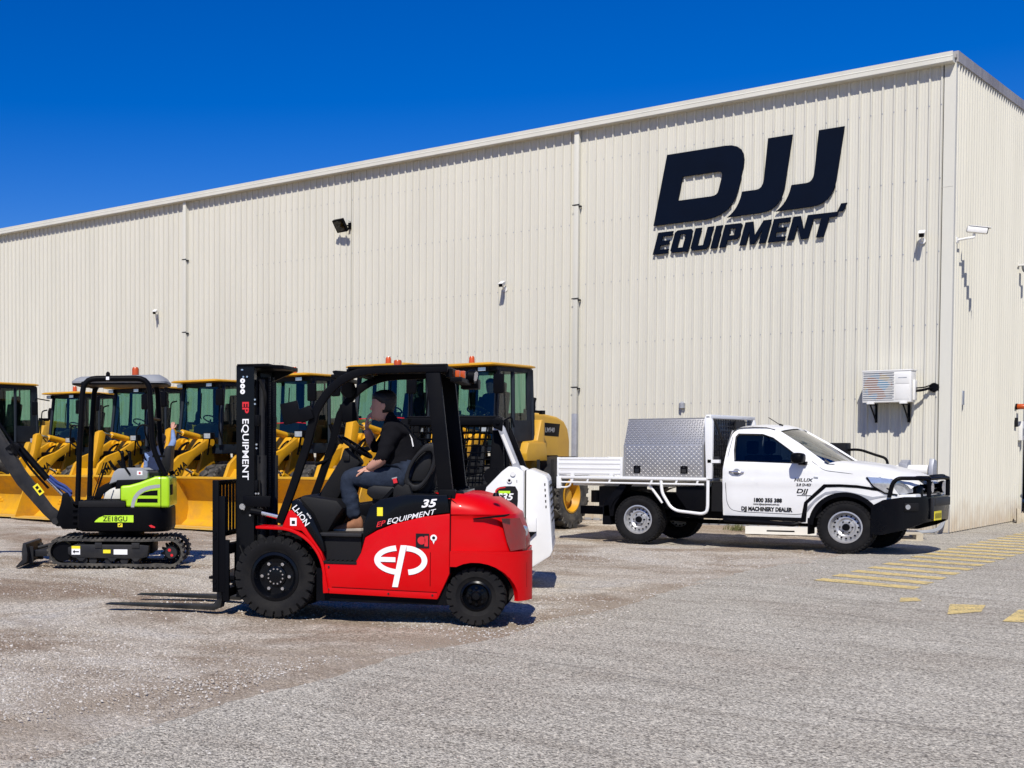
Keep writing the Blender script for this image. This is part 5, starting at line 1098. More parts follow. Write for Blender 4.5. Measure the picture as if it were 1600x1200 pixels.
# driver: sits on the forklift seat, hand on the wheel, other hand on the thigh
J = dict(pelvis=(-1.06, 0.02, 1.265), waist=(-1.03, 0.02, 1.39), chest=(-1.005, 0.02, 1.55), upper=(-0.955, 0.02, 1.69), neck=(-0.905, 0.02, 1.785), head0=(-0.875, 0.02, 1.85), head=(-0.842, 0.02, 1.905),
         shl=(-0.955, 0.195, 1.665), ell=(-0.875, 0.275, 1.41), wrl=(-0.735, 0.215, 1.325), shr=(-0.93, -0.16, 1.665), elr=(-0.72, -0.20, 1.50), wrr=(-0.675, -0.06, 1.70),
         hipl=(-1.01, 0.12, 1.245), knl=(-0.535, 0.17, 1.255), anl=(-0.612, 0.17, 0.86), hipr=(-1.01, -0.09, 1.245), knr=(-0.54, -0.11, 1.24), anr=(-0.45, -0.10, 0.88),
         hdl=(0.8, -.1, -.15), hnl=(0, 0.2, 1), hdr=(-.15, .35, 1), hnr=(1, .2, .1), curl=.6, toel=(1, .1, -.04), toer=(1, 0, -.15), sleeve=.66, headup=(-.05, 0, 1))
DR = person(FK.location, 204.5, J, 'man in black t-shirt and jeans sitting on the forklift seat facing left', [M['shirt'], M['jeans'], M['skin']], face=(1, .12, -.04))
mbp = MB(); mbp.tube([(-1.015, 0.135, 1.735), (-1.075, 0.15, 1.68), (-1.125, 0.16, 1.60), (-1.14, 0.165, 1.53)], 0.006, 6); mbp.build('piping', M['letter_w'], DR)
# ================================================================ mini excavator (x forward = viewer's left, y left = side seen)
def excavator():
    X = empty('mini_excavator', (-6.28, -14.42, 0), 218, 'small lime green and charcoal mini excavator on rubber tracks with grey canopy and amber beacon', 'excavator')
    def track(s):
        y0, y1 = s*0.27, s*0.50
        top = [(-0.66, 0.372), (-0.3, 0.366), (0.0, 0.372), (0.3, 0.368), (0.66, 0.372)]
        path = arc(0.70, 0.205, 0.172, 90, -90, 10)+arc(-0.675, 0.20, 0.180, 270, 90, 10)
        path = path+top[1:-1]
        n = len(path); mb = MB(); secs = []
        def off(i, d):
            a = Vector((*path[i-1], 0)); b = Vector((*path[(i+1) % n], 0)); t = (b-a).normalized(); return (path[i][0]-t.y*d*-1*-1, path[i][1]+t.x*d)
        loops = []
        for i in range(n):
            o = off(i, 0.0); q = off(i, -0.028)
            loops.append([(o[0], y0, o[1]), (o[0], y1, o[1]), (q[0], y1-s*.0, q[1]), (q[0], y0, q[1])])
        t = bmesh.new(); rings = [[t.verts.new(p) for p in l] for l in loops]
        for i in range(n):
            a, b = rings[i], rings[(i+1) % n]
            for k in range(4): t.faces.new((a[k], a[(k+1) % 4], b[(k+1) % 4], b[k]))
        bmesh.ops.recalc_face_normals(t, faces=t.faces); mb._merge(t)
        # cleats around the belt
        P = [Vector((p[0], 0, p[1])) for p in path]; L = [0]
        for i in range(n): L.append(L[-1]+(P[(i+1) % n]-P[i]).length)
        tot = L[-1]; N = 62; j = 0
        for k in range(N):
            d = tot*k/N
            while L[j+1] < d: j += 1
            u = (d-L[j])/(L[j+1]-L[j]); c = P[j].lerp(P[(j+1) % n], u); tg = (P[(j+1) % n]-P[j]).normalized(); nn = Vector((-tg.z, 0, tg.x))
            if nn.dot(c-Vector((0, 0, .2))) < 0: nn = -nn
            m = Matrix(((tg.x, 0, nn.x, c.x), (0, 1, 0, 0), (tg.z, 0, nn.z, c.z), (0, 0, 0, 1)))
            ya, yb = sorted((y0, y1)); mb.box(-0.015, 0.015, ya-.004, yb+.004, -0.012, 0.018, mtx=m)
        tr = mb.build('track', M['rubber_dusty'], X)
        mb = MB(); side = [(0.52, 0.30), (0.62, 0.26), (0.62, 0.18), (0.55, 0.13), (-0.30, 0.12), (-0.40, 0.145), (-0.42, 0.29), (-0.30, 0.30)]
        mb.prism(side, s*0.30, s*0.485, 'y', bev=.012); mb.box(-0.30, -0.20, s*.485-.01, s*.485+.012, 0.255, 0.325, bev=.005); mb.box(0.18, 0.27, s*.485-.01, s*.485+.012, 0.255, 0.325, bev=.005)
        for x in (0.45, 0.05, -0.25, ): mb.prism([(x-.06, .13), (x+.06, .13), (x+.02, .09), (x-.02, .09)], s*.47, s*.49, 'y')
        for x in (0.42, 0.30, 0.1, -0.1, -0.25): mb.cyl((x, s*0.3, 0.095), (x, s*0.46, 0.095), 0.05, seg=14)
        mb.build('track_frame', M['dgrey'], tr)
        mb = MB(); mb.cyl((-0.70, s*0.31, 0.205), (-0.70, s*0.47, 0.205), 0.09, seg=20)
        for k in range(11):
            a = 2*PI*k/11; m = Matrix.Translation((-0.70, s*.40, .205)) @ Matrix.Rotation(a, 4, 'Y'); mb.prism([(-.025, .08), (.025, .08), (.01, .135), (-.01, .135)], -.02, .02, 'y', mtx=m)
        mb.mat(1); mb.cyl((-0.70, s*0.47, 0.205), (-0.70, s*0.485, 0.205), 0.075, seg=18); mb.mat(0); mb.cyl((0.70, s*0.31, 0.205), (0.70, s*0.45, 0.205), 0.125, seg=22); mb.build('sprocket', [M['black'], M['dgrey']], tr)
        if s > 0:
            mb = MB(); mb.box(0.46, 0.57, .486, .489, 0.17, 0.28); mb.mat(1); mb.box(0.46, 0.57, .4885, .490, 0.245, 0.28); mb.mat(2); mb.prism([(0.475, .2), (0.475, .215), (0.53, .215), (0.53, .232), (0.556, .207), (0.53, .182), (0.53, .2)], .489, .491, 'y'); mb.build('sticker', [M['letter_w'], M['sticker_y'], M['letter_b']], tr)
            mb = MB(); mb.box(0.07, 0.165, .486, .489, 0.19, 0.235); mb.mat(1); mb.box(-0.145, 0.03, .486, .489, 0.175, 0.24); mb.build('sticker', [M['sticker_y'], M['letter_w']], tr)
            mb = MB(); mb.cyl((-0.68, .486, .235), (-0.68, .488, .235), .02, seg=10); mb.cyl((-0.71, .486, .17), (-0.71, .488, .17), .018, seg=10); mb.build('paint_mark', M['letter_r'], tr)
    track(1); track(-1)
    mb = MB(); mb.box(-0.45, 0.45, -0.30, 0.30, 0.17, 0.40, bev=.03); mb.cyl((0, 0, .38), (0, 0, .50), 0.30, seg=32); mb.build('undercarriage', M['black'], X)
    mb = MB(); mb.prism([(0.5, .14), (1.16, .12), (1.16, .20), (0.5, .24)], 0.18, 0.26, 'y', bev=.008); mb.prism([(0.5, .14), (1.16, .12), (1.16, .20), (0.5, .24)], -0.26, -0.18, 'y', bev=.008); mb.tube([(0.5, 0, .36), (0.78, 0, .30)], .04, 10); mb.tube([(0.78, 0, .30), (1.1, 0, .22)], .022, 10)
    bl = mb.build('blade_arm', M['dgrey'], X)
    mb = MB(); mb.prism([(1.16, .30), (1.20, .31), (1.155+.06, .20), (1.20+.01, .10), (1.30, .0), (1.27, -.005), (1.15, .07), (1.14, .18)], -0.49, 0.49, 'y', bev=.004); mb.box(1.10, 1.20, .30, .32, .04, .26); mb.box(1.10, 1.20, -.32, -.30, .04, .26); mb.build('dozer_blade', M['dgrey'], X)
    # upper structure: skirt with rounded corners
    def plan(xf, xr, hw, rf, rr): return arc(xr+rr, hw-rr, rr, 180, 90, 8)[::1]+arc(xf-rf, hw-rf, rf, 90, 0, 3)+arc(xf-rf, -hw+rf, rf, 0, -90, 3)+arc(xr+rr, -hw+rr, rr, 270, 180, 8)
    mb = MB(); mb.loft([[(x, y, z) for x, y in plan(0.50-a, -0.69+a, 0.50-a, .06, .30)] for z, a in ((0.46, .05), (0.475, .015), (0.52, .0), (0.70, .0), (0.765, .004), (0.772, .015))]); sk = mb.build('counterweight_skirt', M['black'], X, ang=40)
    mb = MB(); mb.prism([(0.0, .772), (0.0, .845), (-0.04, .86), (0.495, .86), (0.50, .772)][::1] if False else [(-0.12, .772), (-0.12, .85), (0.48, .85), (0.485, .772)], -0.47, 0.485, 'y', bev=.008)
    for k in range(9): mb.box(-0.05, 0.44, 0.0+k*.05, 0.02+k*.05, 0.85, 0.857)
    mb.build('floor_plate', M['plastic'], X)
    # green bonnet side and rear
    prof = [(-0.11, 0.77), (-0.06, 1.04), (-0.17, 1.05), (-0.30, 1.085), (-0.42, 1.13), (-0.52, 1.165), (-0.66, 1.17), (-0.675, 0.775)]
    prof[0] = (-0.06, 0.855)
    prof = [(-0.125, 0.772), (-0.125, 0.85), (-0.055, 0.85), (-0.055, 1.045), (-0.17, 1.055), (-0.30, 1.09), (-0.42, 1.135), (-0.50, 1.165), (-0.66, 1.165), (-0.68, 1.12), (-0.685, 0.772)]
    mb = MB(); mb.prism(prof, -0.46, 0.478, 'y', bev=.035, seg=3); gb = mb.build('bonnet', M['green'], X, ang=45)
    mb = MB(); mb.prism([(-0.575, .77), (-0.567, .77), (-0.567, 1.17), (-0.575, 1.17)], .20, .4805, 'y'); mb.build('panel_seam', M['black'], gb)
    def arch(o, i, y0, y1, mat, nm):
        mb = MB(); 
        for k in range(len(o)-1): mb.mesh([(o[k][0], y1, o[k][1]), (o[k+1][0], y1, o[k+1][1]), (i[k+1][0], y1, i[k+1][1]), (i[k][0], y1, i[k][1])], [(0, 1, 2, 3)])
        return mb.build(nm, mat, gb, smooth=False)
    o = bez((-0.19, .775), (-0.20, 1.05), (-0.56, 1.065), 10); i = bez((-0.23, .775), (-0.25, 1.0), (-0.56, 1.025), 10); arch(o, i, .478, .4805, M['silver'], 'stripe')
    mb = MB(); mb.prism([(-0.30, .925), (-0.36, .965), (-0.44, .985), (-0.53, .992), (-0.53, .925)], .478, .481, 'y'); mb.prism([(-0.265, .835), (-0.275, .885), (-0.53, .885), (-0.53, .835)], .478, .481, 'y'); mb.build('vent', M['black'], gb)
    mb = MB(); mb.prism([(-0.665, 0.93), (-0.70, .93), (-0.70, 1.06), (-0.665, 1.06)], .22, .40, 'y', bev=.005); mb.build('rear_vent', M['black'], gb)
    # decal band on skirt
    mb = MB(); mb.prism([(0.275, .585), (0.255, .61), (0.21, .645), (0.14, .67), (-0.225, .675), (-0.225, .585)], .500, .5035, 'y'); dc = mb.build('decal_band', M['greend'], sk, smooth=False)
    text('ZE18GU', 0.088, M['letter_b'], dc, (0.165, 0.5045, 0.598), (-1, 0, 0), (0, 0, 1), bold=.012, sx=1.0)
    mb = MB(); mb.box(-0.085, -0.025, .500, .5035, .525, .57); mb.mat(1); mb.box(-0.055, -0.035, .5035, .5045, .535, .55); mb.box(-0.072, -0.052, .5035, .5045, .547, .56); mb.build('sticker', [M['sticker_y'], M['letter_b']], sk)
    mb = MB(); mb.prism([(-.42, .545), (-.45, .555), (-.50, .53), (-.50, .515), (-.45, .52)], .498, .5025, 'y'); mb.build('paint_mark', M['letter_r'], sk)
    # seat, consoles, levers, foot pedals
    mb = MB(); mb.box(-0.60, -0.30, -0.22, 0.22, 1.17, 1.24, bev=.03); mb.prism([(-0.50, 1.22), (-0.60, 1.55), (-0.68, 1.56), (-0.66, 1.22)], -0.21, 0.21, 'y', bev=.03); mb.build('seat', M['seat'], X)
    for s in (1, -1):
        mb = MB(); mb.prism([(0.10, 1.06), (0.04, 1.22), (-0.02, 1.265), (-0.32, 1.265), (-0.40, 1.22), (-0.40, 1.14), (-0.36, 1.12), (-0.05, 1.11)], s*0.27, s*0.42, 'y', bev=.02, seg=3); c = mb.build('console', M['grey'], X)
        mb = MB(); mb.prism([(0.02, 1.0), (0.0, 1.12), (-0.36, 1.13), (-0.40, 1.05), (-0.2, 1.03)], s*0.26, s*0.43, 'y', bev=.015)
        mb.tube([(-0.08, s*.34, 1.25), (-0.07, s*.34, 1.36)], .03, 10); mb.lathe([(0, 0), (.022, 0), (.018, .03), (.022, .08), (.028, .11), (.015, .14), (0, .14)], (-0.07, s*.34, 1.35), (.1, 0, 1), 12); mb.tube([(-0.05, s*.34, 1.46), (-0.01, s*.34, 1.50)], .012, 6)
        mb.tube([(0.10, s*.38, 1.36), (0.05, s*.38, 1.28), (0.0, s*.36, 1.25)], .02, 8, fillet=.02); mb.tube([(-0.10, s*.425, 1.29), (-0.17, s*.43, 1.19)], .014, 6); mb.build('joystick', M['black'], c)
    mb = MB(); mb.box(-0.33, -0.26, .42, .423, 1.18, 1.235); mb.mat(1); mb.cyl((-0.295, .423, 1.207), (-0.295, .425, 1.207), .014, seg=10); mb.build('sticker', [M['letter_w'], M['letter_r']], X)
    mb = MB(); mb.prism([(0.30, .86), (0.28, 1.0), (0.18, 1.06), (0.0, 1.14), (-0.03, 1.06), (0.12, .99), (0.20, .93), (0.24, .86)], .22, .27, 'y', bev=.008)
    for y in (.05, .13, .30): mb.tube([(0.34, y, .86), (0.18, y, 1.34)], .007, 6); mb.box(.30, .40, y-.03, y+.03, .88, .90)
    mb.build('control_levers', M['black'], X)
    mb = MB(); mb.box(0.02, 0.24, -0.40, -0.02, .86, 1.0, bev=.01); mb.mat(1); mb.box(0.0, 0.02, -.3, -.2, .9, .98); mb.build('front_panel', [M['whitep'], M['sticker_y']], X)
    # rollover frame: two hoops and grey roof
    for s in (1, -1):
        mb = MB(); mb.tube([(0.50, s*.44, .80), (0.47, s*.44, 1.6), (0.42, s*.44, 2.405), (-0.42, s*.44, 2.405), (-0.46, s*.44, 1.55), (-0.55, s*.43, 1.32), (-0.63, s*.42, 1.17)], .036, 12, fillet=.17); mb.build('canopy_frame', M['black'], X)
    mb = MB(); mb.tube([(-0.45, -.42, 1.9), (-0.45, .42, 1.9)], .02, 8); mb.tube([(0.43, -.42, 2.34), (0.43, .42, 2.34)], .03, 8); mb.tube([(-0.42, .42, 1.80), (-0.32, .43, 1.83), (-0.25, .43, 1.75), (-0.27, .43, 1.55), (-0.42, .42, 1.48)], .011, 8, fillet=.06); mb.tube([(0.45, .43, 1.80), (0.58, .43, 1.82), (0.60, .43, 1.60), (0.47, .43, 1.50)], .011, 8, fillet=.05); mb.tube([(-0.46, .43, 1.42), (-0.62, .46, 1.42)], .014, 6); mb.build('grab_rail', M['black'], X)
    mb = MB(); rp = lambda a, z: [(x, y, z) for x, y in (arc(0.50-a, .28-a, .10, 0, 90, 4)+arc(-0.46+a, .22-a, .16, 90, 180, 5)+arc(-0.46+a, -.32+a, .16, 180, 270, 5)+arc(0.50-a, -.38+a, .10, 270, 360, 4))]
    def rsec(a, z, dz=0): return [(p[0], p[1], p[2]+dz*max(0, -p[0])) for p in rp(a, z)]
    mb.loft([rsec(.03, 2.345), rsec(0, 2.352), rsec(.0, 2.375), rsec(.05, 2.42, .03), rsec(.10, 2.44, .05)]); mb.mat(1); mb.loft([rsec(.02, 2.33), rsec(.005, 2.335), rsec(.005, 2.352)]); rf = mb.build('canopy_roof', [M['grey'], M['black']], X)
    mb = MB(); mb.lathe([(0, 0), (.05, 0), (.052, .025), (0, .025)], (-0.20, .10, 2.44), (0, 0, 1), 18); mb.build('beacon_base', M['black'], rf)
    mb = MB(); mb.lathe([(0, .025), (.046, .025), (.046, .10), (.035, .125), (0, .132)], (-0.20, .10, 2.44), (0, 0, 1), 18); mb.build('beacon', M['amber'], rf)
    mb = MB(); mb.prism([(0.13, 2.42), (0.13, 2.47), (0.115, 2.49), (0.095, 2.49), (0.08, 2.47), (0.08, 2.42)], .42, .46, 'y', bev=.004); mb.mat(1); mb.box(.085, .125, .475, .480, 2.385, 2.425); mb.build('lifting_eye', [M['black'], M['letter_w']], rf)
    # swing bracket and boom
    mb = MB(); mb.prism([(0.50, .50), (0.60, .47), (0.76, .47), (0.80, .52), (0.84, .62), (0.78, .80), (0.76, .93), (0.70, .95), (0.66, .86), (0.58, .74), (0.50, .70)], -.12, .12, 'y', bev=.015)
    for z in (.56, .64, .72, .80): mb.box(.50, .62, -.15, .15, z, z+.025)
    mb.cyl((0.55, 0, .45), (0.55, 0, .85), .05); mb.build('swing_bracket', M['black'], X)
    mb = MB(); bo = [(0.74, .51), (0.69, .58), (0.92, .76), (1.27, 1.22), (1.61, 1.77), (1.90, 2.22), (2.15, 2.40), (2.6, 2.48), (2.62, 2.34), (2.2, 2.23), (2.02, 2.07), (1.72, 1.56), (1.37, 1.05), (1.02, .66), (0.84, .50)]
    mb.prism(bo, -.075, .075, 'y', bev=.014)
    for (x, z) in ((0.86, .57), (1.44, 1.50)): mb.cyl((x, -.10, z), (x, .10, z), .045, seg=16)
    boom = mb.build('boom', M['dgrey'], X)
    mb = MB(); mb.prism([(1.36, 1.42), (1.32, 1.55), (1.42, 1.60), (1.52, 1.52)], .07, .10, 'y', bev=.006); mb.prism([(1.36, 1.42), (1.32, 1.55), (1.42, 1.60), (1.52, 1.52)], -.10, -.07, 'y', bev=.006); mb.build('boom_bracket', M['black'], boom)
    mb = MB(); mb.tube([(1.37, .0, 1.56), (0.98, 0, 1.12)], .047, 12); mb.build('boom_cylinder', M['black'], X); mb = MB(); mb.tube([(1.0, 0, 1.14), (0.76, 0, .90)], .024, 10); mb.build('cylinder_rod', M['chrome'], X)
    mb = MB()
    for dy, dz in ((.03, 0), (-.03, .02), (0, .045)): mb.tube([(0.66, dy, .90+dz), (0.74, dy, .98+dz), (0.85, dy, 1.03+dz), (0.95, dy, 1.12+dz)], .02, 8, fillet=.04)
    mb.build('hose_sleeve', M['hose_blue'], boom)
    mb = MB()
    for dy in (-.03, 0, .03): mb.tube([(0.95, dy+.07, 1.0), (1.2, dy+.085, 1.28), (1.6, dy+.09, 1.86), (1.95, dy+.09, 2.32)], .011, 6, fillet=.1)
    mb.build('hydraulic_line', M['black'], boom)
    mb = MB(); rot = Matrix.Translation((1.08, .0765, .985)) @ Matrix.Rotation(R(-52), 4, 'Y'); 
    mb.box(-.075, .075, 0, .003, -.04, .04, mtx=rot); mb.mat(1); mb.box(.01, .05, .003, .0045, -.02, .02, mtx=rot); mb.box(-.05, -.01, .003, .0045, -.02, .02, mtx=rot); mb.mat(2); rot2 = Matrix.Translation((1.69, .0765, 1.78)) @ Matrix.Rotation(R(-56), 4, 'Y'); mb.box(-.05, .05, 0, .003, -.025, .025, mtx=rot2); mb.build('sticker', [M['sticker_y'], M['letter_b'], M['letter_w']], boom)
    mb = MB(); mb.prism([(2.50, 2.58), (2.70, 2.52), (2.82, 2.30), (2.70, 1.20), (2.60, 1.20), (2.52, 2.20)], -.06, .06, 'y', bev=.01); st = mb.build('dipper_arm', M['dgrey'], X)
    mb = MB(); mb.prism([(2.55, 1.28), (2.75, 1.22), (2.72, .95), (2.50, .72), (2.30, .78), (2.32, .84), (2.50, .92)], -.2, .2, 'y', bev=.008); mb.build('bucket', M['dgrey'], X)
    return X
EX = excavator()

# ================================================================ skid steer (x forward, y left = side seen)
def skid():
    S = empty('skid_steer', (-1.24, -12.92, 0), 206, 'white and black skid steer loader parked behind the forklift', 'skid steer')
    for x in (1.02, 2.0):
        for s in (1, -1): wheel(S, x-.1, s*.72, .40, .40, .26, .20, s, lugs=18, lugd=.03, rim='loader')
    mb = MB(); mb.prism([(0.25, .22), (2.35, .22), (2.4, .5), (2.3, .72), (0.8, .80), (0.25, .80)], -.55, .55, 'y', bev=.02); mb.build('chassis', M['black'], S)
    for s in (1, -1):
        mb = MB(); mb.prism([(0.03, .20), (0.03, 1.27), (0.10, 1.315), (0.19, 1.325), (0.26, 1.27), (0.42, 1.10), (0.50, .80), (0.55, .25)], s*.58, s*.75, 'y', bev=.015)
        t = mb.build('rear_tower', M['white'], S)
        if s > 0:
            mb = MB(); mb.prism(smooth_closed([(0.09, .90), (0.09, 1.11), (0.20, 1.115), (0.30, 1.10), (0.33, 1.06), (0.335, .90), (0.20, .85), (0.11, .86)], 1), .75, .7535, 'y'); mb.mat(1); mb.prism([(0.335, .97), (0.325, 1.07), (0.285, 1.10), (0.22, 1.105), (0.22, 1.095), (0.28, 1.085), (0.312, 1.06), (0.322, .97)], .7535, .7545, 'y'); mb.mat(2); mb.box(.17, .29, .7535, .7550, 1.035, 1.062); d = mb.build('decal', [M['letter_b'], M['letter_r'], M['greend']], t)
            text('S35', .10, M['letter_w'], d, (0.315, .755, .965), (-1, 0, 0), (0, 0, 1), bold=.03, shear=.25, sx=1.15); text('Pro', .075, M['letter_r'], d, (0.25, .755, .89), (-1, 0, 0), (0, 0, 1), bold=.02, shear=.25, sx=1.1)
            mb = MB(); mb.cyl((0.145, .75, 1.245), (0.145, .765, 1.245), .028, seg=16); mb.cyl((0.18, .75, 1.175), (0.18, .765, 1.175), .028, seg=16); mb.mat(1); mb.cyl((0.18, .765, 1.175), (0.18, .768, 1.175), .014, seg=12); mb.box(.10, .105, .75, .752, 1.15, 1.18); mb.build('pivot_pin', [M['white'], M['black']], t)
    # rear door: bulged white door side, grey vented rear face
    mb = MB(); mb.prism([(0.015, .23), (0.015, 1.285), (-0.03, 1.29), (-0.19, 1.225), (-0.215, 1.18), (-0.27, .42), (-0.24, .36), (-0.02, .21)], -.62, .62, 'y', bev=.018); dr = mb.build('rear_door', M['white'], S)
    mb = MB()
    tilt = math.atan2(.08, .76)
    def on_rear(y, z): return (-0.215-(1.18-z)*0.0724-.003, y, z)
    mb.prism([(-0.219, 1.16), (-0.262, .58), (-0.265, .58), (-0.222, 1.16)], -.5, .5, 'y'); mb.build('rear_plate', M['galv'], dr)
    mb = MB()
    for r in range(6):
        for c in range(9): z = 1.10-r*.075; y = -.45+c*.11; p = on_rear(y, z); mb.box(p[0]-.004, p[0]+.004, y-.035, y+.035, z-.018, z+.018)
    for r in range(5): z = 1.13-r*.06; x = -0.185-(1.18-z)*.06; mb.box(x-.0, x+.012, .615, .6225, z-.014, z+.014)
    mb.build('vent_slots', M['black'], dr)
    mb = MB(); mb.box(0.014, 0.024, -.60, .625, .22, 1.28); mb.build('door_gap', M['black'], dr)
    mb = MB(); mb.box(-0.10, 0.0, .615, .665, .62, .78, bev=.015); mb.mat(1); mb.prism([(-0.10, .62), (0.0, .62), (0.01, .57), (-.03, .55)], .62, .655, 'y'); mb.cyl((0.015, .64, .7), (0.03, .66, .7), .02); mb.build('latch', [M['white'], M['black']], dr)
    # cab frame with mesh screen
    cab_o = [(0.35, 1.10), (0.30, 1.80), (0.34, 1.845), (1.25, 1.86), (1.42, 1.80), (1.75, .62), (0.75, .60)]
    for s in (1, -1):
        mb = MB(); y = s*.52
        mb.box(0.28, 1.30, y-.03, y+.03, 1.77, 1.855, bev=.01); mb.prism([(0.27, 1.85), (0.36, 1.85), (0.40, 1.2), (0.60, .60), (0.30, .60), (0.24, 1.15)], y-.03, y+.03, 'y', bev=.006)
        mb.prism([(1.24, 1.85), (1.36, 1.85), (1.78, .60), (1.66, .60)], y-.03, y+.03, 'y', bev=.006); mb.prism([(0.50, .55), (1.7, .55), (1.7, .66), (0.45, .68)], y-.03, y+.03, 'y', bev=.006)
        mb.prism([(0.80, 1.80), (0.86, 1.80), (0.66, .66), (0.60, .66)], y-.02, y+.02, 'y')
        cg = mb.build('cab_frame', M['black'], S)
        mb = MB()
        for k in range(17): x = 0.36+k*.072; xt = x; xb = x+.09+.0*k; mb.tube([(xb, y, .66), (xt, y, 1.79)], .0075, 5)
        for k in range(15): z = .72+k*.075; mb.tube([(0.40, y+s*.008, z), (1.60-(z-.6)*.28, y+s*.008, z)], .0075, 5)
        mb.build('mesh_screen', M['black'], cg)
    mb = MB(); mb.prism([(0.30, 1.83), (1.30, 1.85), (1.30, 1.875), (0.30, 1.87)], -.55, .55, 'y', bev=.01); mb.prism([(0.28, 1.12), (0.36, 1.12), (0.36, 1.80), (0.28, 1.80)], -.5, .5, 'y') if False else None
    for y in (-.4, -.2, 0, .2, .4): mb.tube([(0.32, y, 1.15), (0.32, y, 1.82)], .012, 6)
    mb.build('roof', M['black'], S)
    mb = MB(); mb.box(0.30, 0.37, .552, .556, 1.715, 1.785); mb.mat(1); mb.box(.325, .345, .556, .558, 1.73, 1.77); mb.build('sticker', [M['letter_w'], M['letter_b']], S)
    # lift arm: grey upright link plus low arm, and cylinder
    for s in (1, -1):
        y = s*.66
        mb = MB(); mb.prism([(0.13, 1.27), (0.06, 1.29), (0.235, 1.74), (0.28, 1.80), (0.34, 1.78), (0.30, 1.70)], y-.03, y+.03, 'y', bev=.006); mb.mat(1); mb.prism([(0.115, 1.36), (0.148, 1.348), (0.275, 1.66), (0.245, 1.672)], y+s*.031-.001, y+s*.031+.002, 'y'); lk = mb.build('lift_link', [M['galv'] if s > 0 else M['black'], M['whitep'] if s > 0 else M['black']], S)
        mb = MB(); mb.prism([(0.26, 1.70), (0.25, 1.82), (0.31, 1.86), (0.37, 1.82), (0.36, 1.74)], y-.04, y+.04, 'y', bev=.01); mb.cyl((0.31, y-.06, 1.80), (0.31, y+.06, 1.80), .022)
        if s > 0: mb.tube([(.26, y, 1.80), (.17, y, 1.86), (.14, y, 1.74)], .010, 6, fillet=.03)
        mb.build('link_head', M['black'], lk)
        mb = MB(); mb.prism([(0.28, 1.16), (0.28, 1.04), (1.0, .84), (2.2, .66), (2.7, .30), (2.82, .34), (2.3, .82), (1.1, 1.0)], y-.05, y+.05, 'y', bev=.01); mb.cyl((0.36, y-.06, 1.22), (0.36, y+.06, 1.22), .09, seg=20); mb.build('lift_arm', M['black'], S)
    mb = MB(); mb.prism([(0.42, .8), (1.1, .8), (1.15, 1.05), (0.5, 1.25)], -.3, .3, 'y', bev=.04); mb.prism([(0.55, 1.1), (0.5, 1.55), (0.62, 1.57), (0.72, 1.12)], -.24, .24, 'y', bev=.04); mb.build('seat', M['seat'], S)
    mb = MB(); mb.prism([(2.72, .06), (2.78, .55), (2.86, .62), (2.84, .10), (3.5, .06), (3.5, .03), (2.75, .03)], -.85, .85, 'y', bev=.005); mb.build('bucket', M['black'], S)
    mb = MB(); mb.lathe([(0, 0), (.06, 0), (.05, .05), (.045, .08), (0, .09)], (0.95, -.3, 1.875), (0, 0, 1), 18); mb.build('beacon', M['amber'], S)
    return S
SK = skid()
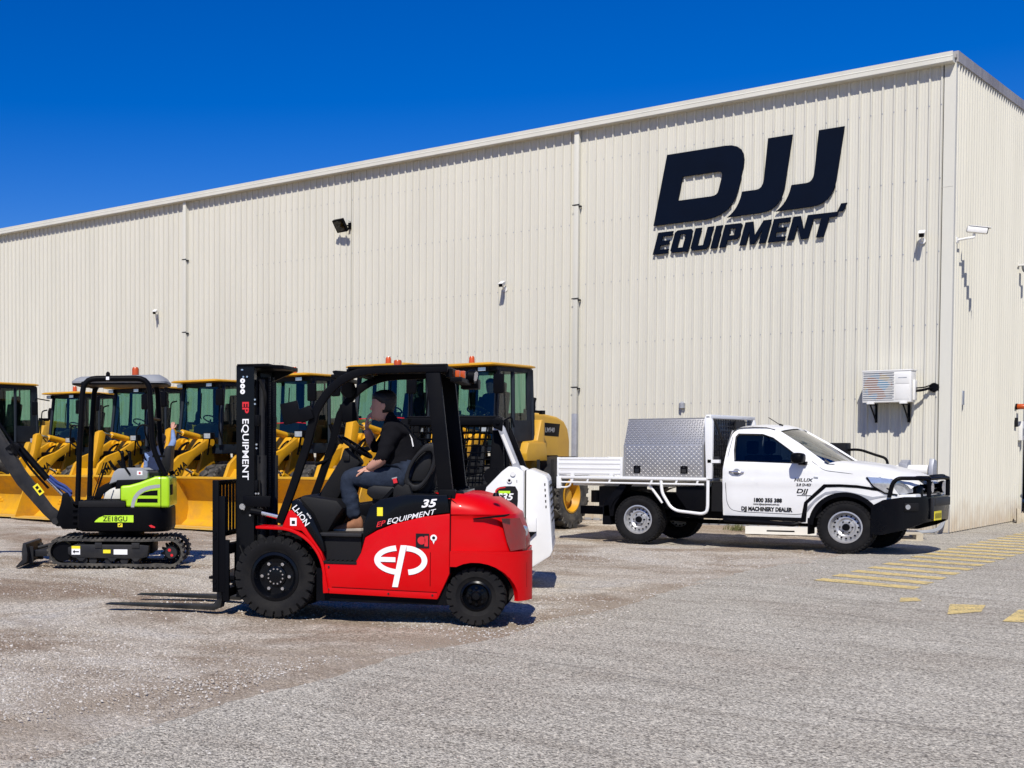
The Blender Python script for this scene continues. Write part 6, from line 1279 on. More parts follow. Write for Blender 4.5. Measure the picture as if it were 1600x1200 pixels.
# ================================================================ white tray-back ute (x forward = +X, near side y negative)
def ute():
    U = empty('ute', (-3.04, -5.16, 0), 0, 'white single cab utility truck with aluminium toolbox tray and black bull bar', 'ute')
    for x in (-0.01, 3.09):
        for s in (1, -1): wheel(U, x, s*.76, .382, .382, .25, .225, s, lugs=44, lugd=.010, rim='steel', lug_ang=25)
    def yside(x, z):
        y = .885
        if z > 1.22: y -= (z-1.22)*.36+max(0, z-1.66)**2*1.2
        elif z < .75: y -= (.75-z)*.10
        y += .012*math.exp(-((z-1.02)/.05)**2)
        if x > 3.3: y -= (x-3.3)**2*.28
        if x < 1.5: y -= (1.5-x)**2*.8
        return y
    arch = [(3.09+.475*math.cos(R(a)), .385+.475*math.sin(R(a))) for a in range(172, -1, -8)]
    outl = [(1.335, .50), (1.33, 1.20), (1.35, 1.50), (1.40, 1.74), (1.46, 1.82), (1.60, 1.845), (1.88, 1.835), (2.04, 1.79), (2.30, 1.625), (2.55, 1.455), (2.74, 1.33), (2.86, 1.275), (3.20, 1.245), (3.55, 1.175), (3.66, 1.12), (3.72, .95), (3.78, .86), (3.78, .60), (3.60, .52)]+[p for p in arch[::-1] if p[1] > .44 and p[0] < 3.58]+[(2.58, .42), (2.45, .42)]
    win = [(1.50, 1.335), (1.475, 1.50), (1.47, 1.70), (1.50, 1.745), (1.86, 1.735), (2.02, 1.68), (2.25, 1.52), (2.52, 1.32), (2.50, 1.305)]
    side_parts = []
    for s in (-1, 1):
        mb = MB(); mb.surf([outl, win], lambda x, z: (x, s*yside(x, z), z), .06, thick=0.03); 
        if s < 0: body = mb.build('body', M['white'], U, ang=50); 
        else: mb.build('body_panel', M['white'], body, ang=50)
        mb = MB(); w2 = [(1.48, 1.32), (1.46, 1.50), (1.455, 1.71), (1.49, 1.76), (1.87, 1.75), (2.03, 1.69), (2.27, 1.53), (2.55, 1.31)]
        mb.surf([w2], lambda x, z: (x, s*(yside(x, z)-.022), z), .08); mb.build('side_window', M['darkglass'], body, ang=60)
        mb = MB(); P3 = lambda x, z, d=.004: (x, s*(yside(x, z)+d), z)
        mb.tube([P3(*p) for p in win], .008, 5, closed=True); mb.build('window_seal', M['black'], body)
    # door seams, fuel handle
    mb = MB()
    for pts in ([(1.42, 1.70), (1.385, 1.40), (1.38, 1.0), (1.40, .70), (1.46, .585), (1.60, .56), (2.40, .545)], [(2.40, .545), (2.53, .56), (2.56, .80), (2.57, 1.29)], [(2.62, 1.33), (2.80, 1.20), (3.1, 1.165), (3.55, 1.11)]):
        mb.tube([(x, -(yside(x, z)+.0005), z) for x, z in pts], .0035, 5, fillet=.06)
    mb.build('door_seam', M['black'], body)
    mb = MB(); mb.tube([(1.44, -(yside(1.44, 1.17)+.004), 1.165), (1.50, -.925, 1.168), (1.60, -.925, 1.162), (1.655, -(yside(1.65, 1.16)+.004), 1.158)], .014, 8, fillet=.02); mb.mat(1); mb.cyl((1.55, -.893, 1.165), (1.55, -.897, 1.165), .05, seg=20); mb.build('door_handle', [M['chrome'], M['grey']], body)
    mb = MB(); mb.tube([(2.66, -(yside(2.66, 1.10)+.002), 1.10), (2.72, -(yside(2.72, 1.10)+.004), 1.095)], .012, 6); mb.build('side_marker', M['lens'], body)
    # roof, bonnet, windscreen, rear cab wall
    def roofz(x): return 1.845+.018*math.sin((x-1.4)/.7*PI/1.2)
    mb = MB(); secs = []
    for x, zz, hw in ((1.37, 1.70, .70), (1.42, 1.80, .69), (1.50, 1.845, .665), (1.70, 1.858, .66), (1.90, 1.848, .655), (2.02, 1.815, .645), (2.08, 1.785, .64)):
        secs.append([(x+.06*(1-(y/hw)**2)*(1 if x > 1.8 else 0), y, zz+.045*(1-(y/hw)**2)-.005) for y in [hw*q for q in (-1, -.92, -.75, -.5, -.25, 0, .25, .5, .75, .92, 1)]])
    mb.loft(secs, closed=False); mb.loft([[(1.345, y, z) for y in (-.86, -.4, 0, .4, .86)] for z in (.5, 1.0, 1.3)]+[[(1.36, y*.85, 1.62) for y in (-.86, -.4, 0, .4, .86)], [(1.40, y*.80, 1.80) for y in (-.86, -.4, 0, .4, .86)]], closed=False)
    mb.build('roof', M['white'], body, ang=60)
    mb = MB(); ks = (-1, -.9, -.7, -.45, -.2, 0, .2, .45, .7, .9, 1); secs = []
    for x, zz, hw in ((2.80, 1.30, .83), (2.95, 1.285, .84), (3.25, 1.24, .835), (3.55, 1.165, .81), (3.75, 1.09, .78), (3.86, 1.03, .74), (3.90, .98, .72)):
        secs.append([(x+.14*(1-q*q), q*hw, zz+(.035*(1-q*q)+(.012 if .4 < abs(q) < .8 else 0))-(.03 if abs(q) == 1 else 0)) for q in ks])
    mb.loft(secs, closed=False); mb.build('bonnet', M['white'], body, ang=40)
    ws = [[(2.055+.10*(1-q*q), q*.60, 1.785+.02*(1-q*q)) for q in ks], [(2.40+.12*(1-q*q), q*.68, 1.565+.02*(1-q*q)) for q in ks], [(2.78+.14*(1-q*q), q*.77, 1.305+.01*(1-q*q)) for q in ks]]
    mb = MB(); mb.loft(ws, closed=False); mb.build('windscreen', M['wsglass'], body, ang=60)
    mb = MB(); mb.loft([[(2.70+.14*(1-q*q), q*.80, 1.30) for q in ks], [(2.90+.14*(1-q*q), q*.80, 1.295) for q in ks]], closed=False); mb.tube([(2.78, -.5, 1.33), (2.62, -.1, 1.42)], .008, 5); mb.tube([(2.85, -.1, 1.33), (2.70, .35, 1.42)], .008, 5); mb.build('cowl', M['plastic'], body)
    for s in (-1, 1):
        mb = MB(); mb.tube([(2.03, s*.625, 1.795), (2.40, s*.715, 1.565), (2.77, s*.81, 1.30)], .028, 8); mb.build('pillar', M['white'], body)
    # interior
    mb = MB(); mb.box(1.36, 2.75, -.80, .80, .5, 1.0); mb.box(2.35, 2.75, -.72, .72, .95, 1.24, bev=.04)
    for y in (-.38, .38): mb.box(1.55, 1.72, y-.24, y+.24, .95, 1.42, bev=.05); mb.box(1.54, 1.66, y-.12, y+.12, 1.44, 1.64, bev=.04)
    mb.tube([(2.25+.06*math.cos(a), -.38+.17*math.sin(a), 1.27+.15*math.cos(a)) for a in [R(q) for q in range(0, 360, 20)]], .014, 6, closed=True); mb.build('interior', M['plastic'], body)
    # mirror with snorkel-side antenna
    mb = MB(); mb.loft([[(2.47+dx+a*math.copysign(abs(math.cos(t))**.6, math.cos(t)), -.97+b, 1.38+c*math.copysign(abs(math.sin(t))**.6, math.sin(t))) for t in [2*PI*k/20 for k in range(20)]] for dx, a, b, c in ((.0, .06, .07, .05), (-.0, .09, .03, .075), (-.0, .09, -.07, .08), (.01, .07, -.12, .065), (.02, .03, -.14, .03))]); mb.box(2.45, 2.56, -.93, -.84, 1.28, 1.33, bev=.01)
    mb.loft([[(2.47+a*math.cos(t), .97-b, 1.375+c*math.sin(t)) for t in [2*PI*k/14 for k in range(14)]] for a, b, c in ((.07, .07, .055), (.10, .02, .095), (.105, -.06, .10), (.03, -.14, .03))]); mb.build('mirror', M['black'], body, ang=50)
    mb = MB(); mb.tube([(1.98, -.25, 1.87), (1.80, -.29, 2.00)], .006, 5); mb.cyl((2.0, -.245, 1.865), (1.95, -.26, 1.885), .022); mb.build('aerial', M['black'], body)
    # lamps, grille, guards
    for s in (-1, 1):
        mb = MB(); mb.surf([[(3.37, 1.115), (3.46, .985), (3.60, .895), (3.80, .87), (3.90, .90), (3.90, 1.02), (3.76, 1.075), (3.55, 1.105)]], lambda x, z: (x, s*(yside(min(x, 3.75), z)+.008-max(0, x-3.7)*1.1), z), .04); hl = mb.build('headlight', M['lens'], body, ang=60)
        mb = MB(); mb.tube([(x, s*(yside(x, z)+.010), z) for x, z in ((3.37, 1.11), (3.46, .98), (3.60, .89), (3.76, .865))], .011, 5); mb.cyl((3.66, s*.835, .98), (3.665, s*.858, .98), .05, seg=16); mb.build('lamp_surround', M['black'], hl)
    mb = MB(); mb.prism([(3.80, .62), (3.80, 1.04), (3.94, 1.05), (4.0, .98), (4.01, .62)], -.52, .52, 'y', bev=.02); g = mb.build('grille', M['blackg'], body)
    mb = MB()
    for k in range(4): mb.box(3.96, 4.02, -.5, .5, .68+k*.085, .70+k*.085)
    mb.build('grille_bar', M['chrome'], g)
    mb = MB(); mb.prism([(3.66, .60), (3.66, .86), (3.98, .88), (3.98, .60)], -.78, .78, 'y', bev=.03); mb.build('front_panel', M['white'], body)
    # flares: black upper line, grey decal, black liner
    for s in (-1, 1):
        def band(o, i, m, nm, d):
            mb = MB()
            for k in range(len(o)-1): mb.mesh([(p[0], s*(yside(p[0], p[1])+d), p[1]) for p in (o[k], o[k+1], i[k+1], i[k])], [(0, 1, 2, 3)])
            return mb.build(nm, m, body, smooth=False)
        band([(2.47, .43), (2.53, .73), (2.80, 1.0), (3.02, 1.005), (3.25, .995), (3.45, .965), (3.70, .925)], [(2.55, .44), (2.58, .715), (2.83, .955), (3.02, .965), (3.25, .955), (3.45, .925), (3.70, .885)], M['black'], 'body_stripe', .006)
        band([(2.57, .66), (2.70, .80), (2.82, .885), (2.96, .91), (3.12, .90), (3.30, .865), (3.45, .83), (3.68, .87)], [(2.57, .585), (2.68, .73), (2.82, .845), (2.96, .88), (3.12, .87), (3.28, .83), (3.42, .785), (3.62, .835)], M['galv'], 'body_stripe', .006)
        band([(3.09+.505*math.cos(R(a)), .385+.505*math.sin(R(a))) for a in range(178, 28, -6)], [(3.09+.44*math.cos(R(a)), .385+.44*math.sin(R(a))) for a in range(178, 28, -6)], M['black'], 'wheel_arch', .008)
        mb = MB(); mb.surf([[(3.09+.50*math.cos(R(a)), .385+.50*math.sin(R(a))) for a in range(184, 10, -8)]], lambda x, z: (x, s*.60, z), .3); 
        a2 = [(3.09+.485*math.cos(R(a)), .385+.485*math.sin(R(a))) for a in range(184, -4, -8)]; mb.loft([[(p[0], s*.60, p[1]) for p in a2], [(p[0], s*.86, p[1]) for p in a2]], closed=False); mb.build('arch_liner', M['plastic'], body)
        mb = MB(); mb.box(2.58, 2.60, s*.88 if s < 0 else .62, s*.62 if s < 0 else .88, .26, .50); mb.build('mud_flap', M['black'], body)
        mb = MB(); mb.tube([(1.38, s*.90, .435), (1.44, s*.93, .43), (2.40, s*.93, .40), (2.46, s*.90, .42)], .035, 8, fillet=.04); mb.box(1.35, 2.5, s*.90-.03, s*.90+.03, .445, .50, bev=.01); mb.build('side_step', M['black'], body)
    mb = MB(); mb.box(-1.2, 3.7, -.45, -.36, .42, .56); mb.box(-1.2, 3.7, .36, .45, .42, .56); mb.cyl((-.01, -.75, .38), (-.01, .75, .38), .06); mb.lathe([(0, -.15), (.13, -.12), (.16, 0), (.13, .12), (0, .15)], (-.01, 0, .38), (0, 1, 0), 20); mb.cyl((3.09, -.7, .38), (3.09, .7, .38), .05); mb.box(2.6, 3.7, -.36, .36, .35, .7); mb.tube([(2.4, .2, .35), (0.6, .25, .33), (-.8, .3, .4)], .035, 8); mb.box(-.7, .7, -.3, .3, .5, .8); mb.build('chassis', M['black'], U)
    # steel bull bar
    pl = [(3.44, .915), (3.60, .935), (3.86, .90), (4.04, .72), (4.10, .48), (4.12, .0)]
    pl = pl+[(p[0], -p[1]) for p in pl[-2::-1]]
    mb = MB(); top = []; 
    def zt(x): return .84 if x > 3.68 else .70+(x-3.44)/.24*.14
    def zb(x, y): return .30+.24*max(0, min(1, (x-3.7)/.5))
    V = []
    for i in (0, 1):
        for j in (0, 1):
            pass
    inner = [(p[0]-.05 if abs(p[1]) < .6 else p[0], p[1]*(.95)) for p in pl]
    secs = [[(p[0], p[1], zb(*p)), (p[0]+.012 if p[0] > 4.0 else p[0], p[1], (zb(*p)+zt(p[0]))/2), (p[0], p[1], zt(p[0])), (q[0], q[1], zt(p[0])), (q[0], q[1], zb(*p))] for p, q in zip(pl, inner)]
    mb.loft(secs, bev=0); mb.prism([(p[0], p[1]) for p in pl if p[0] > 3.6], .815, .835, 'z'); bb = mb.build('bull_bar', M['blackg'], U, ang=35)
    mb = MB()
    for s in (-1, 1):
        mb.tube([(3.66, s*.87, .83), (3.70, s*.86, 1.03), (3.76, s*.84, 1.10), (3.98, s*.70, 1.10), (4.08, s*.52, 1.09), (4.08, s*.52, .83)], .029, 10, fillet=.07)
        mb.tube([(4.05, s*.52, 1.08), (4.07, s*.34, 1.125), (4.07, s*.2, 1.13), (4.07, 0, 1.13)], .022, 10, fillet=.06)
    mb.tube([(4.08, -.52, 1.09), (4.10, 0, 1.10), (4.08, .52, 1.09)], .026, 10); mb.box(3.90, 4.08, -.5, -.28, 1.09, 1.13, bev=.01); mb.build('hoop', M['black'], bb)
    for y in (-.30, .30):
        mb = MB(); mb.lathe([(0, -.06), (.06, -.05), (.085, 0), (.09, .03), (0, .03)], (4.04, y, .965), (1, 0, 0), 24); sp = mb.build('spotlight', M['black'], bb); mb = MB(); mb.cyl((4.071, y, .965), (4.075, y, .965), .075, seg=24); mb.build('lens', M['lens'], sp)
    mb = MB(); mb.prism(rrect(3.82, 4.15, .635, .785, .03), -.905, -.82, 'y', mtx=None) if False else None
    rotw = Matrix.Translation((3.935, -.835, .70)) @ Matrix.Rotation(math.atan2(.18, .18), 4, 'Z'); mb.box(-.10, .10, -.018, .01, -.055, .055, bev=.008, mtx=rotw); mb.mat(1); mb.cyl(rotw @ Vector((-.06, -.02, 0)), rotw @ Vector((-.06, -.028, 0)), .035, seg=18); mb.build('fog_lamp', [M['plastic'], M['lens']], bb)
    mb = MB(); mb.box(4.105, 4.14, -.42, .42, .70, .82, bev=.01); mb.box(4.10, 4.135, -.52, -.44, .52, .82, bev=.01); mb.build('bumper_trim', M['dgrey'], bb)
    mb = MB(); mb.box(4.125, 4.135, -.42, -.05, .50, .63); mb.mat(1)
    for k in range(6): mb.box(4.135, 4.137, -.39+k*.057, -.365+k*.057, .53, .60)
    mb.build('number_plate', [M['sticker_y'], M['letter_b']], bb)
    # ---- tray
    mb = MB(); mb.box(-1.36, 1.12, -.93, .93, 1.015, 1.06, bev=.004); mb.box(-1.36, 1.12, -.40, -.34, .90, 1.015); mb.box(-1.36, 1.12, .34, .40, .90, 1.015)
    tr = mb.build('tray', M['white'], U)
    mb = MB()
    for s in (-1, 1):
        y = s*.95; mb.box(-1.36, 1.12, y-.022, y+.022, 1.03, 1.072, bev=.005); mb.tube([(-1.30, y, .965), (1.08, y, .965)], .015, 8)
        for x in (-1.13, -.86, -.48, .22, .62, .95): mb.prism([(x, .965), (x+.03, .965), (x+.06, 1.04), (x+.03, 1.04)], y-.012, y+.012, 'y')
        mb.box(-1.375, -1.30, y-.025, y+.025, .86, 1.06, bev=.004); mb.tube([(-1.30, y, .88), (-1.20, y, .88), (-1.14, y, .91), (-1.12, y, 1.03)], .014, 6, fillet=.04)
        mb.tube([(.40, y, 1.02), (.42, y, .82), (.56, y, .60), (.66, y, .545), (1.05, y, .51), (1.125, y, .54), (1.14, y, .62), (1.14, y, 1.03)], .024, 10, fillet=.07)
        mb.tube([(.17, y*.95, .97), (.40, y*.93, .66)], .02, 8)
    mb.build('rope_rail', M['white'], tr)
    for s in (-1, 1):
        mb = MB(); y = s*.94; mb.box(-1.35, -.255, y-.014, y+.014, 1.09, 1.375, bev=.004)
        for z in (1.13, 1.21, 1.29, 1.36): mb.box(-1.345, -.26, y-.021, y+.021, z-.022, z+.008, bev=.004)
        mb.box(-.27, -.235, y-.025, y+.025, 1.06, 1.385, bev=.004); mb.box(-1.375, -1.345, y-.022, y+.022, 1.07, 1.38, bev=.003)
        for x in (-1.1, -.42): mb.box(x-.03, x+.03, y-.026, y+.026, 1.07, 1.11)
        mb.build('drop_side', M['white'], tr)
    mb = MB(); mb.box(-1.375, -1.345, -.93, .93, 1.07, 1.375, bev=.004); mb.build('tailgate', M['white'], tr)
    mb = MB(); mb.prism([(-.52, 1.37), (-.52, 1.43), (-.40, 1.44), (-.38, 1.37)], .3, .5, 'y', bev=.01); mb.build('wheel_chock', M['black'], tr)
    # headboard
    mb = MB()
    for s in (-1, 1): mb.prism([(1.10, 1.05), (1.19, 1.05), (1.19, 1.94), (1.15, 2.03), (1.08, 2.03), (1.06, 1.98)], s*.86, s*.93, 'y', bev=.015)
    mb.box(1.08, 1.17, -.93, .93, 1.985, 2.045, bev=.015); mb.box(1.12, 1.30, -.93, -.87, 1.30, 1.35); mb.build('headboard', M['white'], tr)
    mb = MB()
    for k in range(24): y = -.82+k*.071; mb.box(1.125, 1.135, y-.006, y+.006, 1.08, 1.98)
    for k in range(12): z = 1.12+k*.075; mb.box(1.136, 1.146, -.85, .85, z-.006, z+.006)
    mb.box(1.14, 1.17, .1, .5, 1.84, 1.96); mb.tube([(1.20, -.86, 1.96), (1.30, -.6, 1.45), (1.30, -.55, 1.36)], .018, 6); mb.box(1.20, 1.28, -.90, -.70, 1.30, 1.40); mb.build('mesh_guard', M['dgrey'], tr)
    # toolbox: checker-plate gullwing box
    prof = [(-.93, 1.075), (-.93, 1.575), (-.77, 1.985), (-.70, 2.0), (.70, 2.0), (.77, 1.985), (.93, 1.575), (.93, 1.075)]
    mb = MB(); mb.prism(prof, -.225, 1.06, 'x', bev=.006); bx = mb.build('toolbox', M['alu'], tr)
    mb = MB()
    def lo(c, u, v, n, a, flip):
        # raised lozenge tread
        u, v, n, c = Vector(u), Vector(v), Vector(n), Vector(c); d = (u*math.cos(a)+v*math.sin(a)); e = n.cross(d)
        L, W, H = .020, .0075, .0035; V = [c+d*L, c+e*W, c-d*L, c-e*W, c+n*H+d*L*.3, c+n*H-d*L*.3]; b = mb.bm; vs = [b.verts.new(p) for p in V]
        for f in ((0, 1, 4), (1, 2, 5), (1, 5, 4), (2, 3, 5), (3, 0, 4), (3, 4, 5)): b.faces.new([vs[i] for i in f])
    n2 = Vector((0, -.41, .16)).normalized(); v2 = Vector((0, .16, .41)).normalized()
    for r in range(13):
        for c in range(33): lo((-.205+c*.0385, -.932, 1.095+r*.038), (1, 0, 0), (0, 0, 1), (0, -1, 0), R(45 if (r+c) % 2 else -45), 0)
    for r in range(11):
        for c in range(33): q = Vector((-.205+c*.0385, -.931, 1.60))+v2*(r*.038+.01); lo(q, (1, 0, 0), v2, n2, R(45 if (r+c) % 2 else -45), 0)
    bmesh.ops.recalc_face_normals(mb.bm, faces=mb.bm.faces); tp = mb.build('tread_pattern', M['alu'], bx, smooth=False)
    mb = MB(); mb.box(-.228, -.20, -.936, -.926, 1.07, 1.58); mb.box(1.035, 1.064, -.936, -.926, 1.07, 1.58); mb.prism([(-.937, 1.57), (-.927, 1.575), (-.765, 1.99), (-.775, 1.99)], 1.035, 1.066, 'x'); mb.tube([(-.23, -.76, 1.995), (1.065, -.76, 1.995)], .009, 6); mb.build('edge_trim', M['alu'], bx)
    for x in (.0, .76):
        mb = MB(); mb.prism(rrect(x-.055, x+.055, 1.13, 1.25, .012, 2), -.945, -.930, 'y', bev=.003); mb.mat(1); mb.box(x-.035, x+.035, -.948, -.944, 1.145, 1.20); mb.cyl((x, -.944, 1.225), (x, -.950, 1.225), .012); mb.build('latch', [M['black'], M['dgrey']], bx)
    # under-tray toolbox, mudguards, flaps, spare
    mb = MB(); mb.prism([(.62, .93), (.62, .80), (.80, .56), (1.10, .56), (1.10, .93)], -.90, -.55, 'y', bev=.01)
    for r in range(8):
        for c in range(9): mb.box(.70+c*.045-.008, .70+c*.045+.008, -.903, -.899, .60+r*.04-.004, .60+r*.04+.004)
    mb.build('under_tray_box', M['black'], tr)
    for s in (-1, 1):
        g = [(-.01+.46*math.cos(R(a)), .44+.43*math.sin(R(a))) for a in range(168, 8, -8)]; mb = MB(); mb.loft([[(p[0], s*.62, p[1]) for p in g], [(p[0], s*.90, p[1]) for p in g]], closed=False); mb.prism([(.34, .93), (.16, .93), (.40, .58), (.45, .60)], s*.84, s*.86, 'y')
        mb.prism([(-.58, .42), (-.58, .62), (-.30, .96), (-.18, .96), (-.40, .60), (-.42, .42)], s*.66, s*.88, 'y', bev=.004); mb.prism([(-.60, .28), (-.60, .58), (-.50, .60), (-.46, .28)], s*.64, s*.88, 'y'); mb.build('mudguard', M['black'], tr)
    mb = MB(); mb.box(-.8, -.5, -.6, .6, .55, .9); mb.cyl((-.95, -.35, .62), (-.95, -.35, .82), .1); mb.box(1.14, 1.33, -.8, .8, .55, 1.0); mb.build('underside', M['plastic'], tr)
    # ---- signwriting on the door (QR code left out)
    T = lambda s_, sz, x, z, mat=M['letter_b'], bold=.02, sx=1.0, shear=0.0, nm='lettering': text(s_, sz, mat, body, (x, -(yside(x+.1, z+.02)+.004), z), (1, 0, 0), (0, 0, 1), bold=bold, sx=sx, shear=shear, name=nm)
    T('HILUX', .070, 2.385, 1.035, M['dgrey'], .02, 1.25, .2); T('2.8 D-4D', .045, 2.42, .975, M['dgrey'], .02, 1.2, .1)
    T('DJJ', .088, 2.415, .865, bold=.022, sx=1.45, shear=.2)
    mb = MB(); x0, z0 = 2.43, .828; mb.box(x0, x0+.20, -(yside(x0, z0)+.005), -(yside(x0, z0)+.003), z0-.003, z0+.005); mb.build('underline', M['letter_b'], body)
    T('1800 355 388', .078, 1.80, .72, sx=.96, bold=.045); T('www.djjequipment.com.au', .036, 1.80, .675, bold=.012, sx=.98)
    T('DJJ MACHINERY DEALER', .080, 1.62, .585, bold=.05, sx=.84)
    return U
UT = ute()
# ================================================================ wheel loaders (x forward, y left, z up; parked nose to the yard)
M['cabin'] = paint('cab_interior', (0.010, 0.016, 0.026), 0.6, var=.3, spec=.25)
def loader(label, group='yellow wheel loaders parked in a row', prod='LG', small=False):
    L = empty('wheel_loader', (0, 0, 0), 0, label, 'wheel loader', group)
    WB = 1.15
    for x in (-WB, WB):
        for s in (1, -1): wheel(L, x, s*.78, .60, .60, .40, .31, s, lugs=16, lugd=.04, tyre_mat='rubber_dusty', rim='loader', lug_ang=35)
    # rear frame and engine hood
    mb = MB(); mb.prism([(-1.85, .55), (-1.95, .75), (-1.95, 1.05), (-.55, 1.05), (-.2, .85), (-.1, .55), (-.4, .42), (-1.6, .42)], -.42, .42, 'y', bev=.02); mb.cyl((-WB, -.62, .6), (-WB, .62, .6), .15); mb.cyl((WB, -.62, .6), (WB, .62, .6), .15); mb.build('rear_frame', M['black'], L)
    hood = [(-2.0, 1.05), (-2.0, 1.62), (-1.93, 1.86), (-1.78, 2.0), (-1.5, 2.08), (-.98, 2.13), (-.60, 2.14), (-.60, 1.05)]
    mb = MB(); mb.prism(hood, -.46, .46, 'y', bev=.06, seg=3); mb.prism([(-2.02, .55), (-2.06, 1.05), (-1.80, 1.08), (-1.70, .55)], -.62, .62, 'y', bev=.05); hd = mb.build('hood', M['hood_y'], L, ang=45)
    for s in (1, -1):
        mb = MB(); mb.prism([(-1.55, 1.70), (-1.60, 1.94), (-1.0, 1.96), (-.95, 1.72)], s*.455, s*.463, 'y', bev=.002); mb.prism([(-.95, 1.35), (-1.50, 1.35), (-1.62, 1.30), (-1.72, 1.15), (-1.72, 1.10), (-.85, 1.10), (-.85, 1.28)], s*.455, s*.4625, 'y'); mb.build('side_grille', M['black'], hd)
        if prod: text('LM940' if s > 0 else 'LM940', .13, M['grey'], hd, ((-1.02 if s > 0 else -1.52), s*.466, 1.78), (-s, 0, 0), (0, 0, 1), bold=.01, shear=.2)
        mb = MB(); mb.prism([(-.56, 1.25), (-.56, 2.0), (-.44, 2.0), (-.30, 1.62), (.05, 1.60), (.05, 1.50), (-.1, 1.25)], s*.50, s*.72, 'y', bev=.03); mb.prism([(-.62, 1.25), (.12, 1.25), (.14, 1.38), (.06, 1.58), (-.56, 1.58)], s*.48, s*.745, 'y', bev=.02); mb.build('side_tank', M['hood_y'], L)
        mb = MB(); a = [(-WB+.70*math.cos(R(q)), .60+.70*math.sin(R(q))) for q in range(20, 152, 8)]; mb.loft([[(p[0], s*y, p[1]+dz) for y, dz in ((.52, 0), (.52, .03), (1.0, .03), (1.0, -.02), (.97, 0))] for p in a]); mb.box(-.45, .15, s*.60 if s > 0 else -.98, s*.98 if s > 0 else -.60, .80, .84); mb.box(-.40, .10, s*.62 if s > 0 else -.98, s*.98 if s > 0 else -.62, .50, .53); mb.box(-.42, -.38, s*.96-.02, s*.96+.02, .5, 1.28); mb.box(.08, .12, s*.96-.02, s*.96+.02, .5, 1.28); mb.build('rear_fender', M['dgrey'], L)
    mb = MB(); mb.tube([(-1.1, .18, 2.10), (-1.1, .18, 2.35), (-1.14, .18, 2.42)], .04, 10, fillet=.03); mb.cyl((-1.45, -.15, 2.07), (-1.45, -.15, 2.24), .07); mb.build('exhaust', M['black'], hd)
    # cab: frame bars, panels, glass, roof
    x0, x1, yw, z0, z1 = -.30, .92, .60, 1.52, 2.90
    cb = MB(); cb.box(x0, x1, -yw, yw, 1.42, 1.62, bev=.02); cb.box(x0, x1, -yw, yw, z1-.06, z1+.02, bev=.01)
    for (x, y, xb) in ((x0, yw, x0-.02), (x0, -yw, x0-.02), (x1-.10, yw, x1+.05), (x1-.10, -yw, x1+.05)):
        cb.tube([(xb, y*1.0, 1.60), (x, y*.94, z1)], .045, 6)
    for s in (1, -1): cb.tube([(.36, s*yw, 1.60), (.34, s*yw*.95, z1)], .038, 6); cb.box(x0, .36, s*yw-.012, s*yw+.012, 1.60, 1.98); cb.box(x0-.02, x0+.17, s*yw*.97-.02, s*yw*.97+.02, 1.60, z1)
    cb.tube([(x0, 0, 1.6), (x0, 0, z1)], .02, 5); cb.tube([(.93, .30, 1.62), (.86, .28, z1)], .022, 5) if False else None
    cb.box(x0-.02, x0+.02, -yw, yw, 1.6, 1.95)
    cab = cb.build('cab', M['cabin'], L)
    mb = MB()
    for s in (1, -1): mb.mesh([(x0, s*yw, 1.95), (.36, s*yw, 1.95), (.34, s*yw*.95, z1), (x0, s*yw*.95, z1)], [(0, 1, 2, 3)]); mb.mesh([(.36, s*yw, 1.62), (x1+.05, s*yw, 1.62), (x1-.10, s*yw*.95, z1), (.34, s*yw*.95, z1)], [(0, 1, 2, 3)])
    n = 6; F_ = lambda z, q: (x1+.05-.15*(z-1.62)/1.28+.05*(1-q*q), q*yw*(1-.05*(z-1.62)/1.28), z)
    mb.loft([[F_(z, -1+2*k/n) for k in range(n+1)] for z in (1.62, 2.2, z1)], closed=False); mb.mesh([(x0, -yw, 1.95), (x0, yw, 1.95), (x0, yw*.95, z1), (x0, -yw*.95, z1)], [(0, 1, 2, 3)]); mb.build('cab_glass', M['cabglass'], cab, ang=60)
    mb = MB(); rp = lambda a, z: [(x, y, z) for x, y in (arc(1.10-a, .66-a-.1, .10, 0, 90, 3)+arc(-.28+a, .66-a-.1, .10, 90, 180, 3)+arc(-.28+a, -.66+a+.1, .10, 180, 270, 3)+arc(1.10-a, -.66+a+.1, .10, 270, 360, 3))]
    mb.loft([rp(.05, 2.925), rp(0, 2.935), rp(0, 2.958), rp(.05, 2.978), rp(.15, 2.985)]); rf = mb.build('cab_roof', M['yellow'], cab)
    mb = MB(); mb.cyl((.45, -.2, 2.98), (.45, -.2, 3.02), .06, seg=14); mb.build('beacon_base', M['black'], rf); mb = MB(); mb.lathe([(0, 0), (.055, 0), (.05, .10), (.035, .13), (0, .135)], (.45, -.2, 3.02), (0, 0, 1), 16); bc = mb.build('beacon', M['amber'], rf)
    for y in (-.42, .42): mb = MB(); mb.box(1.02, 1.12, y-.09, y+.09, 2.82, 2.90, bev=.015); mb.mat(1); mb.box(1.12, 1.125, y-.075, y+.075, 2.83, 2.89); mb.build('work_light', [M['black'], M['lens']], rf)
    # inside: seat, console, steering wheel
    mb = MB(); mb.box(-.05, .35, -.24, .24, 1.62, 1.98, bev=.05); mb.prism([(-.12, 1.95), (-.22, 2.5), (-.10, 2.52), (.02, 1.95)], -.22, .22, 'y', bev=.04); mb.prism([(-.22, 2.48), (-.24, 2.68), (-.15, 2.70), (-.12, 2.5)], -.13, .13, 'y', bev=.03)
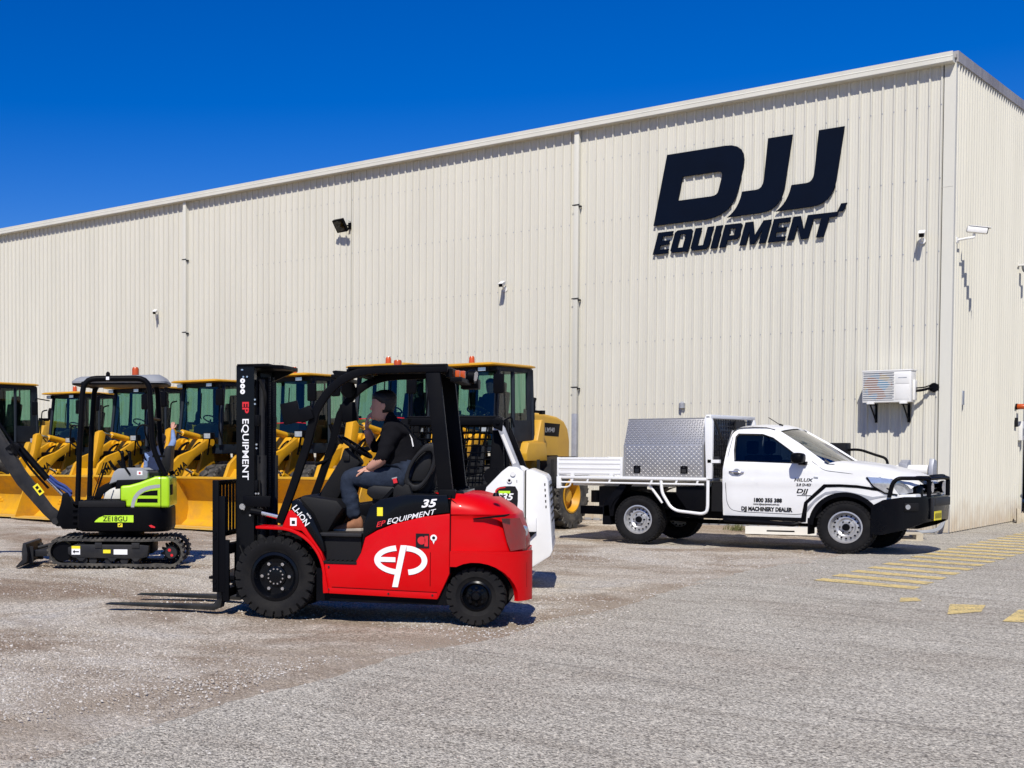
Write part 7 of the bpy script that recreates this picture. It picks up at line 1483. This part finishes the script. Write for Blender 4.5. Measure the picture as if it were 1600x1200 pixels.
    mb.prism([(.70, 1.6), (.62, 2.02), (.70, 2.08), (.88, 2.0), (.90, 1.6)], -.25, .25, 'y', bev=.03); c = Vector((.60, 0, 2.16)); mb.tube([c+Vector((.15*math.cos(a)*.8, .18*math.sin(a), .15*math.cos(a)*.5)) for a in [R(q) for q in range(0, 360, 20)]], .015, 6, closed=True); mb.tube([(.60, 0, 2.15), (.70, 0, 2.0)], .02, 6); mb.build('seat', M['seat'], cab)
    # mirrors, rails and wiper
    for s in (1, -1):
        mb = MB(); mb.box(1.20, 1.26, s*.82-.10, s*.82+.10, 2.42, 2.76, bev=.03); mb.build('mirror', M['black'], cab)
        mb = MB(); mb.tube([(.95, s*.58, 2.78), (1.22, s*.80, 2.84), (1.24, s*.82, 2.55)], .014, 6, fillet=.05); mb.build('mirror_arm', M['black'], cab)
        mb = MB(); mb.tube([(.98, s*.64, 2.55), (1.10, s*.70, 2.52), (1.14, s*.72, 1.95), (1.0, s*.66, 1.75)], .016, 6, fillet=.06); mb.build('grab_handle', M['black'], cab)
        mb = MB(); mb.tube([(-.36, s*.62, 2.15), (-.56, s*.66, 2.14)], .025, 6); mb.box(-.62, -.50, s*.66-.03, s*.66+.03, 2.10, 2.17); mb.build('rear_handle', M['black'], cab)
    mb = MB(); mb.tube([(1.0, .1, 2.7), (1.06, .12, 2.2), (1.03, .12, 2.15)], .012, 5); mb.build('wiper', M['black'], cab)
    # front frame, tower and loader arms
    mb = MB(); mb.prism([(.15, .60), (.25, 1.0), (.78, 1.15), (.90, 1.66), (1.06, 1.74), (1.16, 1.55), (1.36, 1.02), (1.55, .85), (1.60, .55), (1.45, .42), (.5, .42)], -.20, .20, 'y', bev=.03); mb.prism([(.80, 1.10), (.90, 1.62), (1.06, 1.72), (1.18, 1.50), (1.34, 1.0)], .23, .33, 'y', bev=.01); mb.prism([(.80, 1.10), (.90, 1.62), (1.06, 1.72), (1.18, 1.50), (1.34, 1.0)], -.33, -.23, 'y', bev=.01); fr = mb.build('front_frame', M['yellow'], L)
    for s in (1, -1):
        mb = MB(); arm = [(1.0, 1.58), (.96, 1.68), (1.02, 1.75), (1.14, 1.74), (1.62, 1.50), (2.02, 1.38), (2.24, 1.22), (2.50, .72), (2.68, .40), (2.64, .28), (2.54, .25), (2.44, .42), (2.26, .70), (2.02, .84), (1.88, 1.08), (1.56, 1.34), (1.20, 1.52)]
        mb.prism(arm, s*.36, s*.44, 'y', bev=.012); mb.cyl((1.08, s*.30, 1.66), (1.08, s*.47, 1.66), .08); mb.cyl((2.60, s*.30, .34), (2.60, s*.48, .34), .07); ar = mb.build('lift_arm', M['yellow'], L)
        text('LGMA', .19, M['letter_b'], ar, ((2.22, .444, .88) if s > 0 else (1.75, -.444, 1.22)), ((-.80, 0, .60) if s > 0 else (.80, 0, -.60)), ((.60, 0, .80) if s > 0 else (.60, 0, .80)), bold=.02)
        mb = MB(); mb.tube([(1.05, s*.34, .82), (1.55, s*.34, 1.02)], .055, 10); mb.build('lift_cylinder', M['yellow'], L); mb = MB(); mb.tube([(1.55, s*.34, 1.02), (1.85, s*.35, 1.14)], .028, 8); mb.build('cylinder_rod', M['chrome'], L)
        mb = MB(); mb.box(1.30, 1.44, s*.66-.10, s*.66+.10, 1.72, 1.86, bev=.02); mb.tube([(1.25, s*.50, 1.4), (1.34, s*.62, 1.6), (1.36, s*.66, 1.74)], .02, 6); mb.mat(1); mb.box(1.44, 1.446, s*.66-.085, s*.66+.085, 1.74, 1.84); mb.build('headlight', [M['black'], M['lens']], L)
    mb = MB(); mb.cyl((2.20, -.40, .92), (2.20, .40, .92), .08); mb.prism([(2.02, 1.02), (2.12, 1.12), (2.32, .92), (2.26, .80)], -.36, .36, 'y', bev=.01)
    mb.build('cross_tube', M['yellow'], L)
    # bell crank with tilt cylinder and hoses
    mb = MB(); mb.prism([(1.72, 1.88), (1.82, 1.96), (1.92, 1.92), (2.0, 1.55), (2.16, 1.1), (2.36, .74), (2.34, .62), (2.24, .60), (2.12, .84), (1.96, 1.22), (1.80, 1.60)], -.075, .075, 'y', bev=.012); mb.prism([(2.28, .62), (2.32, .74), (2.66, .82), (2.68, .70)], -.05, .05, 'y', bev=.01); mb.build('bell_crank', M['yellow'], L)
    mb = MB(); mb.tube([(.95, 0, 1.76), (1.50, 0, 1.86)], .07, 12); mb.build('tilt_cylinder', M['yellow'], L); mb = MB(); mb.tube([(1.48, 0, 1.856), (1.84, 0, 1.90)], .035, 8); mb.build('cylinder_rod', M['chrome'], L)
    mb = MB()
    for y in (-.16, -.2, .16): mb.tube([(.85, y, 1.5), (1.1, y, 1.68), (1.35, y*1.1, 1.55), (1.5, y, 1.3)], .018, 6, fillet=.1)
    for y in (.24, -.26): mb.tube([(1.0, y, 1.2), (1.35, y, 1.42), (1.8, y*.8, 1.30), (2.0, y*.6, 1.1)], .018, 6, fillet=.12)
    mb.box(1.0, 1.5, -.28, .28, 1.28, 1.5, bev=.03); mb.build('hose', M['black'], L)
    mb = MB(); mb.tube([(1.82, .09, 1.98), (1.2, .4, 2.02), (1.05, .55, 2.0)], .008, 5); mb.build('strap', M['letter_r'], L)
    # bucket, open to the front
    W = 1.10; bk = MB(); t = .02
    prof_o = [(3.42, .03), (2.84, .02), (2.68, .12), (2.62, .34), (2.64, .58), (2.76, .82), (2.97, .955)]
    prof_i = [(2.97, .925), (2.785, .80), (2.67, .57), (2.65, .35), (2.705, .15), (2.86, .055), (3.42, .05)]
    bk.prism(prof_o+prof_i, -W, W, 'y'); bk.build('bucket', M['bucket'], L) if False else None
    for s in (1, -1): bk.prism([(2.68, .12), (2.84, .025), (3.36, .03), (3.38, .08), (3.02, .95), (2.95, .955), (2.76, .82), (2.64, .58), (2.62, .34)], s*(W-.025), s*W, 'y')
    bu = bk.build('bucket', M['bucket'], L, ang=30)
    mb = MB(); mb.prism([(3.12, .052), (3.12, .06), (3.46, .045), (3.46, .025), (3.12, .0185)], -W-.03, W+.03, 'y'); mb.build('cutting_edge', M['lip'], bu)
    mb = MB(); mb.prism([(2.78, .86), (2.80, .90), (2.96, .985), (3.02, .975), (3.02, .94), (2.96, .94)], -W, W, 'y', bev=.006); mb.build('top_lip', M['bucket'], bu)
    return L
ld = loader('yellow wheel loader nearest the white ute, with an operator silhouette in its cab')
specs = [  # X, Y, heading, scale, label, beacon
    (-12.72, -5.0, 270, 1.0, 'yellow wheel loader between the excavator canopy and the forklift mast', False),
    (-10.32, -5.05, 271, 1.01, 'yellow wheel loader partly hidden directly behind the forklift mast', True),
    (-8.05, -5.0, 270, 1.04, 'yellow wheel loader seen through the forklift cab behind the driver', True),
    (-14.98, -4.9, 269, .985, 'yellow wheel loader directly behind the excavator canopy', False),
    (-17.35, -4.75, 270, .965, 'yellow wheel loader with amber beacon left of the excavator canopy', True),
    (-19.75, -5.4, 272, 1.06, 'yellow wheel loader cut off by the left edge beyond the excavator boom', False)]
rs_ = random.Random(12)
for X_, Y_, hd_, sc, lab, bcn in specs:
    c = tree_copy(ld); c.location = (X_, Y_, 0); c.rotation_euler = (0, 0, R(hd_)); c.scale = (sc, sc, sc); c['label'] = lab
    for ch in list(c.children_recursive):
        if ch.name.startswith('strap') and rs_.random() < .5: bpy.data.objects.remove(ch)
    if not bcn:
        for ch in list(c.children_recursive):
            if ch.name.startswith('beacon'): bpy.data.objects.remove(ch)
ld.location = (-6.68, -4.25, 0); ld.rotation_euler = (0, 0, R(269)); ld.scale = (1.035, 1.035, 1.035)

# man in a blue shirt reaching up to a loader
Jb = dict(pelvis=(0, 0, .98), waist=(.02, 0, 1.12), chest=(.07, 0, 1.30), upper=(.12, 0, 1.44), neck=(.17, 0, 1.53), head0=(.21, 0, 1.60), head=(.24, 0, 1.67),
          shr=(.12, -.19, 1.42), elr=(.25, -.26, 1.66), wrr=(.33, -.20, 1.90), shl=(.12, .19, 1.42), ell=(.10, .26, 1.16), wrl=(.22, .24, .92), arm=3,
          hipl=(0, .10, .95), knl=(.03, .12, .50), anl=(-.02, .12, .10), hipr=(0, -.10, .95), knr=(.06, -.12, .50), anr=(.03, -.12, .10), hdr=(.1, 0, 1), hnr=(-1, 0, 0), sleeve=1.1, curl=.6)
PB = person((-11.58, -8.42, 0), 110, Jb, 'man with light blue sleeves reaching one arm up behind the excavator seat', [M['navycloth'], M['navycloth'], M['skin'], M['blueshirt']], face=(1, 0, .15))
# operator in the cab of the nearest loader
Jo = dict(pelvis=(.12, 0, 2.06), waist=(.06, 0, 2.20), chest=(.03, 0, 2.36), upper=(.05, 0, 2.50), neck=(.08, 0, 2.58), head0=(.11, 0, 2.65), head=(.13, 0, 2.71),
          shl=(.05, .18, 2.48), ell=(.16, .25, 2.26), wrl=(.42, .14, 2.20), shr=(.05, -.18, 2.48), elr=(.16, -.25, 2.26), wrr=(.42, -.14, 2.20),
          hipl=(.14, .10, 2.05), knl=(.55, .12, 2.04), anl=(.62, .12, 1.72), hipr=(.14, -.10, 2.05), knr=(.55, -.12, 2.04), anr=(.62, -.12, 1.72), curl=.6, sleeve=1.1)
PO = person((-6.68, -4.25, 0.0), 269, Jo, 'man in dark blue workwear seated inside the nearest loader cab', [M['navycloth'], M['navycloth'], M['skin']])
t = empty('water_bottle', (-13.35, -8.75, 0.98), 0, 'clear plastic bottle with white label standing on a loader bucket', 'bottle')
t.location = (-13.9, -8.0, 0.985)
mb = MB(); mb.lathe([(0, 0), (.05, 0), (.052, .02), (.048, .10), (.052, .18), (.045, .23), (.018, .27), (.018, .30), (0, .30)], (0, 0, 0), (0, 0, 1), 18); b = mb.build('bottle', M['whitep'], t)
mb = MB(); mb.cyl((0, 0, .30), (0, 0, .325), .02, seg=12); mb.build('cap', M['letter_r'], b)
# pieces that are separate things on a machine become separate parts
def split_loose(o):
    bm = bmesh.new(); bm.from_mesh(o.data); seen = set(); comps = []
    bm.verts.ensure_lookup_table()
    for v in bm.verts:
        if v.index in seen: continue
        st = [v]; seen.add(v.index); c = []
        while st:
            w = st.pop(); c.append(w.index)
            for e in w.link_edges:
                q = e.other_vert(w)
                if q.index not in seen: seen.add(q.index); st.append(q)
        comps.append(set(c))
    if len(comps) < 2: bm.free(); return
    bm.free(); src = o.data; name = o.name.split('.')[0]
    for i, c in enumerate(comps):
        b = bmesh.new(); b.from_mesh(src); b.verts.ensure_lookup_table()
        bmesh.ops.delete(b, geom=[v for v in b.verts if v.index not in c], context='VERTS')
        me = bpy.data.meshes.new(name); b.to_mesh(me); b.free()
        for m in src.materials: me.materials.append(m)
        if i == 0: o.data = me
        else:
            n = o.copy(); n.data = me; n.name = name; COL.objects.link(n)
for o in list(bpy.data.objects):
    if o.type == 'MESH' and o.name.split('.')[0] in ('mast_bolts', 'bracket', 'mast_crossmember', 'indicator_lamp', 'lift_cylinder', 'mast_hose', 'body_bolt', 'grab_rail', 'control_levers', 'levers', 'seatbelt') and len(o.children) == 0: split_loose(o)
